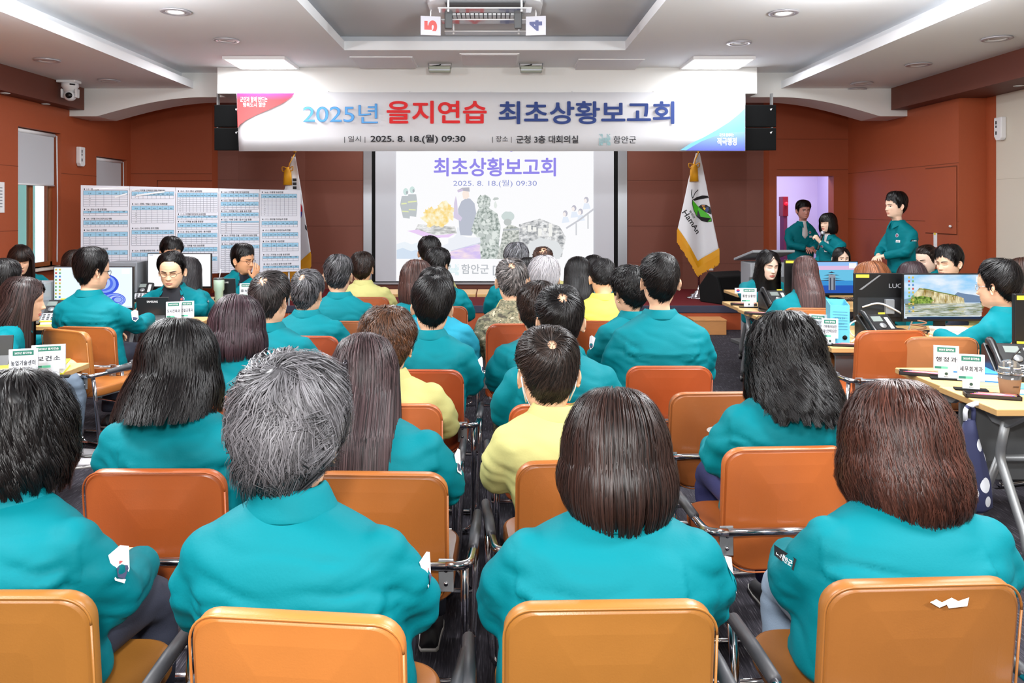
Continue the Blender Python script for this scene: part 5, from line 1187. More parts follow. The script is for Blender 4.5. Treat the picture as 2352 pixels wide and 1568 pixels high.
# ------------------------------------------------------------------ slide on the projection screen
def em(c, es=1.0): return mat('lit_%d_%d_%d_%d' % (*c, int(es * 100)), (10, 10, 10), .6, emit=c, es=es, spec=0.05)
SLW = em((252, 252, 254), 1.0)
yi = 12.696; ix = lambda p: X(p, yi); iz = lambda p: Z(p, yi)
class Art:
    """flat coloured shapes given in photograph pixels, laid on a plane a hair in front of each other"""
    def __init__(s, fx, fz, y, step=.0006): s.b = MB(); s.m = []; s.fx, s.fz, s.y, s.n, s.step = fx, fz, y, 0, step
    def mi(s, m):
        if m not in s.m: s.m.append(m)
        return s.m.index(m)
    def yy(s): s.n += 1; return s.y - s.n * s.step
    def poly(s, pts, m): y = s.yy(); s.b.poly([(s.fx(p), y, s.fz(q)) for p, q in pts], s.mi(m))
    def rect(s, x0, y0, x1, y1, m): s.poly([(x0, y1), (x1, y1), (x1, y0), (x0, y0)], m)
    def blob(s, cx, cy, rx, ry, m, n=18, wob=0.0, seed=0):
        r = random.Random(seed); s.poly([(cx + rx * (1 + wob * (r.random() - .5)) * math.cos(6.2832 * k / n), cy + ry * (1 + wob * (r.random() - .5)) * math.sin(6.2832 * k / n)) for k in range(n)], m)
    def line(s, pts, w, m):
        for (a, b_), (c, d_) in zip(pts, pts[1:]):
            L = math.hypot(c - a, d_ - b_) or 1; nx, ny = -(d_ - b_) / L * w / 2, (c - a) / L * w / 2
            s.poly([(a + nx, b_ + ny), (c + nx, d_ + ny), (c - nx, d_ - ny), (a - nx, b_ - ny)], m)
    def text(s, t, x0, x1, yt, yb, m, bold=.02): y = s.yy(); put_text(s.b, t, (s.fx(x0), y, s.fz(yb)), (1, 0, 0), (0, 0, 1), s.fz(yt) - s.fz(yb), s.fx(x1) - s.fx(x0), s.mi(m), bold)
    def build(s, name, parent): return s.b.build(name, s.m, parent)
A = Art(ix, iz, yi)
A.rect(910, 300, 1363, 645, SLW); pic = A.build('projected_slide', scr)
_em = em
def em(c, es=1.0): return _em(tuple(int(v + (254 - v) * .42) for v in c), es)
A = Art(ix, iz, yi - .001, .0004)
vio, vio2, dt = _em((150, 140, 236)), _em((200, 196, 250)), _em((150, 158, 214))
A.text('을지연습', 1090, 1276, 292, 348, vio, .03); A.text('최초상황보고회', 996, 1277, 362, 405, vio, .024); A.text('최초상황보고회', 997.2, 1275.8, 363.2, 403.8, vio2, .0)
A.text('2025. 8. 18.(월) 09:30', 1041, 1233, 413, 430, dt, .0)
L1, L2, L3 = em((206, 224, 244)), em((184, 208, 236)), em((226, 238, 250))
A.poly([(911, 594), (911, 560), (930, 555), (945, 561), (962, 556), (985, 570), (1010, 578), (1030, 594)], L3); A.poly([(911, 594), (911, 574), (925, 569), (945, 577), (960, 573), (985, 582), (1005, 594)], L2)
A.poly([(950, 535), (975, 545), (1010, 546), (1050, 536), (1045, 520), (960, 515)], em_noise('slide_smoke', ((170, 172, 170), (226, 228, 226), (250, 250, 250)), 9, (1, 1, 3)))
A.poly([(935, 530), (960, 527), (1000, 541), (1045, 536), (1030, 545), (985, 546)], em((226, 178, 244)))
A.poly([(1010, 594), (1040, 575), (1100, 560), (1140, 565), (1148, 594)], em_noise('slide_wake', ((214, 196, 244), (240, 226, 250), (252, 232, 236)), 5, (1, 1, 3)))
for cx, cy, rx, ry, c in ((1000, 500, 28, 24, (255, 240, 170)), (1022, 488, 22, 24, (255, 226, 110)), (986, 492, 12, 16, (255, 214, 96)), (1012, 508, 18, 12, (250, 206, 110))): A.blob(cx, cy, rx, ry, em_noise('slide_fire', ((255, 250, 220), (255, 232, 130), (250, 214, 120)), 14, es=1.0), 26, .6, int(cx))
gr1, gr2, gr3 = em((150, 160, 166)), em((190, 206, 206)), em((120, 132, 140))
for hx, hy, ch in ((932, 440, -1), (947, 436, 1)):   # two firefighters
    A.poly([(hx - 9, hy + 10), (hx + 9, hy + 10), (hx + 12, hy + 32), (hx + 9, hy + 62), (hx - 6, hy + 60), (hx - 13, hy + 30)], gr1); A.blob(hx, hy, 6, 8, em((176, 214, 206))); A.blob(hx + 3, hy + 2, 2.5, 4, gr3)
    A.line([(hx - 10, hy + 28), (hx + 10, hy + 26)], 3, em((216, 228, 130))); A.line([(hx - 8, hy + 45), (hx + 8, hy + 46)], 2.5, em((216, 228, 130)))
navy = em((142, 152, 176))
A.poly([(1056, 540), (1052, 480), (1060, 462), (1071, 455), (1080, 456), (1090, 467), (1094, 490), (1088, 530), (1083, 541)], navy)     # officer with a peaked cap
A.poly([(1062, 445), (1064, 436), (1076, 437), (1078, 452), (1072, 457), (1064, 456)], em((252, 224, 206))); A.poly([(1050, 437), (1062, 431), (1078, 430), (1079, 440), (1064, 438)], em((140, 138, 156))); A.poly([(1050, 438), (1062, 433), (1064, 438), (1053, 442)], em((186, 164, 206)))
A.poly([(1043, 466), (1047, 450), (1050, 462), (1052, 490), (1062, 500), (1058, 508), (1042, 500)], em((192, 176, 216)))
cam1, cam2 = em((186, 198, 194)), em((158, 170, 166))
GH = em_noise('slide_ghillie', ((128, 142, 136), (190, 202, 196), (240, 246, 242)), 22); A.blob(1112, 465, 15, 19, GH, 26, .35, 3); A.poly([(1082, 530), (1092, 495), (1100, 478), (1124, 478), (1142, 490), (1150, 520), (1146, 560), (1152, 594), (1104, 594), (1102, 550)], GH)
for k in range(26):
    r = random.Random(k); A.blob(1095 + r.random() * 45, 455 + r.random() * 120, 3 + 4 * r.random(), 3 + 5 * r.random(), cam2 if k % 2 else em((210, 220, 214)), 9, .6, k)
A.poly([(1150, 560), (1156, 525), (1172, 515), (1190, 522), (1205, 545), (1206, 594), (1140, 594)], em_noise('slide_soldier', ((140, 148, 142), (200, 206, 198), (236, 238, 232)), 24)); A.blob(1167, 497, 15, 12, em((176, 196, 192)), 16, .15, 4); A.blob(1166, 510, 9, 8, em((150, 160, 158)))
A.line([(1155, 528), (1215, 524)], 4, em((140, 148, 152)))
A.poly([(1192, 590), (1192, 515), (1240, 502), (1285, 520), (1300, 545), (1290, 590)], em_noise('slide_office', ((140, 144, 148), (214, 218, 222), (252, 252, 252)), 7, (2.2, 1, 3)))
for k in range(7):
    r = random.Random(50 + k); A.rect(1200 + k * 12, 512 + r.random() * 20, 1208 + k * 12, 520 + r.random() * 24, em((240, 240, 232)))
A.poly([(1210, 594), (1212, 560), (1240, 545), (1280, 555), (1292, 575), (1285, 594)], em((206, 212, 216)))
A.poly([(1012, 566), (1030, 558), (1030, 548), (1042, 545), (1050, 536), (1050, 522), (1054, 522), (1058, 540), (1075, 545), (1102, 545), (1104, 556), (1036, 576)], em((228, 232, 244))); A.line([(1036, 576), (1104, 557)], 1.5, em((176, 182, 220)))
for x, y in ((1298, 490), (1318, 478), (1333, 486), (1346, 459)): A.blob(x, y, 5.5, 7, em((148, 146, 168))); A.blob(x - 2, y + 2, 3.5, 5, em((250, 236, 230))); A.poly([(x - 8, y + 22), (x - 5, y + 8), (x + 6, y + 8), (x + 10, y + 20)], em((214, 228, 248)))
A.line([(1300, 524), (1330, 505), (1363, 480)], 4, em((168, 170, 182))); A.line([(1323, 512), (1323, 540)], 3, em((178, 180, 190))); A.line([(1350, 492), (1350, 525)], 3, em((178, 180, 190)))
A.text('함안군 [', 1060, 1138, 606, 632, em((140, 146, 156)), .014); A.text('함안군', 1016, 1040, 633, 642, em((160, 170, 180)), .0)
h_logo(A.b, 1028, 606, 26, 26, lambda p, q: (ix(p), A.y - .03, iz(q)), A.mi(em((186, 228, 234)))); A.build('slide_print', scr)
em = _em
# ------------------------------------------------------------------ ceiling fittings
LIT = mat('lamp_diffuser', (240, 240, 244), .5, emit=(255, 255, 255), es=5.0)
DL = [(403, 25, 0, 1, 'lit round downlight in the main ceiling left of the coffer'), (520, 91, 0, 0, 'unlit round downlight left of the coffer, nearest the lit ceiling panel'), (1800, 28, 0, 1, 'lit round downlight in the main ceiling right of the coffer'), (1698, 97, 0, 0, 'unlit round downlight right of the coffer, beside the lit panel'),
 (108, 137, 1, 0, 'unlit downlight in the lower left ceiling above the dome camera'), (250, 184, 1, 0, 'unlit downlight in the lower left ceiling close to the arch'), (2290, 87, 1, 0, 'unlit downlight in the lower right ceiling, nearest the camera'), (2110, 147, 1, 0, 'unlit downlight in the lower right ceiling, middle of its row'), (1980, 190, 1, 0, 'unlit downlight in the lower right ceiling by the arch, one of a close pair'), (1966, 204, 1, 0, 'unlit downlight nearest the right arch, half tipped out of its hole')]
for px, py, side, lit, lab in DL:
    zc = ZS if side else ZC; d = (zc - H) * F / (CY - py); t = thing('downlight', lab, 'ceiling light', (X(px, d), d, zc), 0, 'round recessed downlights')
    b = MB(); b.lathe([(.092, 0), (.128, -.004), (.132, -.010), (.125, -.016), (.098, -.018), (.090, -.010)], 32, cap=False); b.build('trim_ring', mat('downlight_trim', (190, 188, 194), .35, .4), t)
    b = MB(); b.lathe([(.086, 0), (.086, -.012), (.078, -.016), (.068, -.012), (.06, -.002)], 28, cap=False); b.build('inner_ring', WPLAST, t)
    b = MB(); b.lathe([(.001, -.008), (.066, -.008), (.066, -.004), (.001, -.004)], 28); b.build('lens', LIT if lit else mat('lens_off', (206, 206, 210), .4), t)
    if lit: lamp('downlight_lamp', 'AREA', (X(px, d), d, zc - .03), 13, .15, color=(.97, .95, 1))
for px, py, bz_, lab in ((12, 213, ZB, 'small spot under the left beam, at the frame edge'), (105, 238, ZB, 'small spot under the left beam, near its far end'), (2340, 196, ZB, 'small spot under the right beam at the frame edge')):
    d = (bz_ - H) * F / (CY - py); t = thing('spotlight', lab, 'ceiling light', (X(px, d), d, bz_), 0, 'small spots under the beams')
    b = MB(); b.lathe([(.035, 0), (.05, -.003), (.05, -.008), (.04, -.010)], 20, cap=False); b.build('trim_ring', WPLAST, t)
    b = MB(); b.lathe([(.001, -.004), (.036, -.004), (.036, -.002), (.001, -.002)], 16); b.build('lens', mat('lens_off', (206, 206, 210), .4), t)
for x0, x1, lab in ((-3.15, -2.43, 'bright square ceiling panel left of the banner top'), (2.28, 3.0, 'bright square ceiling panel right of the banner top')):
    t = thing('panel_light', lab, 'ceiling light', ((x0 + x1) / 2, 9.62, ZC)); w = (x1 - x0) / 2
    b = MB()
    for lo, hi in (((-w, -.34, -.035), (w, -.32, 0)), ((-w, .32, -.035), (w, .34, 0)), ((-w, -.32, -.035), (-w + .02, .32, 0)), ((w - .02, -.32, -.035), (w, .32, 0))): b.box(lo, hi)
    b.build('frame', WPLAST, t); b = MB(); b.box((-w + .02, -.32, -.030), (w - .02, .32, -.006)); b.build('diffuser', LIT, t)
# ceiling cassette with clear wind deflectors and hanging signs
CL = mat('clear_acrylic', (235, 238, 242), .05, trans=.92)
zc = ZC + .165; da = (zc - H) * F / (CY - 12)
t = thing('air_conditioner', 'white ceiling air conditioner with clear deflector blades in the coffer', 'air conditioner', (X(1115, da), da, zc))
b = MB(); b.prism(rrect3(1.06, .80, .2, -.045), (0, 0, .045)); b.build('housing', mat('ac_white', (216, 218, 222), .4), t, bevel=.006)
b = MB(); b.box((-.36, -.34, -.06), (.36, -.10, -.045)); b.build('grille_back', mat('ac_dark', (96, 98, 100), .7), t)
b = MB(); b.box((-.36, .05, -.06), (.36, .30, -.045)); b.build('outlet_recess', mat('ac_dark', (96, 98, 100), .7), t)
for k in range(17):
    b = MB(); x = -.34 + k * .0425; b.box((x - .017, .06, -.075), (x + .017, .29, -.06)); b.build('outlet_vane', mat('ac_vane', (232, 234, 236), .4), t, bevel=.003)
for y in (-.42, .02, .52):
    b = MB(); b.box((-.42, y, -.135), (.42, y + .16, -.130)); v = b.build('deflector', CL, t, bevel=.002)
    b = MB(); b.tube([(-.42, y, -.13), (.42, y, -.13)], .006, 8); b.build('deflector_rail', WPLAST, v)
    for sx in (-.33, .33):
        b = MB(); b.tube([(sx, y + .05, -.15), (sx, y + .05, -.02)], .010, 8); b.build('hanger_rod', WPLAST, t)
for s, colr, wd, lab in ((-1, (206, 92, 90), '5', 'clear acrylic sign with a red numeral hanging left of the air conditioner'), (1, (92, 98, 140), '4', 'clear acrylic sign with a blue numeral hanging right of the air conditioner')):
    dh = da - .02; q = thing('hanging_sign', lab, 'sign', (X(989 if s < 0 else 1231, dh), dh, zc - .20), s * -.18)
    b = MB(); b.box((-.095, -.012, -.09), (.095, .012, .09)); b.build('acrylic_case', mat('sign_case', (206, 206, 216), .2, alpha=1), q, bevel=.003)
    b = MB(); tv, tf, tw = text_geo(wd, .06); b.add([(.06 - p[1] * .12, -.0135, -.05 + p[0] / tw * .10) for p in tv], tf, 0); b.build('lettering', mat('sign_ink_%d' % colr[0], colr, .6), q)
    b = MB(); b.tube([(0, 0, .085), (0, 0, .13), (s * -.02, .02, .20)], .007, 8); b.build('hanger_rod', WPLAST, q)
    b = MB(); b.box((s * -.17 - .035, -.03, -.02), (s * -.17 + .035, .03, .16)); b.build('bracket', mat('ac_dark', (96, 98, 100), .7), q, bevel=.01)
# hatches in the ceiling in front of the valance, two of them hanging open
for px0, px1, py, tl, lab in ((818, 950, 141, .10, 'white ceiling hatch ajar left of the middle one'), (1062, 1187, 134, .05, 'white ceiling hatch ajar over the middle of the banner'), (1326, 1466, 146, .12, 'white ceiling hatch ajar right of the middle one')):
    d = (ZC - H) * F / (CY - py); w = (px1 - px0) * d / F / 2; t = thing('ceiling_hatch', lab, 'hatch', (X((px0 + px1) / 2, d), d, ZC - .012))
    b = MB(); b.box((-w, -.30, -.012), (w, .30, .012)); b.build('hatch_door', mat('hatch_white', (222, 220, 224), .6), t, rot=(-tl * .35, 0, 0), bevel=.003)
    b = MB()
    for lo, hi in (((-w - .02, -.32, .0), (w + .02, -.30, .011)), ((-w - .02, .30, .0), (w + .02, .32, .011)), ((-w - .02, -.3, .0), (-w, .3, .011)), ((w, -.3, .0), (w + .02, .3, .011))): b.box(lo, hi)
    b.build('hatch_frame', WPLAST, t)
for px, lab in ((1010, 'grey-green wireless box hanging on a wire, left of the middle hatch'), (1220, 'grey-green wireless box hanging on a wire, right of the middle hatch')):
    d = 9.72; t = thing('wireless_box', lab, 'box', (X(px, d), d, 3.27), 0, None)
    b = MB(); b.box((-.13, -.05, -.055), (.13, .05, .02)); b.build('case', mat('sage_metal', (158, 164, 150), .4, .2), t, bevel=.012)
    b = MB(); b.box((-.125, -.053, -.035), (.125, -.05, -.022)); b.build('silver_strip', ALU, t)
    b = MB(); b.box((-.13, .08, .052), (.13, .10, .060)); b.build('mount_plate', WPLAST, t)
    b = MB(); b.tube([(.0, .06, .058), (.01, .02, .04), (-.04, -.02, .03), (-.10, -.03, .015)], .007, 8, round_=.03); b.build('cable', BLACK, t)
    for sx in (-1, 1):
        b = MB(); b.tube([(sx * .135, 0, -.01), (sx * .14, 0, .06)], .005, 6); b.build('bracket', STEEL, t)
# dome camera under the left ceiling
d = 9.77; t = thing('ptz_camera', 'white pan and tilt camera hanging from the left ceiling by the beam', 'camera', (-5.16, d, ZS))
b = MB(); b.box((-.13, -.08, -.03), (.10, .08, 0)); b.build('mount_plate', WPLAST, t, bevel=.008)
b = MB(); b.lathe([(.095, -.03), (.098, -.075), (.07, -.11), (.06, -.14)], 24); b.build('base', WPLAST, t)
b = MB(); b.tube([(.045, -.093, -.055), (.085, -.05, -.055)], .010, 8); b.build('dark_strip', BLACK, t)
for s in (-1, 1): b = MB(); b.prism([(s * .085 - .012, -.045, -.10), (s * .085 - .012, .045, -.10), (s * .085 - .012, .04, -.21), (s * .085 - .012, -.04, -.21)], (.024, 0, 0)); b.build('fork_arm', WPLAST, t, bevel=.01)
b = MB(); b.ball((0, 0, -.185), (.072, .075, .062), 0, 12); hd = b.build('camera_head', WPLAST, t)
b = MB(); b.tube([(.02, -.06, -.185), (.028, -.085, -.19)], .036, 20); b.build('lens', BLACK, hd)
# wall-mounted white boxes
for loc, rz, lab in (((XL + .001, 10.62, 2.26), -math.pi / 2, 'white wall box on the left wall between the two windows'), ((5.631, 8.94, 2.46), math.pi / 2, 'white wall box on the cream wall at the right')):
    t = thing('wall_unit', lab, 'box', loc, rz)
    f_ = -1; b = MB(); pts = [(-.10, .20), (.10, .20), (.10, -.13), (.05, -.20), (-.06, -.20), (-.10, -.16)]
    b.prism([(x, 0.0, z) for x, z in pts], (0, .075, 0)); b.build('case', WPLAST, t, bevel=.014)
    b = MB()
    for z0, z1 in ((.08, .14), (.02, .06), (-.10, -.04)): b.box((.02, .0765, z0), (.05, .0775, z1))
    b.build('printed_marks', BLACKM, t)
for o in bpy.data.objects:
    if o.name.startswith('wall_unit'): o.scale = (.66, .8, .64)
t = thing('light_switch', 'white light switch on the orange wall at the right', 'switch', (XR - .001, 9.73, 1.21), math.pi / 2)
b = MB(); b.box((-.035, 0, -.10), (.035, .010, .10)); b.build('plate', WPLAST, t, bevel=.003)
b = MB(); b.box((-.02, .010, .05), (.02, .013, .075)); b.build('yellow_label', mat('label_yellow', (226, 206, 60), .6), t)
b = MB(); b.box((-.022, .010, -.07), (.022, .014, .02)); b.build('rocker', WPLAST, t, bevel=.002)
t = thing('wall_socket', 'small white socket low on the stage wall behind the county flag', 'socket', (X(1631, 12.6), 12.575, Z(612, 12.6)))
b = MB(); b.box((-.045, 0, -.06), (.045, .012, .06)); b.build('plate', WPLAST, t, bevel=.003); b = MB(); b.tube([(0, -.002, 0), (0, .004, 0)], .022, 14); b.build('outlet', mat('lens_off', (206, 206, 210)), t)
t = thing('wall_poster', 'white notice sheet on the left wall, cut by the frame edge', 'poster', (XL + .002, 8.85, 1.70))
b = MB(); b.box((0, -.2, -.17), (.006, .16, .17)); b.build('sheet', mat('paper_white', (232, 232, 234), .7), t)
b = MB()
for k in range(7): b.box((.0062, -.05, .10 - k * .035), (.0068, .12, .112 - k * .035))
b.build('print', mat('print_grey', (130, 132, 140)), t)
# ------------------------------------------------------------------ flags
GOLDM = mat('gold_fringe', (226, 160, 18), .6); 
def flag(label, xp, d, edgeL, edgeR, bottom, top, art):
    """edgeL/edgeR/bottom: silhouette of the hanging cloth in photograph pixels at the flag's own distance"""
    t = thing('flag', label, 'flag', (xp, d, SZ)); g = lambda p, q: (X(p, d) - xp, Z(q, d) - SZ)
    b = MB(); b.lathe([(.001, 0), (.17, 0), (.17, .02), (.12, .035), (.115, .06), (.07, .075), (.06, .10), (.022, .115), (.02, .15), (.001, .15)], 28); b.build('base', CHROME, t)
    b = MB(); b.tube([(0, 0, .12), (0, 0, 2.06)], .014, 12); b.build('pole', CHROME, t)
    b = MB(); b.lathe([(.001, 2.05), (.02, 2.06), (.028, 2.09), (.02, 2.12), (.003, 2.15)], 16); b.build('finial', GOLDM, t)
    nu, nv = 30, 24; V = []
    L = lambda v: np.interp(v, [k / (len(edgeL) - 1) for k in range(len(edgeL))], [p[0] for p in edgeL]); Rr = lambda v: np.interp(v, [k / (len(edgeR) - 1) for k in range(len(edgeR))], [p[0] for p in edgeR])
    zt = top; bl = lambda u: np.interp(u, [k / (len(bottom) - 1) for k in range(len(bottom))], [p[1] for p in bottom])
    def P(u, v, e=0.0):
        pxx = L(v) + (Rr(v) - L(v)) * u; pyy = zt + (bl(u) - zt) * v; x, z = g(pxx, pyy)
        y = -.035 - .055 * v * math.sin(u * 7.5) - .04 * v - .03 * math.sin(u * 3.1) * v - e; return (x, y, z)
    b = MB(); b.add([P(i / nu, j / nv) for j in range(nv + 1) for i in range(nu + 1)], [(j * (nu + 1) + i, j * (nu + 1) + i + 1, (j + 1) * (nu + 1) + i + 1, (j + 1) * (nu + 1) + i) for j in range(nv) for i in range(nu)], 0, True)
    b.build('cloth', mat('flag_satin', (226, 228, 234), .45), t, solid=.003)
    def F_(p, q, e=.004):   # a photograph pixel on the cloth
        lo, hi = 0.0, 1.0; v = .5
        for _ in range(3):
            u = min(max((p - L(v)) / max(Rr(v) - L(v), 1e-3), 0), 1); v = min(max((q - zt) / max(bl(u) - zt, 1e-3), 0), 1)
        return P(u, v, e)
    b = MB(); r = random.Random(4)
    for i in range(90):
        u = i / 89; x, y, z = P(u, 1); w = .006; b.box((x - w, y - .006, z - .17 - r.random() * .03), (x + w * .55, y + .004, z + .004))
    for i in range(30):
        (x0, y0, z0), (x1, y1, z1) = P(i / 30, 1), P((i + 1) / 30, 1); b.add([(x0, y0 - .008, z0 + .035), (x1, y1 - .008, z1 + .035), (x1, y1 - .008, z1 - .06), (x0, y0 - .008, z0 - .06)], [(0, 1, 2, 3)])
    b.build('fringe', GOLDM, t)
    b = MB(); x, z = g(edgeL[0][0], top); b.tube([(0, -.02, z + .03), (x - .02, -.07, z - .10), (x - .03, -.08, z - .16)], .008, 8); b.lathe([(.012, -.15), (.05, -.20), (.062, -.40), (.001, -.40)], 18, 0, Matrix.Translation((x - .04, -.09, z)))
    b.tube([(x - .03, -.1, z - .17), (x - .12, -.1, z - .14), (x - .11, -.1, z - .22), (x - .04, -.1, z - .19), (x + .04, -.1, z - .13), (x + .03, -.1, z - .21), (x - .03, -.1, z - .18)], .007, 6, round_=.03); b.build('tassel', GOLDM, t)
    art(t, F_)
def art_county(t, Fm):
    b = MB(); ms = [mat('print_black2', (20, 20, 24), .6), mat('leaf_green', (70, 184, 30), .6), mat('eye_yellow', (238, 190, 40), .6), mat('eye_blue', (60, 76, 130), .6), mat('eye_orange', (236, 160, 96), .6)]
    c = lambda pts, m, e: b.poly([Fm(1540 + x / 4.356, 340 + y / 4.356, e) for x, y in pts], m)
    def ln(pts, w, e):
        for (a, q), (p, r_) in zip(pts, pts[1:]):
            Ln = math.hypot(p - a, r_ - q) or 1; nx, ny = -(r_ - q) / Ln * w / 2, (p - a) / Ln * w / 2; c([(a + nx, q + ny), (p + nx, r_ + ny), (p - nx, r_ - ny), (a - nx, q - ny)], 0, e)
    c([(205, 515), (255, 490), (310, 474), (358, 478), (370, 500), (330, 505), (275, 515), (225, 528)], 0, .006)
    c([(262, 590), (300, 565), (345, 568), (380, 590), (398, 630), (392, 665), (340, 640)], 0, .006); c([(275, 590), (305, 573), (335, 574), (320, 592), (300, 604)], 4, .008); c([(300, 606), (322, 590), (340, 600), (330, 625)], 2, .008); c([(332, 628), (345, 590), (362, 585), (368, 620), (352, 640)], 3, .008)
    out = [(206, 520), (230, 548), (270, 590), (320, 628), (360, 660), (386, 700), (388, 728), (350, 736), (300, 722), (250, 680), (218, 620), (203, 560)]
    c([(297 + (x - 297) * 1.06, 640 + (y - 640) * 1.06) for x, y in out], 0, .009); c(out, 1, .011); ln([(298, 662), (310, 690), (340, 715)], 6, .013)
    ln([(205, 505), (193, 460), (200, 415)], 8, .006); ln([(208, 500), (232, 450), (268, 418)], 8, .006)
    for s, o, sz, st in (('HamAn', (100, 645), 74, .25), ('함안군', (165, 632), 30, .0)):
        v, f, w = text_geo(s, .015); ca, sa = math.cos(.98), math.sin(.98); L = 260 if s[0] == 'H' else 90
        pv = [(p[0] / w * L, p[1] * sz) for p in v]; b.add([Fm(1540 + (o[0] + x * ca + y * sa * .75) / 4.356, 340 + (o[1] + x * sa - y * ca * .75 - (60 if s[0] == 'H' else 0) * 0) / 4.356, .006) for x, y in pv], f, 0)
    b.build('emblem', ms, t)
flag('white county flag with a green leaf eye emblem and gold fringe on the stage', X(1605, 11.36), 11.36, [(1597, 0), (1580, 0), (1567, 0), (1553, 0)], [(1606, 0), (1620, 0), (1632, 0), (1646, 0)], [(0, 528), (0, 566), (0, 604), (0, 590), (0, 574)], 352, art_county)
def art_nation(t, Fm):
    b = MB(); ms = [mat('print_black2', (20, 20, 24), .6), mat('flag_red', (196, 30, 50), .6), mat('flag_blue', (30, 60, 150), .6)]
    for k in range(3): y = 410 + k * 9; b.poly([Fm(653 - k * 1.5, y), Fm(683, y), Fm(683, y + 6.5), Fm(651 - k * 1.5, y + 6.5)], 0)
    b.poly([Fm(680 + 18 * math.cos(a), 484 + 26 * math.sin(a)) for a in [2 * math.pi * k / 24 for k in range(24)]], 1)
    b.poly([Fm(680 + 17 * math.cos(a), 486 + 25 * math.sin(a), .006) for a in [math.pi * k / 14 for k in range(15)]], 2)
    for k in range(3): b.poly([Fm(704 + k * 2.2, 515 + k * 3), Fm(706 + k * 2.2, 516 + k * 3), Fm(708 + k * 2, 528 + k * 2), Fm(705 + k * 2, 525 + k * 2)], 0)
    b.build('emblem', ms, t)
flag('national flag with black bars and a red roundel behind the chart board', X(677, 11.36), 11.36, [(671, 0), (655, 0), (642, 0), (630, 0)], [(680, 0), (694, 0), (706, 0), (719, 0)], [(0, 585), (0, 615), (0, 622), (0, 600), (0, 582)], 360, art_nation)
# ------------------------------------------------------------------ chart board
CB = [ # per chart: x0, x1, title y, title, table top, bottom, header height, rows, columns (photograph crop units)
 (50, 515, 85, '1-2 : 인구현황', 100, 258, 42, 5, 5), (50, 515, 286, '2-4 : 정보시스템 운영현황', 303, 348, 22, 1, 5), (50, 515, 379, '8-4 : 지역별 전시근로자소집 현황', 397, 462, 42, 1, 9), (50, 515, 493, '9-4 : 정부기관 소산 현황', 513, 646, 44, 4, 5), (50, 515, 678, '9-11 : 민방위대원 동원현황', 697, 940, 44, 8, 5),
 (556, 998, 98, '9-15 : 지역별 인력동원 현황(개별동원)', 112, 182, 40, 1, 9), (556, 998, 234, '10-2 : 문화 / 예술 / 관광시설 피해현황', 254, 426, 40, 6, 7), (556, 998, 478, '10-3 : 전시 문화재 관리 현황', 498, 650, 40, 5, 7), (556, 998, 702, '10-4 : 문화홍보매체 피해 · 복구현황', 722, 940, 40, 7, 7),
 (1036, 1454, 106, '10-5 : 전시 홍보 실적현황', 124, 318, 44, 7, 11), (1036, 1454, 338, '11-2 : 지역별 정부양곡 보유현황', 354, 396, 22, 1, 7), (1036, 1454, 413, '11-5 : 지역별 농산물 동원량', 430, 494, 40, 1, 7), (1036, 1454, 515, '11-6 : 주요 수리시설 피해 · 복구현황', 532, 636, 42, 3, 7), (1036, 1454, 657, '11-12 : 지역별 석유 보유현황', 674, 736, 42, 1, 9), (1036, 1454, 752, '11-13 : 비축물자 보유현황', 770, 940, 42, 6, 6),
 (1490, 1886, 116, '14-4 : 지역별 의료기관 동원현황', 130, 190, 38, 1, 7), (1490, 1886, 202, '15-2 : 정수장 운영 현황', 216, 292, 40, 2, 8), (1490, 1886, 310, '15-3 : 지역별 먹는 샘물 동원 현황', 326, 380, 36, 1, 8), (1490, 1890, 396, '16-2 : 피해 교통 · 용수시설 현황', 412, 540, 16, 6, 2), (1494, 1892, 556, '16-3 : 지역별 건설 · 교통장비 동원 현황', 572, 626, 36, 1, 7), (1494, 1894, 643, '16-5 : 건설기계별 동원현황', 656, 930, 34, 12, 7),
 (1915, 2288, 118, '16-6 : 차종별 동원현황', 138, 360, 40, 9, 8), (1920, 2296, 395, '17-2 : 항만별 하역능력 현황', 414, 474, 38, 1, 8), (1924, 2300, 508, '17-3 : 항만별 선박접안능력 현황', 530, 590, 38, 1, 8), (1926, 2304, 620, '17-4 : 항만별 시설현황', 638, 720, 40, 2, 6), (1930, 2306, 757, '17-5 : 지역별 수산물 동원현황', 774, 820, 22, 1, 6), (1934, 2310, 852, '18-2 : 노사분규 발생사업장 현황', 872, 912, 22, 1, 6)]
PB = [20, 535, 1015, 1470, 1900, 2330]
dL, dR = 9.7, 10.5; pL, pR = Vector((X(185, dL), dL, 0)), Vector((X(691, dR), dR, 0)); W = (pR - pL).length; u_ = (pR - pL).normalized()
t = thing('chart_board', 'wide white board of five panels printed with blue-headed Korean tables', 'board', (pL.x, pL.y, 0), math.atan2(u_.y, u_.x))
zTL, zTR = Z(425, dL), Z(437, dR); zB = .76
def bp(zx, zy):
    a = (zx - 20) / 2310; d0, d1 = dL, dR; s = a * d0 / (d1 + a * (d0 - d1)); top = zTL + (zTR - zTL) * s; yt = 45 + 55 * a; yb = 952 - 22 * a; return s * W, top - (zy - yt) / (yb - yt) * (top - zB)
BP = mat('board_white', (222, 224, 234), .45); BLN = mat('table_line', (120, 126, 142), .7); BHD = mat('table_header', (150, 200, 228), .6); BTX = mat('table_ink', (34, 36, 48), .7)
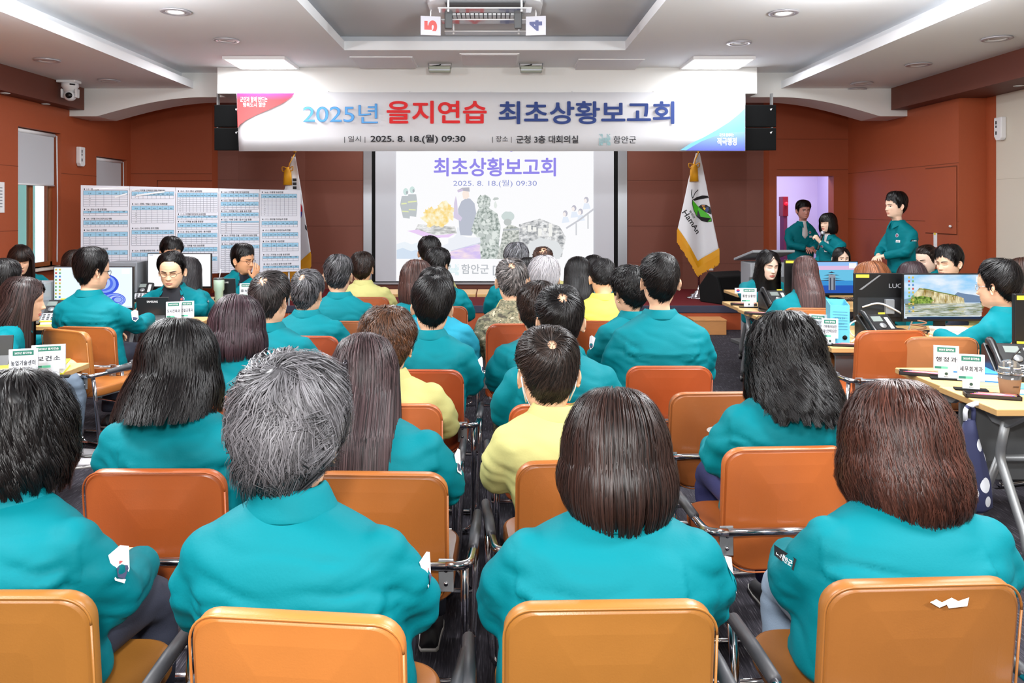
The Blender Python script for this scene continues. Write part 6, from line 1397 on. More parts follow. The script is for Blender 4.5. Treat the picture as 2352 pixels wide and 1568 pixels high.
for k in range(5):
    b = MB(); q = [bp(PB[k] + 2, 45 + 55 * (PB[k] - 20) / 2310), bp(PB[k + 1] - 2, 45 + 55 * (PB[k + 1] - 20) / 2310)]; b.prism([(q[0][0], 0, zB), (q[1][0], 0, zB), (q[1][0], 0, q[1][1]), (q[0][0], 0, q[0][1])], (0, .012, 0)); pn = b.build('panel', BP, t)
    hb, lb, xb = MB(), MB(), MB()
    for x0, x1, ty, title, y0, y1, hh, rows, cols in CB:
        if not (PB[k] <= x0 < PB[k + 1]): continue
        def rc(m, a, c, e, f, y): m.add([(*(lambda q: (q[0], y, q[1]))(bp(*p)),) for p in ((a, f), (e, f), (e, c), (a, c))], [(0, 1, 2, 3)])
        rc(hb, x0, y0, x1, y0 + hh, -.0008)
        hl = 2.6
        for r in range(rows + 2):
            yy = y0 if r == 0 else y0 + hh + (y1 - y0 - hh) * (r - 1) / rows; rc(lb, x0, yy - hl / 2, x1, yy + hl / 2, -.0016)
        cs = [x0, x0 + (x1 - x0) * min(.28, 1.5 / cols)] + [x0 + (x1 - x0) * (.28 if 1.5 / cols > .28 else 1.5 / cols) + (x1 - x0) * (1 - min(.28, 1.5 / cols)) * c / (cols - 1) for c in range(1, cols)]
        for c in cs: rc(lb, c - hl / 2, y0, c + hl / 2, y1, -.0016)
        ax, az = bp(x0 + 6, ty + 7); cx_, cz = bp(x0 + 16, ty - 6); xb.box((ax, -.0022, az), (cx_, -.0018, cz))
        tx, tz = bp(x0 + 34, ty + 10); tx2, _ = bp(x0 + 34 + len(title) * 13.2, ty); put_text(xb, title, (tx, -.002, tz), (1, 0, 0), (0, 0, 1), bp(x0, ty - 9)[1] - bp(x0, ty + 10)[1], tx2 - tx, 0, .016)
        for c in range(len(cs) - 1):
            wd = ('구 분', '계획', '현황', '동원', '수량', '비고')[0 if c == 0 else 1 + (c + rows) % 5]; mx = (cs[c] + cs[c + 1]) / 2; hx, hz = bp(mx, y0 + hh * (.62 if hh < 30 else .80)); put_text(xb, wd, (hx, -.002, hz), (1, 0, 0), (0, 0, 1), .016, None, 0, .012, 'c')
        for r in range(rows):
            mx = (cs[0] + cs[1]) / 2; yy = y0 + hh + (y1 - y0 - hh) * (r + .68) / rows; hx, hz = bp(mx, yy); put_text(xb, ('계', '관내', '관외', '기타')[r % 4], (hx, -.002, hz), (1, 0, 0), (0, 0, 1), .011, None, 0, .01, 'c')
    hb.build('table_headers', BHD, pn); lb.build('table_lines', BLN, pn); xb.build('lettering', BTX, pn)
b = MB(); b.box((0, .013, zB), (W, .03, zB + .03)); b.box((0, .013, zTR - .05), (W, .03, zTR - .02)); b.build('frame', ALU, t)
for x in (.15, W - .15):
    b = MB(); b.tube([(x, .03, zTR - .1), (x, .04, .05), (x, .04, .02)], .014, 10); b.tube([(x, -.22, .014), (x, .30, .014)], .014, 10); b.build('stand_leg', ALU, t)
# clear tape peeling on the first two panels
tp = MB(); r = random.Random(9)
for (xa, ya, xb_, yb_) in ((150, 80, 535, 70), (380, 165, 510, 130), (560, 95, 640, 85), (600, 150, 900, 112)):
    q = [bp(xa, ya - 8), bp(xb_, yb_ - 6), bp(xb_, yb_ + 7), bp(xa, ya + 9)]; tp.add([(a, -.004 - .004 * r.random(), c) for a, c in q], [(0, 1, 2, 3)])
tp.build('tape', mat('clear_tape', (238, 240, 244), .15), t)
# ------------------------------------------------------------------ lectern, step, wedge speaker
t = thing('lectern', 'grey lectern with a sloping top beside the stage', 'lectern', (X(1752, 9.35), 9.35, 0), .12)
LG = mat('lectern_grey', (150, 154, 160), .5)
b = MB(); b.prism([(-.24, -.20, .04), (.24, -.20, .04), (.20, .16, .04), (-.20, .16, .04)], (0, 0, .92)); b.build('body', LG, t, bevel=.012)
b = MB(); b.box((-.30, -.26, 0), (.30, .22, .045)); b.build('plinth', DGREY, t, bevel=.008)
b = MB(); b.prism([(-.25, -.28, 1.08), (-.25, .24, .96), (-.25, .24, .99), (-.25, -.28, 1.11)], (.50, 0, 0)); b.build('top', LG, t, bevel=.006)
b = MB(); b.box((-.26, -.212, .30), (.26, -.20, .80)); b.build('front_panel', DGREY, t, bevel=.004)
b = MB(); b.box((.05, -.214, .86), (.09, -.205, .90)); b.build('knob', BLACK, t)
t = thing('wooden_step', 'small light wooden step box on the carpet in front of the stage', 'step', (X(1632, 10.16), 10.2, 0))
b = MB(); b.box((-.24, -.15, 0), (.17, .15, .17)); b.build('box', mat('step_wood', (196, 136, 82), .5, noise_amt=.12, noise_scale=12, stretch=(1, 1, 8)), t, bevel=.004)
b = MB(); b.box((-.245, -.155, .17), (.175, .155, .19)); b.build('tread', mat('step_wood', (196, 136, 82)), t, bevel=.004)
t = thing('stage_monitor', 'black wedge loudspeaker on the stage floor beside the lectern', 'speaker', (X(1672, 10.85), 10.9, SZ), .5)
b = MB(); b.prism([(-.28, -.22, 0), (-.28, .22, 0), (-.28, .24, .22), (-.28, .06, .42), (-.28, -.10, .36)], (.56, 0, 0)); b.build('cabinet', BLACKM, t, bevel=.015)
b = MB(); b.add([(-.25, -.235, .03), (.25, -.235, .03), (.25, -.118, .345), (-.25, -.118, .345)], [(0, 1, 2, 3)]); b.build('grille', mat('speaker_grille', (26, 28, 30)), t)
# fire alarm inside the corridor
t = thing('fire_cabinet', 'red fire hydrant cabinet in the corridor behind the doorway', 'fire cabinet', (X(1806, 13.4), 13.5, 0))
b = MB(); b.box((-.02, 0, 1.45), (.07, .2, 1.78)); b.build('case', mat('fire_red', (140, 24, 46), .4), t, bevel=.006)
b = MB(); b.ball((.025, -.03, 1.66), .03); b.build('beacon', mat('beacon_red', (230, 30, 40), .3, emit=(255, 20, 40), es=2.0), t)
b = MB(); b.box((.0, .02, 0), (.06, .2, 1.45)); b.build('stand', mat('magenta_panel', (120, 40, 84), .6), t)
# ------------------------------------------------------------------ desks and the things on them
DT = .72
def ranks(specs):
    for lab, x0, y0, y1, w, yaw, mod in specs:
        x = x0 + w / 2; t = fold_desk(lab, (x, (y0 + y1) / 2, 0), yaw, w, y1 - y0, DT, mod)
ranks([('beech desk at the lower left with two white name plates', -3.73, 3.88, 4.46, 1.48, 0, True),
 ('beech desk in front of the man with glasses', -3.62, 5.84, 6.36, 1.40, 0, False), ('beech desk by the left wall under the blue swirl monitor', -5.12, 5.84, 6.36, 1.48, 0, False),
 ('beech desk with a green tumbler behind the man with glasses', -3.55, 7.30, 7.82, 1.50, 0, False), ('beech desk by the left windows with a grey computer case', -5.10, 7.30, 7.82, 1.50, 0, False),
 ('front table left part, just before the stage', -1.42, 8.05, 8.55, 1.22, 0, False), ('front table right of the seam, just before the stage', -.185, 8.05, 8.55, 1.22, 0, False), 
 ('nearest beech desk on the right with an iced coffee cup', 2.13, 3.42, 3.865, 1.5, math.pi, True), ('beech desk on the right with a name plate and blue folder, behind the nearest', 2.145, 3.875, 4.32, 1.5, 0, False),
 ('beech desk with a sky-blue file box on the right', 2.06, 4.93, 5.40, 1.5, 0, True), ('beech desk under the lakeside cliff monitor', 2.06, 5.41, 5.88, 1.9, 0, False),
 ('beech desk with a black phone and pen tray on the right', 2.07, 6.36, 6.88, .70, 0, True), ('beech desk behind the black phone, before the dark-haired woman', 2.09, 6.89, 7.42, 1.2, 0, False), ('farthest beech desk on the right, near the lectern', 2.41, 8.02, 8.50, 1.5, 0, False)])
def nameplate(label, x, y, text, yaw=0.0, w=.155, lines=1, flagm=False):
    t = thing('name_plate', label, 'name plate', (x, y, DT), yaw, 'white acrylic name plates'); t.scale = (.92, .92, .82)
    b = MB(); b.box((-w * .62, -.028, 0), (w * .62, .028, .010)); b.build('base', BLACKM, t, bevel=.002)
    pr = lambda name, b, m: b.build(name, m, t)
    b = MB(); b.box((-w / 2, -.006, .055), (w / 2, .006, .205)); b.box((-w * .32, -.006, .008), (w * .32, .006, .055)); pr('plate', b, mat('plate_white', (212, 216, 222), .3))
    b = MB(); b.box((-w * .36, -.0068, .168), (w * .36, -.0062, .196)); b.box((-w * .46, -.0068, .066), (-w * .2, -.0062, .080)); pr('green_strip', b, mat('plate_green', (40, 122, 102), .5))
    b = MB(); b.box((-w * .2, -.0068, .066), (w * .06, -.0062, .080)); pr('mint_strip', b, mat('plate_mint', (98, 200, 160), .5))
    b = MB()
    if lines == 1: put_text(b, text, (0, -.0072, .108), (1, 0, 0), (0, 0, 1), .030, min(w * .84, .028 * len(text) + .03), 0, .012, 'c', 1.2)
    else:
        for k, s in enumerate(text): put_text(b, s, (0, -.0072, .134 - k * .034), (1, 0, 0), (0, 0, 1), .024, w * .8, 0, .012, 'c')
    pr('lettering', b, mat('print_black', (24, 26, 36)))
    b = MB(); put_text(b, '2025년 을지연습', (0, -.0074, .175), (1, 0, 0), (0, 0, 1), .014, w * .6, 0, .02, 'c'); pr('strip_lettering', b, mat('print_white', (244, 244, 246)))
    b = MB(); b.poly([(.008 * math.cos(a), -.0072, .036 + .009 * math.sin(a)) for a in [2 * math.pi * k / 14 for k in range(14)]]); put_text(b, '함안군', (0, -.0072, .016), (1, 0, 0), (0, 0, 1), .007, .02, 0, .0, 'c'); pr('emblem', b, mat('plate_emblem', (40, 70, 60), .6))
    if flagm:
        b = MB(); b.box((-w * .92, -.004, .15), (-w * .5, .004, .205)); pr('flag_card', b, mat('plate_white', (226, 229, 234)))
        b = MB(); b.poly([(-w * .71 + .016 * math.cos(a), -.0046, .178 + .016 * math.sin(a)) for a in [math.pi * k / 10 for k in range(11)]], 0); b.poly([(-w * .71 + .016 * math.cos(a), -.0046, .178 - .016 * math.sin(a)) for a in [math.pi * k / 10 for k in range(11)]][::-1], 1); pr('roundel', b, [mat('flag_red', (196, 30, 50)), mat('flag_blue', (30, 60, 150))])
def onx(px, y): return X(px, y)
nameplate('name plate reading 보건소 on the lower left desk', onx(112, 4.05), 4.05, '보건소', .35, .165); nameplate('name plate reading 농업기술센터 on the lower left desk', onx(54, 3.93), 3.93, '농업기술센터', .35, .135)
nameplate('name plate reading 도시건축과 before the man with glasses', onx(399, 5.93), 5.93, '도시건축과', .22, .115); nameplate('name plate reading 건설교통과 before the man with glasses', onx(430, 5.98), 5.98, '건설교통과', .22, .105)
nameplate('name plate half hidden by the balding man, behind the green tumbler', onx(566, 7.40), 7.40, '홍보반', .1, .13)
nameplate('name plate reading 행정과 on the right desk', onx(2173, 4.02), 4.02, '행정과', -.32, .122); nameplate('name plate reading 세무회계과 beside the coffee cup', onx(2230, 3.78), 3.78, '세무회계과', -.32, .122)
nameplate('two-line name plate at the left edge of the file box desk', onx(1879, 5.22), 5.22, ('기획예산담당관', '혁신전략담당관'), -.5, .12, 2); nameplate('two-line name plate in front of the sky-blue file box', onx(1906, 5.02), 5.02, ('기획예산담당관', '혁신전략담당관'), -.2, .105, 2)
nameplate('name plate with a small national flag, before the dark-haired woman', onx(1720, 6.95), 6.95, '통합상황반', -.1, .14, 1, True)
def pen_tray(label, x, y, yaw):
    t = thing('pen_tray', label, 'pen tray', (x, y, DT), yaw, 'black trays of coloured pens')
    b = MB(); b.box((-.11, -.035, 0), (.11, .035, .006))
    for lo, hi in (((-.11, -.035, 0), (.11, -.031, .018)), ((-.11, .031, 0), (.11, .035, .018)), ((-.11, -.035, 0), (-.106, .035, .018)), ((.106, -.035, 0), (.11, .035, .018))): b.box(lo, hi)
    b.build('tray', mat('tray_black', (34, 28, 28), .5), t)
    for k, c in enumerate(((206, 60, 50), (60, 60, 160), (236, 190, 60), (90, 60, 140), (220, 120, 90))):
        b = MB(); yy = -.022 + k * .011; b.tube([(-.09 + .01 * k, yy, .013), (.07 + .006 * k, yy, .013), (.085 + .006 * k, yy, .013)], [.005, .005, .002], 8); b.build('pen', mat('pen_%d' % k, c, .4), t)
pen_tray('tray of coloured pens on the desk behind the nearest right one', onx(2120, 4.12), 4.12, -.45); pen_tray('tray of coloured pens beside the coffee cup at the right edge', onx(2275, 3.64), 3.63, -.32); pen_tray('tray of pens in front of the file box', onx(1952, 5.0), 4.99, -.25); pen_tray('tray of pens on the desk before the black phone', onx(1742, 6.5), 6.5, -.3); pen_tray('tray of pens by the small national flag', onx(1708, 7.12), 7.12, -.2)
def phone(label, x, y, yaw=0.0, label_strip=True, s=1.0):
    t = thing('desk_phone', label, 'phone', (x, y, DT), yaw, 'black office telephones'); t.scale = (s, s, s)
    b = MB(); b.prism([(-.11, -.10, 0), (-.11, .10, 0), (-.11, .10, .15), (-.11, .075, .165), (-.11, -.10, .03)], (.22, 0, 0)); b.build('body', BLACK, t, bevel=.006)
    up = Vector((0, .175, .135)).normalized(); nrm = Vector((0, -.135, .175)).normalized(); o = Vector((0, -.10, .03))
    P = lambda u, v, e=.001: o + Vector((u, 0, 0)) + up * v + nrm * e
    b = MB(); b.add([P(-.035, 0), P(.108, 0), P(.108, .075), P(-.035, .075)], [(0, 1, 2, 3)]); b.build('silver_panel', mat('phone_silver', (196, 198, 204), .4), t)
    b = MB()
    for i in range(4):
        for j in range(4):
            u, v = -.02 + i * .03, .008 + j * .016; b.add([P(u, v, .003), P(u + .018, v, .003), P(u + .018, v + .010, .003), P(u, v + .010, .003)], [(0, 1, 2, 3)])
    b.build('keypad', BLACK, t)
    b = MB(); b.add([P(-.025, .155), P(.045, .155), P(.045, .20), P(-.025, .20)], [(0, 1, 2, 3)]); b.build('display', mat('phone_lcd', (120, 128, 124), .2), t)
    b = MB(); b.tube([P(.02, .115, .0), P(.02, .115, .006)], .022, 18); b.build('dial', STEEL, t)
    if label_strip:
        b = MB(); b.add([P(.065, .09), P(.09, .09), P(.09, .19), P(.065, .19)], [(0, 1, 2, 3)]); b.build('index_card', WPLAST, t)
        b = MB(); b.box((.055, .086, .150), (.10, .094, .172)); b.build('yellow_label', mat('label_yellow', (226, 206, 60)), t)
    b = MB(); b.tube([P(-.085, .01, .02), P(-.085, .03, .032), P(-.085, .11, .034), P(-.085, .19, .032), P(-.085, .215, .02)], [.022, .020, .014, .020, .022], 12); b.build('handset', BLACK, t)
    b = MB(); pts = [Vector((-.11, -.11 + .0, .02)) + Vector((-.02 - .05 * math.sin(k * .25), -.01 * k / 6, .006 * math.cos(k * 1.9))) for k in range(18)]; b.tube([(-.095, -.09, .02), (-.13, -.13, .012), (-.15, -.05, .010), (-.13, .04, .010), (-.10, .09, .02)], .006, 8, round_=.03); b.build('cord', BLACK, t)
phone('black phone on the desk before the dark-haired woman on the right', onx(1781, 6.72), 6.72, .1); phone('black phone with a white index card beside the black monitor back', onx(2016, 5.2), 5.18, .15); phone('black phone behind the coffee cup at the right frame edge', onx(2326, 4.05), 4.05, -.2); phone('black phone left of the man with glasses', onx(322, 7.45), 7.45, .2); phone('black phone on a neon yellow folder by the left monitor', onx(112, 6.02), 6.02, .2)
def monitor(label, x, y, zb, w, h, yaw=0.0, art=None, zdesk=DT, sticker=False):
    t = thing('monitor', label, 'monitor', (x, y, zdesk), yaw)
    b = MB(); b.prism(rrect3(.24, .18, .04, 0), (0, 0, .012)); b.build('base', BLACK, t, bevel=.003)
    b = MB(); b.prism([(-.04, .015, .010), (.04, .015, .010), (.03, .05, .010), (-.03, .05, .010)], (0, 0, zb - zdesk + h * .4)); b.build('neck', BLACK, t, bevel=.004)
    zz = zb - zdesk; b = MB(); b.box((-w / 2, -.012, zz), (w / 2, .014, zz + h)); b.box((-w * .33, .014, zz + h * .2), (w * .33, .035, zz + h * .75)); p = b.build('panel', BLACK, t, bevel=.003)
    if art: art(t, w, h, zz)
    if sticker: b = MB(); b.box((-w / 2 + .01, -.0135, zz + h - .03), (-w / 2 + .10, -.0125, zz + h - .008)); b.build('yellow_label', mat('label_yellow', (226, 206, 60)), t)
    return t
def scr_art(draw):
    def f(t, w, h, zz):
        x0, x1, z0, z1 = -w / 2 + .008, w / 2 - .008, zz + .02, zz + h - .008
        A = Art(lambda p: x0 + (x1 - x0) * p, lambda q: z1 - (z1 - z0) * q, -.0124, .0003); draw(A); A.build('screen', t)
    return f
def icons(A):
    r = random.Random(3)
    for j in range(10):
        for i in range(2): A.rect(.015 + i * .05, .03 + j * .085, .04 + i * .05, .075 + j * .085, em(((90, 150, 220), (230, 200, 90), (220, 90, 80), (120, 190, 130))[r.randrange(4)], .9))
def d_cliff(A):
    A.rect(0, 0, 1, 1, em_noise('screen_sky', ((120, 200, 250), (190, 228, 250), (246, 250, 254)), 4, (1, 1, 2.5)))
    A.poly([(.62, .52), (.7, .40), (.8, .44), (.9, .46), (1, .50), (1, .64), (.6, .64)], em((120, 146, 180), .9)); A.poly([(0, .56), (.1, .52), (.14, .66), (0, .66)], em((140, 170, 190), .9))
    A.poly([(.08, .66), (.09, .50), (.16, .38), (.20, .30), (.30, .32), (.42, .38), (.55, .42), (.68, .48), (.78, .54), (.79, .66)], em_noise('cliff_rock', ((150, 124, 60), (226, 206, 140), (252, 244, 206)), 26, (1.6, 1, .7)))
    r = random.Random(5)
    for k in range(34): x = .18 + r.random() * .56; A.line([(x, .40 + .12 * max(0, x - .3) + r.random() * .08), (x + .012 * (r.random() - .5), .64 - r.random() * .08)], .006, em((206, 184, 110) if k % 2 else (250, 240, 196), .95))
    A.line([(.18, .32), (.30, .33), (.42, .39), (.68, .48)], .02, em((120, 140, 66), .8)); A.blob(.22, .58, .16, .10, em_noise('bush_leaves', ((36, 74, 20), (96, 140, 44), (170, 200, 90)), 60), 26, .35, 9); A.blob(.16, .62, .10, .05, em_noise('bush_leaves', ((36, 74, 20), (96, 140, 44), (170, 200, 90)), 60), 20, .3, 8)
    A.rect(0, .655, 1, .95, em_noise('lake_water', ((110, 124, 84), (196, 196, 150), (232, 236, 232)), 9, (1.2, 1, 9)))
    for k in range(70): x, y = r.random(), .67 + r.random() * .27; A.rect(x, y, min(1, x + .03 + .10 * r.random()), y + .007, em(((110, 130, 70), (226, 206, 130), (206, 220, 226), (150, 160, 130))[k % 4] if x < .75 else (206, 216, 226), .9))
    A.rect(0, .95, 1, 1, em((36, 60, 96), .6)); A.rect(.90, .03, .985, .16, em((250, 250, 250), 1.0)); icons(A)
def d_tower(A):
    A.rect(0, 0, 1, 1, em((60, 150, 220), .95)); A.rect(0, .12, 1, .25, em((226, 190, 226), 1.0)); A.rect(0, 0, 1, .12, em((150, 196, 250), 1.0)); A.rect(0, .25, 1, .6, em((110, 200, 236), .95)); A.rect(0, .75, 1, 1, em((40, 90, 190), .9))
    for y, w in ((.30, .06), (.38, .13), (.48, .15), (.55, .22)): A.poly([(.58 - w, y + .05), (.58, y), (.58 + w, y + .05)], em((66, 72, 90), .7))
    A.rect(.53, .4, .64, .9, em((166, 172, 186), .8)); A.rect(.55, .5, .57, .9, em((70, 76, 96), .7)); A.rect(.61, .5, .63, .9, em((70, 76, 96), .7)); A.rect(.86, .03, .98, .2, em((250, 250, 250), 1.0))
def d_swirl(A):
    A.rect(0, 0, 1, 1, em((232, 244, 254), 1.1))
    for k in range(7): A.blob(.66 - .015 * k, .42 - .012 * k, .17 - .022 * k, .25 - .03 * k, em(((60, 90, 226), (140, 170, 250), (84, 116, 240), (180, 204, 252), (70, 100, 230), (200, 216, 254), (120, 150, 246))[k], 1.0), 26)
    for k in range(6): A.blob(.76 + .012 * k, .80, .16 - .022 * k, .17 - .022 * k, em(((70, 96, 230), (150, 176, 250), (90, 120, 240), (190, 206, 252), (76, 100, 232), (160, 186, 250))[k], 1.0), 26)
    A.rect(.87, .03, .97, .16, em((250, 250, 252), 1.1)); A.rect(0, .965, 1, 1, em((206, 226, 246), 1.0)); icons(A)
def d_white(A): A.rect(0, 0, 1, 1, em((250, 251, 253), 1.15)); A.rect(.02, .02, .08, .035, em((120, 150, 210), .9)); A.rect(0, .95, 1, .96, em((200, 214, 230), 1.0))
monitor('monitor showing a lakeside cliff under a blue sky', onx(2162, 5.50), 5.50, Z(737, 5.5), .545, .325, .03, scr_art(d_cliff))
monitor('monitor showing a pale blue swirl desktop behind the dark-haired man', onx(216, 6.16), 6.16, Z(712, 6.16), .61, .335, .0, scr_art(d_swirl), sticker=False)
monitor('monitor with a blank white document behind the man with glasses', onx(413, 7.55), 7.55, Z(662, 7.55), .60, .33, .0, scr_art(d_white))
monitor('monitor showing a blue sea with a lookout tower', onx(1897, 6.95), 6.95, Z(678, 6.95), .56, .295, .05, scr_art(d_tower))
def back_art(t, w, h, zz):
    b = MB(); b.box((-w * .46, -.0145, zz + h * .10), (w * .46, -.0125, zz + h * .50)); b.build('back_recess', mat('recess_black', (40, 41, 44), .3), t)
    b = MB(); put_text(b, 'LUCOMS', (-w * .03, -.0130, zz + h * .70), (1, 0, 0), (0, 0, 1), .030, w * .38, 0, .0, 'l'); b.build('lettering', mat('logo_grey', (150, 152, 158), .4), t)
    b = MB(); b.cbox((-.02, -.03, zz + h * .32), (.06, .03, .10)); b.build('port_box', mat('port_grey', (120, 124, 128), .5), t, bevel=.004)
    b = MB(); b.tube([(-.2, -.02, zz + h * .3), (-.1, -.05, zz + h * .42), (.02, -.05, zz + h * .25), (.12, -.04, zz + .02)], .006, 6, round_=.05); b.tube([(.1, -.02, zz + h * .35), (.15, -.05, zz + h * .2), (.1, -.05, zz - .05)], .005, 6, round_=.05); b.build('cable', mat('cable_white', (206, 208, 210), .5), t)
    b = MB(); b.add([(-w * .44, -.0136, zz + h * .66), (-w * .40, -.0136, zz + h * .66), (-w * .14, -.0136, zz + h * .96), (-w * .17, -.0136, zz + h * .96)], [(0, 1, 2, 3)]); b.build('sheen_streak', mat('sheen_grey', (120, 122, 126), .25), t)  # diagonal sheen on the glossy back, painted as a lighter grey strip
monitor('glossy black back of a monitor beside the cliff wallpaper screen', onx(2045, 5.60), 5.60, Z(738, 5.6), .50, .335, -.04, back_art, sticker=True)
monitor('glossy black back of a monitor left of the sea wallpaper screen', onx(1838, 7.10), 7.10, Z(690, 7.1), .28, .36, -.04, None, sticker=True)
monitor('black monitor edge behind the man with glasses, with a yellow label', onx(362, 7.68), 7.70, Z(668, 7.7), .20, .36, .0, None, sticker=True)
monitor('black monitor at the right frame edge above the coffee cup', onx(2372, 4.15), 4.15, Z(795, 4.15), .20, .27, .0, None, sticker=True)
# computer cases
def tower(label, x, y, w, dp, h, yaw, m):
    t = thing('computer_case', label, 'computer', (x, y, DT), yaw)
    b = MB(); b.box((-w / 2, -dp / 2, .01), (w / 2, dp / 2, h)); b.build('case', m, t, bevel=.006)
    b = MB(); b.box((-w / 2 + .02, -dp / 2 - .004, h * .55), (w / 2 - .02, -dp / 2, h * .9)); b.build('vent_panel', DGREY, t)
    b = MB()
    for sx in (-1, 1): b.cbox((sx * w * .38, 0, .005), (.03, dp * .8, .010))
    b.build('feet', BLACK, t); return t
tower('grey computer case standing behind the dark-haired man on the left', onx(286, 7.5), 7.55, .28, .30, .36, .1, mat('case_grey', (128, 132, 138), .4, .3)); tower('silver grey computer case at the far left behind the woman with the hair claw', onx(66, 6.0), 6.05, .22, .34, .30, .15, mat('case_silver', (166, 170, 176), .3, .5))
# laptops / tablets seen from behind
def tablet(label, x, y, w, h, yaw, logo, tilt=.35):
    t = thing('tablet_computer', label, 'tablet', (x, y, DT), yaw)
    Rm = Matrix.Rotation(-tilt, 4, 'X'); b = MB(); b.box((-w / 2, -.006, .005), (w / 2, .006, h), 0, Rm); b.build('lid', mat('lid_black', (30, 31, 34), .4), t, bevel=.003)
    if logo: b = MB(); put_text(b, logo, Rm @ Vector((0, -.0072, h * .80)), (1, 0, 0), Rm.to_3x3() @ Vector((0, 0, 1)), .016, w * .34, 0, .03, 'c'); b.build('lettering', WPLAST, t)
    b = MB(); b.box((-w / 2, -.01, 0), (w / 2, .14, .010)); b.build('keyboard_base', BLACKM, t, bevel=.002)
    b = MB(); b.prism([(-w * .42, -.07, 0), (w * .42, -.07, 0), (w * .36, .01, h * .45), (-w * .36, .01, h * .45)], (0, .004, 0)); b.build('kickstand', mat('lid_black', (30, 31, 34)), t)
tablet('black tablet on a stand in front of the man with glasses', onx(353, 5.98), 5.98, .235, .20, .05, 'SAMSUNG', -.12); tablet('black tablet behind the green tumbler', onx(515, 7.42), 7.46, .19, .21, .05, 'SAMSUNG', -.12); tablet('black laptop lid at the left frame edge on the lower left desk', onx(2, 4.2), 4.2, .10, .19, .3, '', .2)
# tumbler, mice, folders, cup, papers
t = thing('tumbler', 'pale green insulated tumbler with a straw', 'tumbler', (onx(508, 7.42), 7.36, DT))
b = MB(); b.lathe([(.033, 0), (.036, .004), (.038, .10), (.047, .115), (.048, .20), (.046, .205)], 24); b.build('cup', mat('sage_green', (176, 200, 178), .4), t)
b = MB(); b.lathe([(.045, .205), (.047, .208), (.046, .222), (.001, .224)], 24); b.build('lid', mat('lid_grey', (70, 76, 74), .3), t); b = MB(); b.tube([(.0, 0, .2), (.018, 0, .30)], .004, 8); b.build('straw', WPLAST, t)
def mouse(label, x, y, yaw):
    t = thing('computer_mouse', label, 'mouse', (x, y, DT), yaw); b = MB(); b.loft([[(hw * math.cos(a), yy, max(.004, hh * math.sin(a) if math.sin(a) > 0 else .004)) for a in [2 * math.pi * k / 16 for k in range(16)]] for yy, hw, hh in ((-.05, .012, .014), (-.04, .026, .026), (0, .031, .036), (.035, .028, .026), (.05, .012, .012))]); b.build('shell', BLACK, t)
    b = MB(); b.tube([(-.004, .03, .031), (.004, .03, .031)], .008, 10); b.build('wheel', DGREY, t)
mouse('black mouse beside the tablet of the man with glasses', onx(331, 6.0), 5.95, .3); mouse('black mouse behind the green tumbler', onx(499, 7.55), 7.55, .2)
t = tag(MB().box((-.13, -.10, 0), (.13, .10, .006)).build('mouse_pad', mat('navy_pad', (40, 46, 82), .8)), 'navy mouse pad under the mouse of the man with glasses', 'mouse pad'); t.location = (onx(331, 6.0) - .05, 6.02, DT); 
for o in bpy.data.objects:
    if o.name == 'computer_mouse': o.location.z = DT + .006
t = thing('file_box', 'sky-blue file box with a ring hole standing on the right desk', 'file box', (onx(1926, 5.12), 5.14, DT), -.28)
BLU = mat('sky_blue_board', (92, 180, 206), .5)
b = MB(); b.prism([(-.055, -.115, 0), (.055, -.115, 0), (.055, .115, 0), (-.055, .115, 0)], (0, 0, .006)); b.build('bottom', BLU, t)
for sx in (-1, 1): b = MB(); b.prism([(sx * .055, -.115, 0), (sx * .055, .115, 0), (sx * .055, .115, .265), (sx * .055, -.115, .25)], (.003, 0, 0)); b.build('side', BLU, t)
b = MB(); b.box((-.055, -.118, 0), (.058, -.115, .25)); b.build('spine', BLU, t); b = MB(); b.box((-.055, .112, 0), (.055, .115, .265)); b.build('back', BLU, t)
b = MB()
for k in range(7): b.box((-.04, -.1195, .10 + k * .018), (.045, -.1190, .1015 + k * .018))
put_text(b, '을지연습 문서', (-.03, -.1196, .165), (1, 0, 0), (0, 0, 1), .012, .06, 0, .0); put_text(b, '2025년', (-.01, -.1196, .13), (1, 0, 0), (0, 0, 1), .010, .035, 0, .0); b.build('printed_label', mat('label_ink', (40, 92, 120), .6), t)
b = MB(); b.tube([(.03, -.121, .05), (.03, -.117, .05)], .014, 18); b.build('ring_hole', BLACKM, t)
t = thing('coffee_cup', 'clear iced coffee cup with domed lid, brown sleeve and straw', 'cup', (onx(2319, 3.66), 3.66, DT))
b = MB(); b.lathe([(.034, 0), (.036, .003), (.047, .105)], 28); b.build('cup', CL, t); b = MB(); b.lathe([(.032, .004), (.0445, .088), (.001, .088)], 24); b.build('coffee', mat('iced_coffee', (104, 72, 48), .3), t)
b = MB(); b.lathe([(.0380, .012), (.0472, .082), (.0466, .082), (.0374, .012)], 28, cap=False); b.build('paper_sleeve', mat('kraft_sleeve', (128, 92, 62), .8), t)
b = MB(); b.lathe([(.050, .104), (.051, .112), (.047, .116), (.043, .140), (.030, .158), (.012, .165)], 28); b.build('dome_lid', CL, t); b = MB(); b.tube([(.0, 0, .02), (.01, 0, .18), (.05, .0, .215)], .004, 8, round_=.02); b.build('straw', BLACK, t)
b = MB(); b.box((-.012, -.0452, .05), (.014, -.0446, .054)); b.build('sleeve_mark', mat('mark_brown', (70, 46, 30), .8), t)
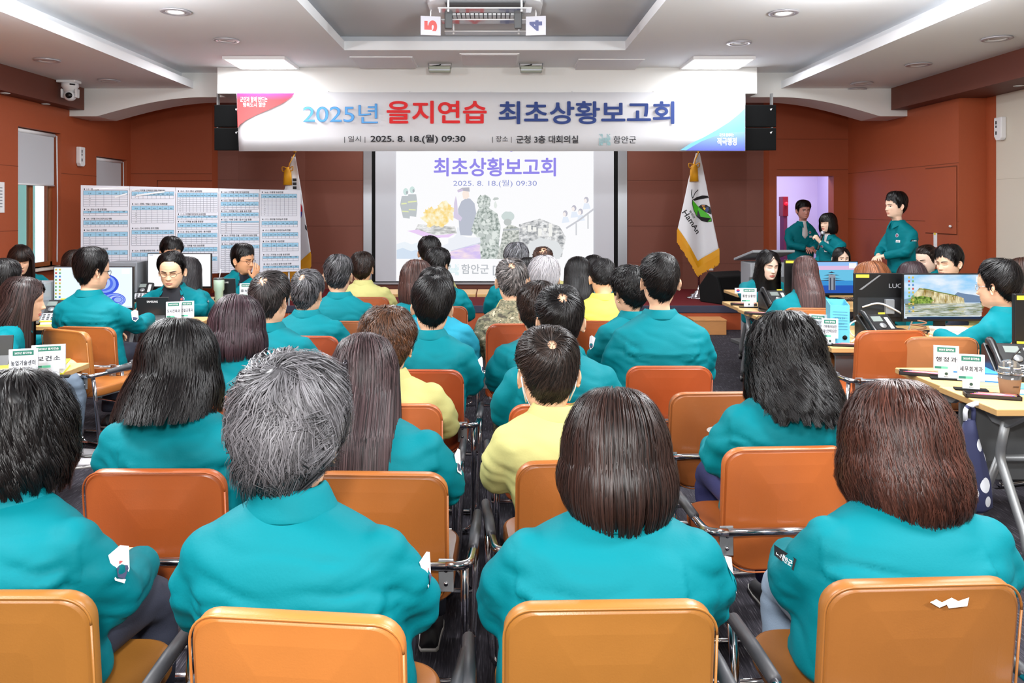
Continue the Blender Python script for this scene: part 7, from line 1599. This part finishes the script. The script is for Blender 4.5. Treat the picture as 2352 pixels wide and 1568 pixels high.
def folder(name, label, cat, loc, yaw, size, c):
    t = thing(name, label, cat, loc, yaw); w, d_, h = size; m = mat('folder_%d_%d_%d' % c, c, .5)
    b = MB(); b.box((-w / 2, -d_ / 2, 0), (w / 2, d_ / 2, h * .15)); b.build('bottom', m, t); b = MB(); b.box((-w / 2 + .004, -d_ / 2 + .004, h * .15), (w / 2 - .004, d_ / 2 - .004, h * .85)); b.build('papers', mat('paper_white', (232, 232, 234)), t); b = MB(); b.box((-w / 2, -d_ / 2, h * .85), (w / 2, d_ / 2, h)); b.build('cover', m, t)
folder('document_tray', 'bright blue folder behind the name plates on the right desk', 'folder', (onx(2238, 4.12), 4.10, DT), -.35, (.26, .30, .045), (46, 130, 206)); folder('document_tray', 'neon yellow folder behind the name plates on the lower left desk', 'folder', (onx(70, 4.2), 4.2, DT), .35, (.34, .24, .04), (226, 226, 40)); folder('document_tray', 'light blue card pack at the right frame edge by the coffee', 'folder', (onx(2352, 3.72), 3.74, DT), -.2, (.10, .12, .03), (90, 166, 214))
folder('document_tray', 'stack of white papers under the cliff wallpaper monitor', 'papers', (onx(2182, 5.3), 5.28, DT), -.1, (.22, .16, .07), (228, 228, 232))
folder('document_tray', 'neon yellow folder under the phone by the left monitor', 'folder', (onx(128, 5.98), 5.95, DT), .2, (.16, .10, .03), (226, 226, 40))
t = thing('keyboard', 'white keyboard in front of the lakeside cliff monitor', 'keyboard', (onx(2165, 5.05), 5.08, DT), .05); b = MB(); b.box((-.2, -.065, 0), (.2, .065, .018)); b.build('case', WPLAST, t, bevel=.004)
b = MB()
for i in range(14):
    for j in range(4): b.cbox((-.185 + i * .0285, -.045 + j * .03, .020), (.022, .022, .005))
b.build('keys', mat('key_white', (206, 208, 212), .5), t)
def cable(label, pts, r, c):
    b = MB(); b.tube(pts, r, 8, round_=.06); tag(b.build('cable', mat('cable_%d' % c[0], c, .5)), label, 'cable')
cable('white cable looped on the desk beside the file box', [(onx(1958, 5.1), 5.12, DT + .006), (onx(1985, 5.2), 5.2, DT + .05), (onx(1998, 5.2), 5.22, DT + .11), (onx(1975, 5.2), 5.25, DT + .13), (onx(1955, 5.2), 5.25, DT + .09), (onx(1965, 5.2), 5.26, DT + .02), (onx(2000, 5.3), 5.3, DT + .006)], .005, (226, 226, 226))
cable('white charging cable in front of the tablet of the man with glasses', [(onx(320, 5.9), 5.90, DT + .006), (onx(335, 5.88), 5.87, DT + .05), (onx(352, 5.88), 5.87, DT + .04), (onx(372, 5.9), 5.88, DT + .02), (onx(388, 5.9), 5.90, DT + .006)], .004, (225, 226, 226))
cable('brown coil of cables under the lakeside cliff monitor', [(onx(2105, 5.35) + .05 * math.cos(k * .7), 5.32 + .03 * math.sin(k * .7), DT + .008 + .0035 * k) for k in range(30)], .005, (120, 84, 60))
# tote bag hanging from the nearest right desk
t = thing('tote_bag', 'navy and white patterned tote bag hanging from the nearest right desk', 'bag', (2.095, 3.56, 0), -.2)
m = bpy.data.materials.new('tote_print'); m.use_nodes = True; nt = m.node_tree; bs = nt.nodes['Principled BSDF']; tc = nt.nodes.new('ShaderNodeTexCoord'); vr = nt.nodes.new('ShaderNodeTexVoronoi'); vr.inputs['Scale'].default_value = 11; rp = nt.nodes.new('ShaderNodeValToRGB'); rp.color_ramp.interpolation = 'CONSTANT'
rp.color_ramp.elements[0].color = (*lin((206, 208, 214)), 1); rp.color_ramp.elements[1].position = .36; rp.color_ramp.elements[1].color = (*lin((36, 40, 74)), 1); nt.links.new(tc.outputs['Object'], vr.inputs['Vector']); nt.links.new(vr.outputs['Distance'], rp.inputs['Fac']); nt.links.new(rp.outputs[0], bs.inputs['Base Color']); bs.inputs['Roughness'].default_value = .8
b = MB(); b.loft([[(hw * math.cos(a) + .012 * math.sin(3 * a) * (z < .5), hd * math.sin(a), z) for a in [2 * math.pi * k / 24 for k in range(24)]] for z, hw, hd in ((.24, .075, .04), (.26, .095, .055), (.36, .088, .055), (.48, .060, .045), (.58, .034, .03), (.64, .022, .02))]); b.build('bag_body', m, t)
for s in (-1, 1): b = MB(); b.tube([(s * .015, 0, .63), (s * .022, s * .012, .68), (s * .006, .0, .70), (.03, .0, .715), (.055, .01, .70)], .010, 8, round_=.02); b.build('strap', m, t)
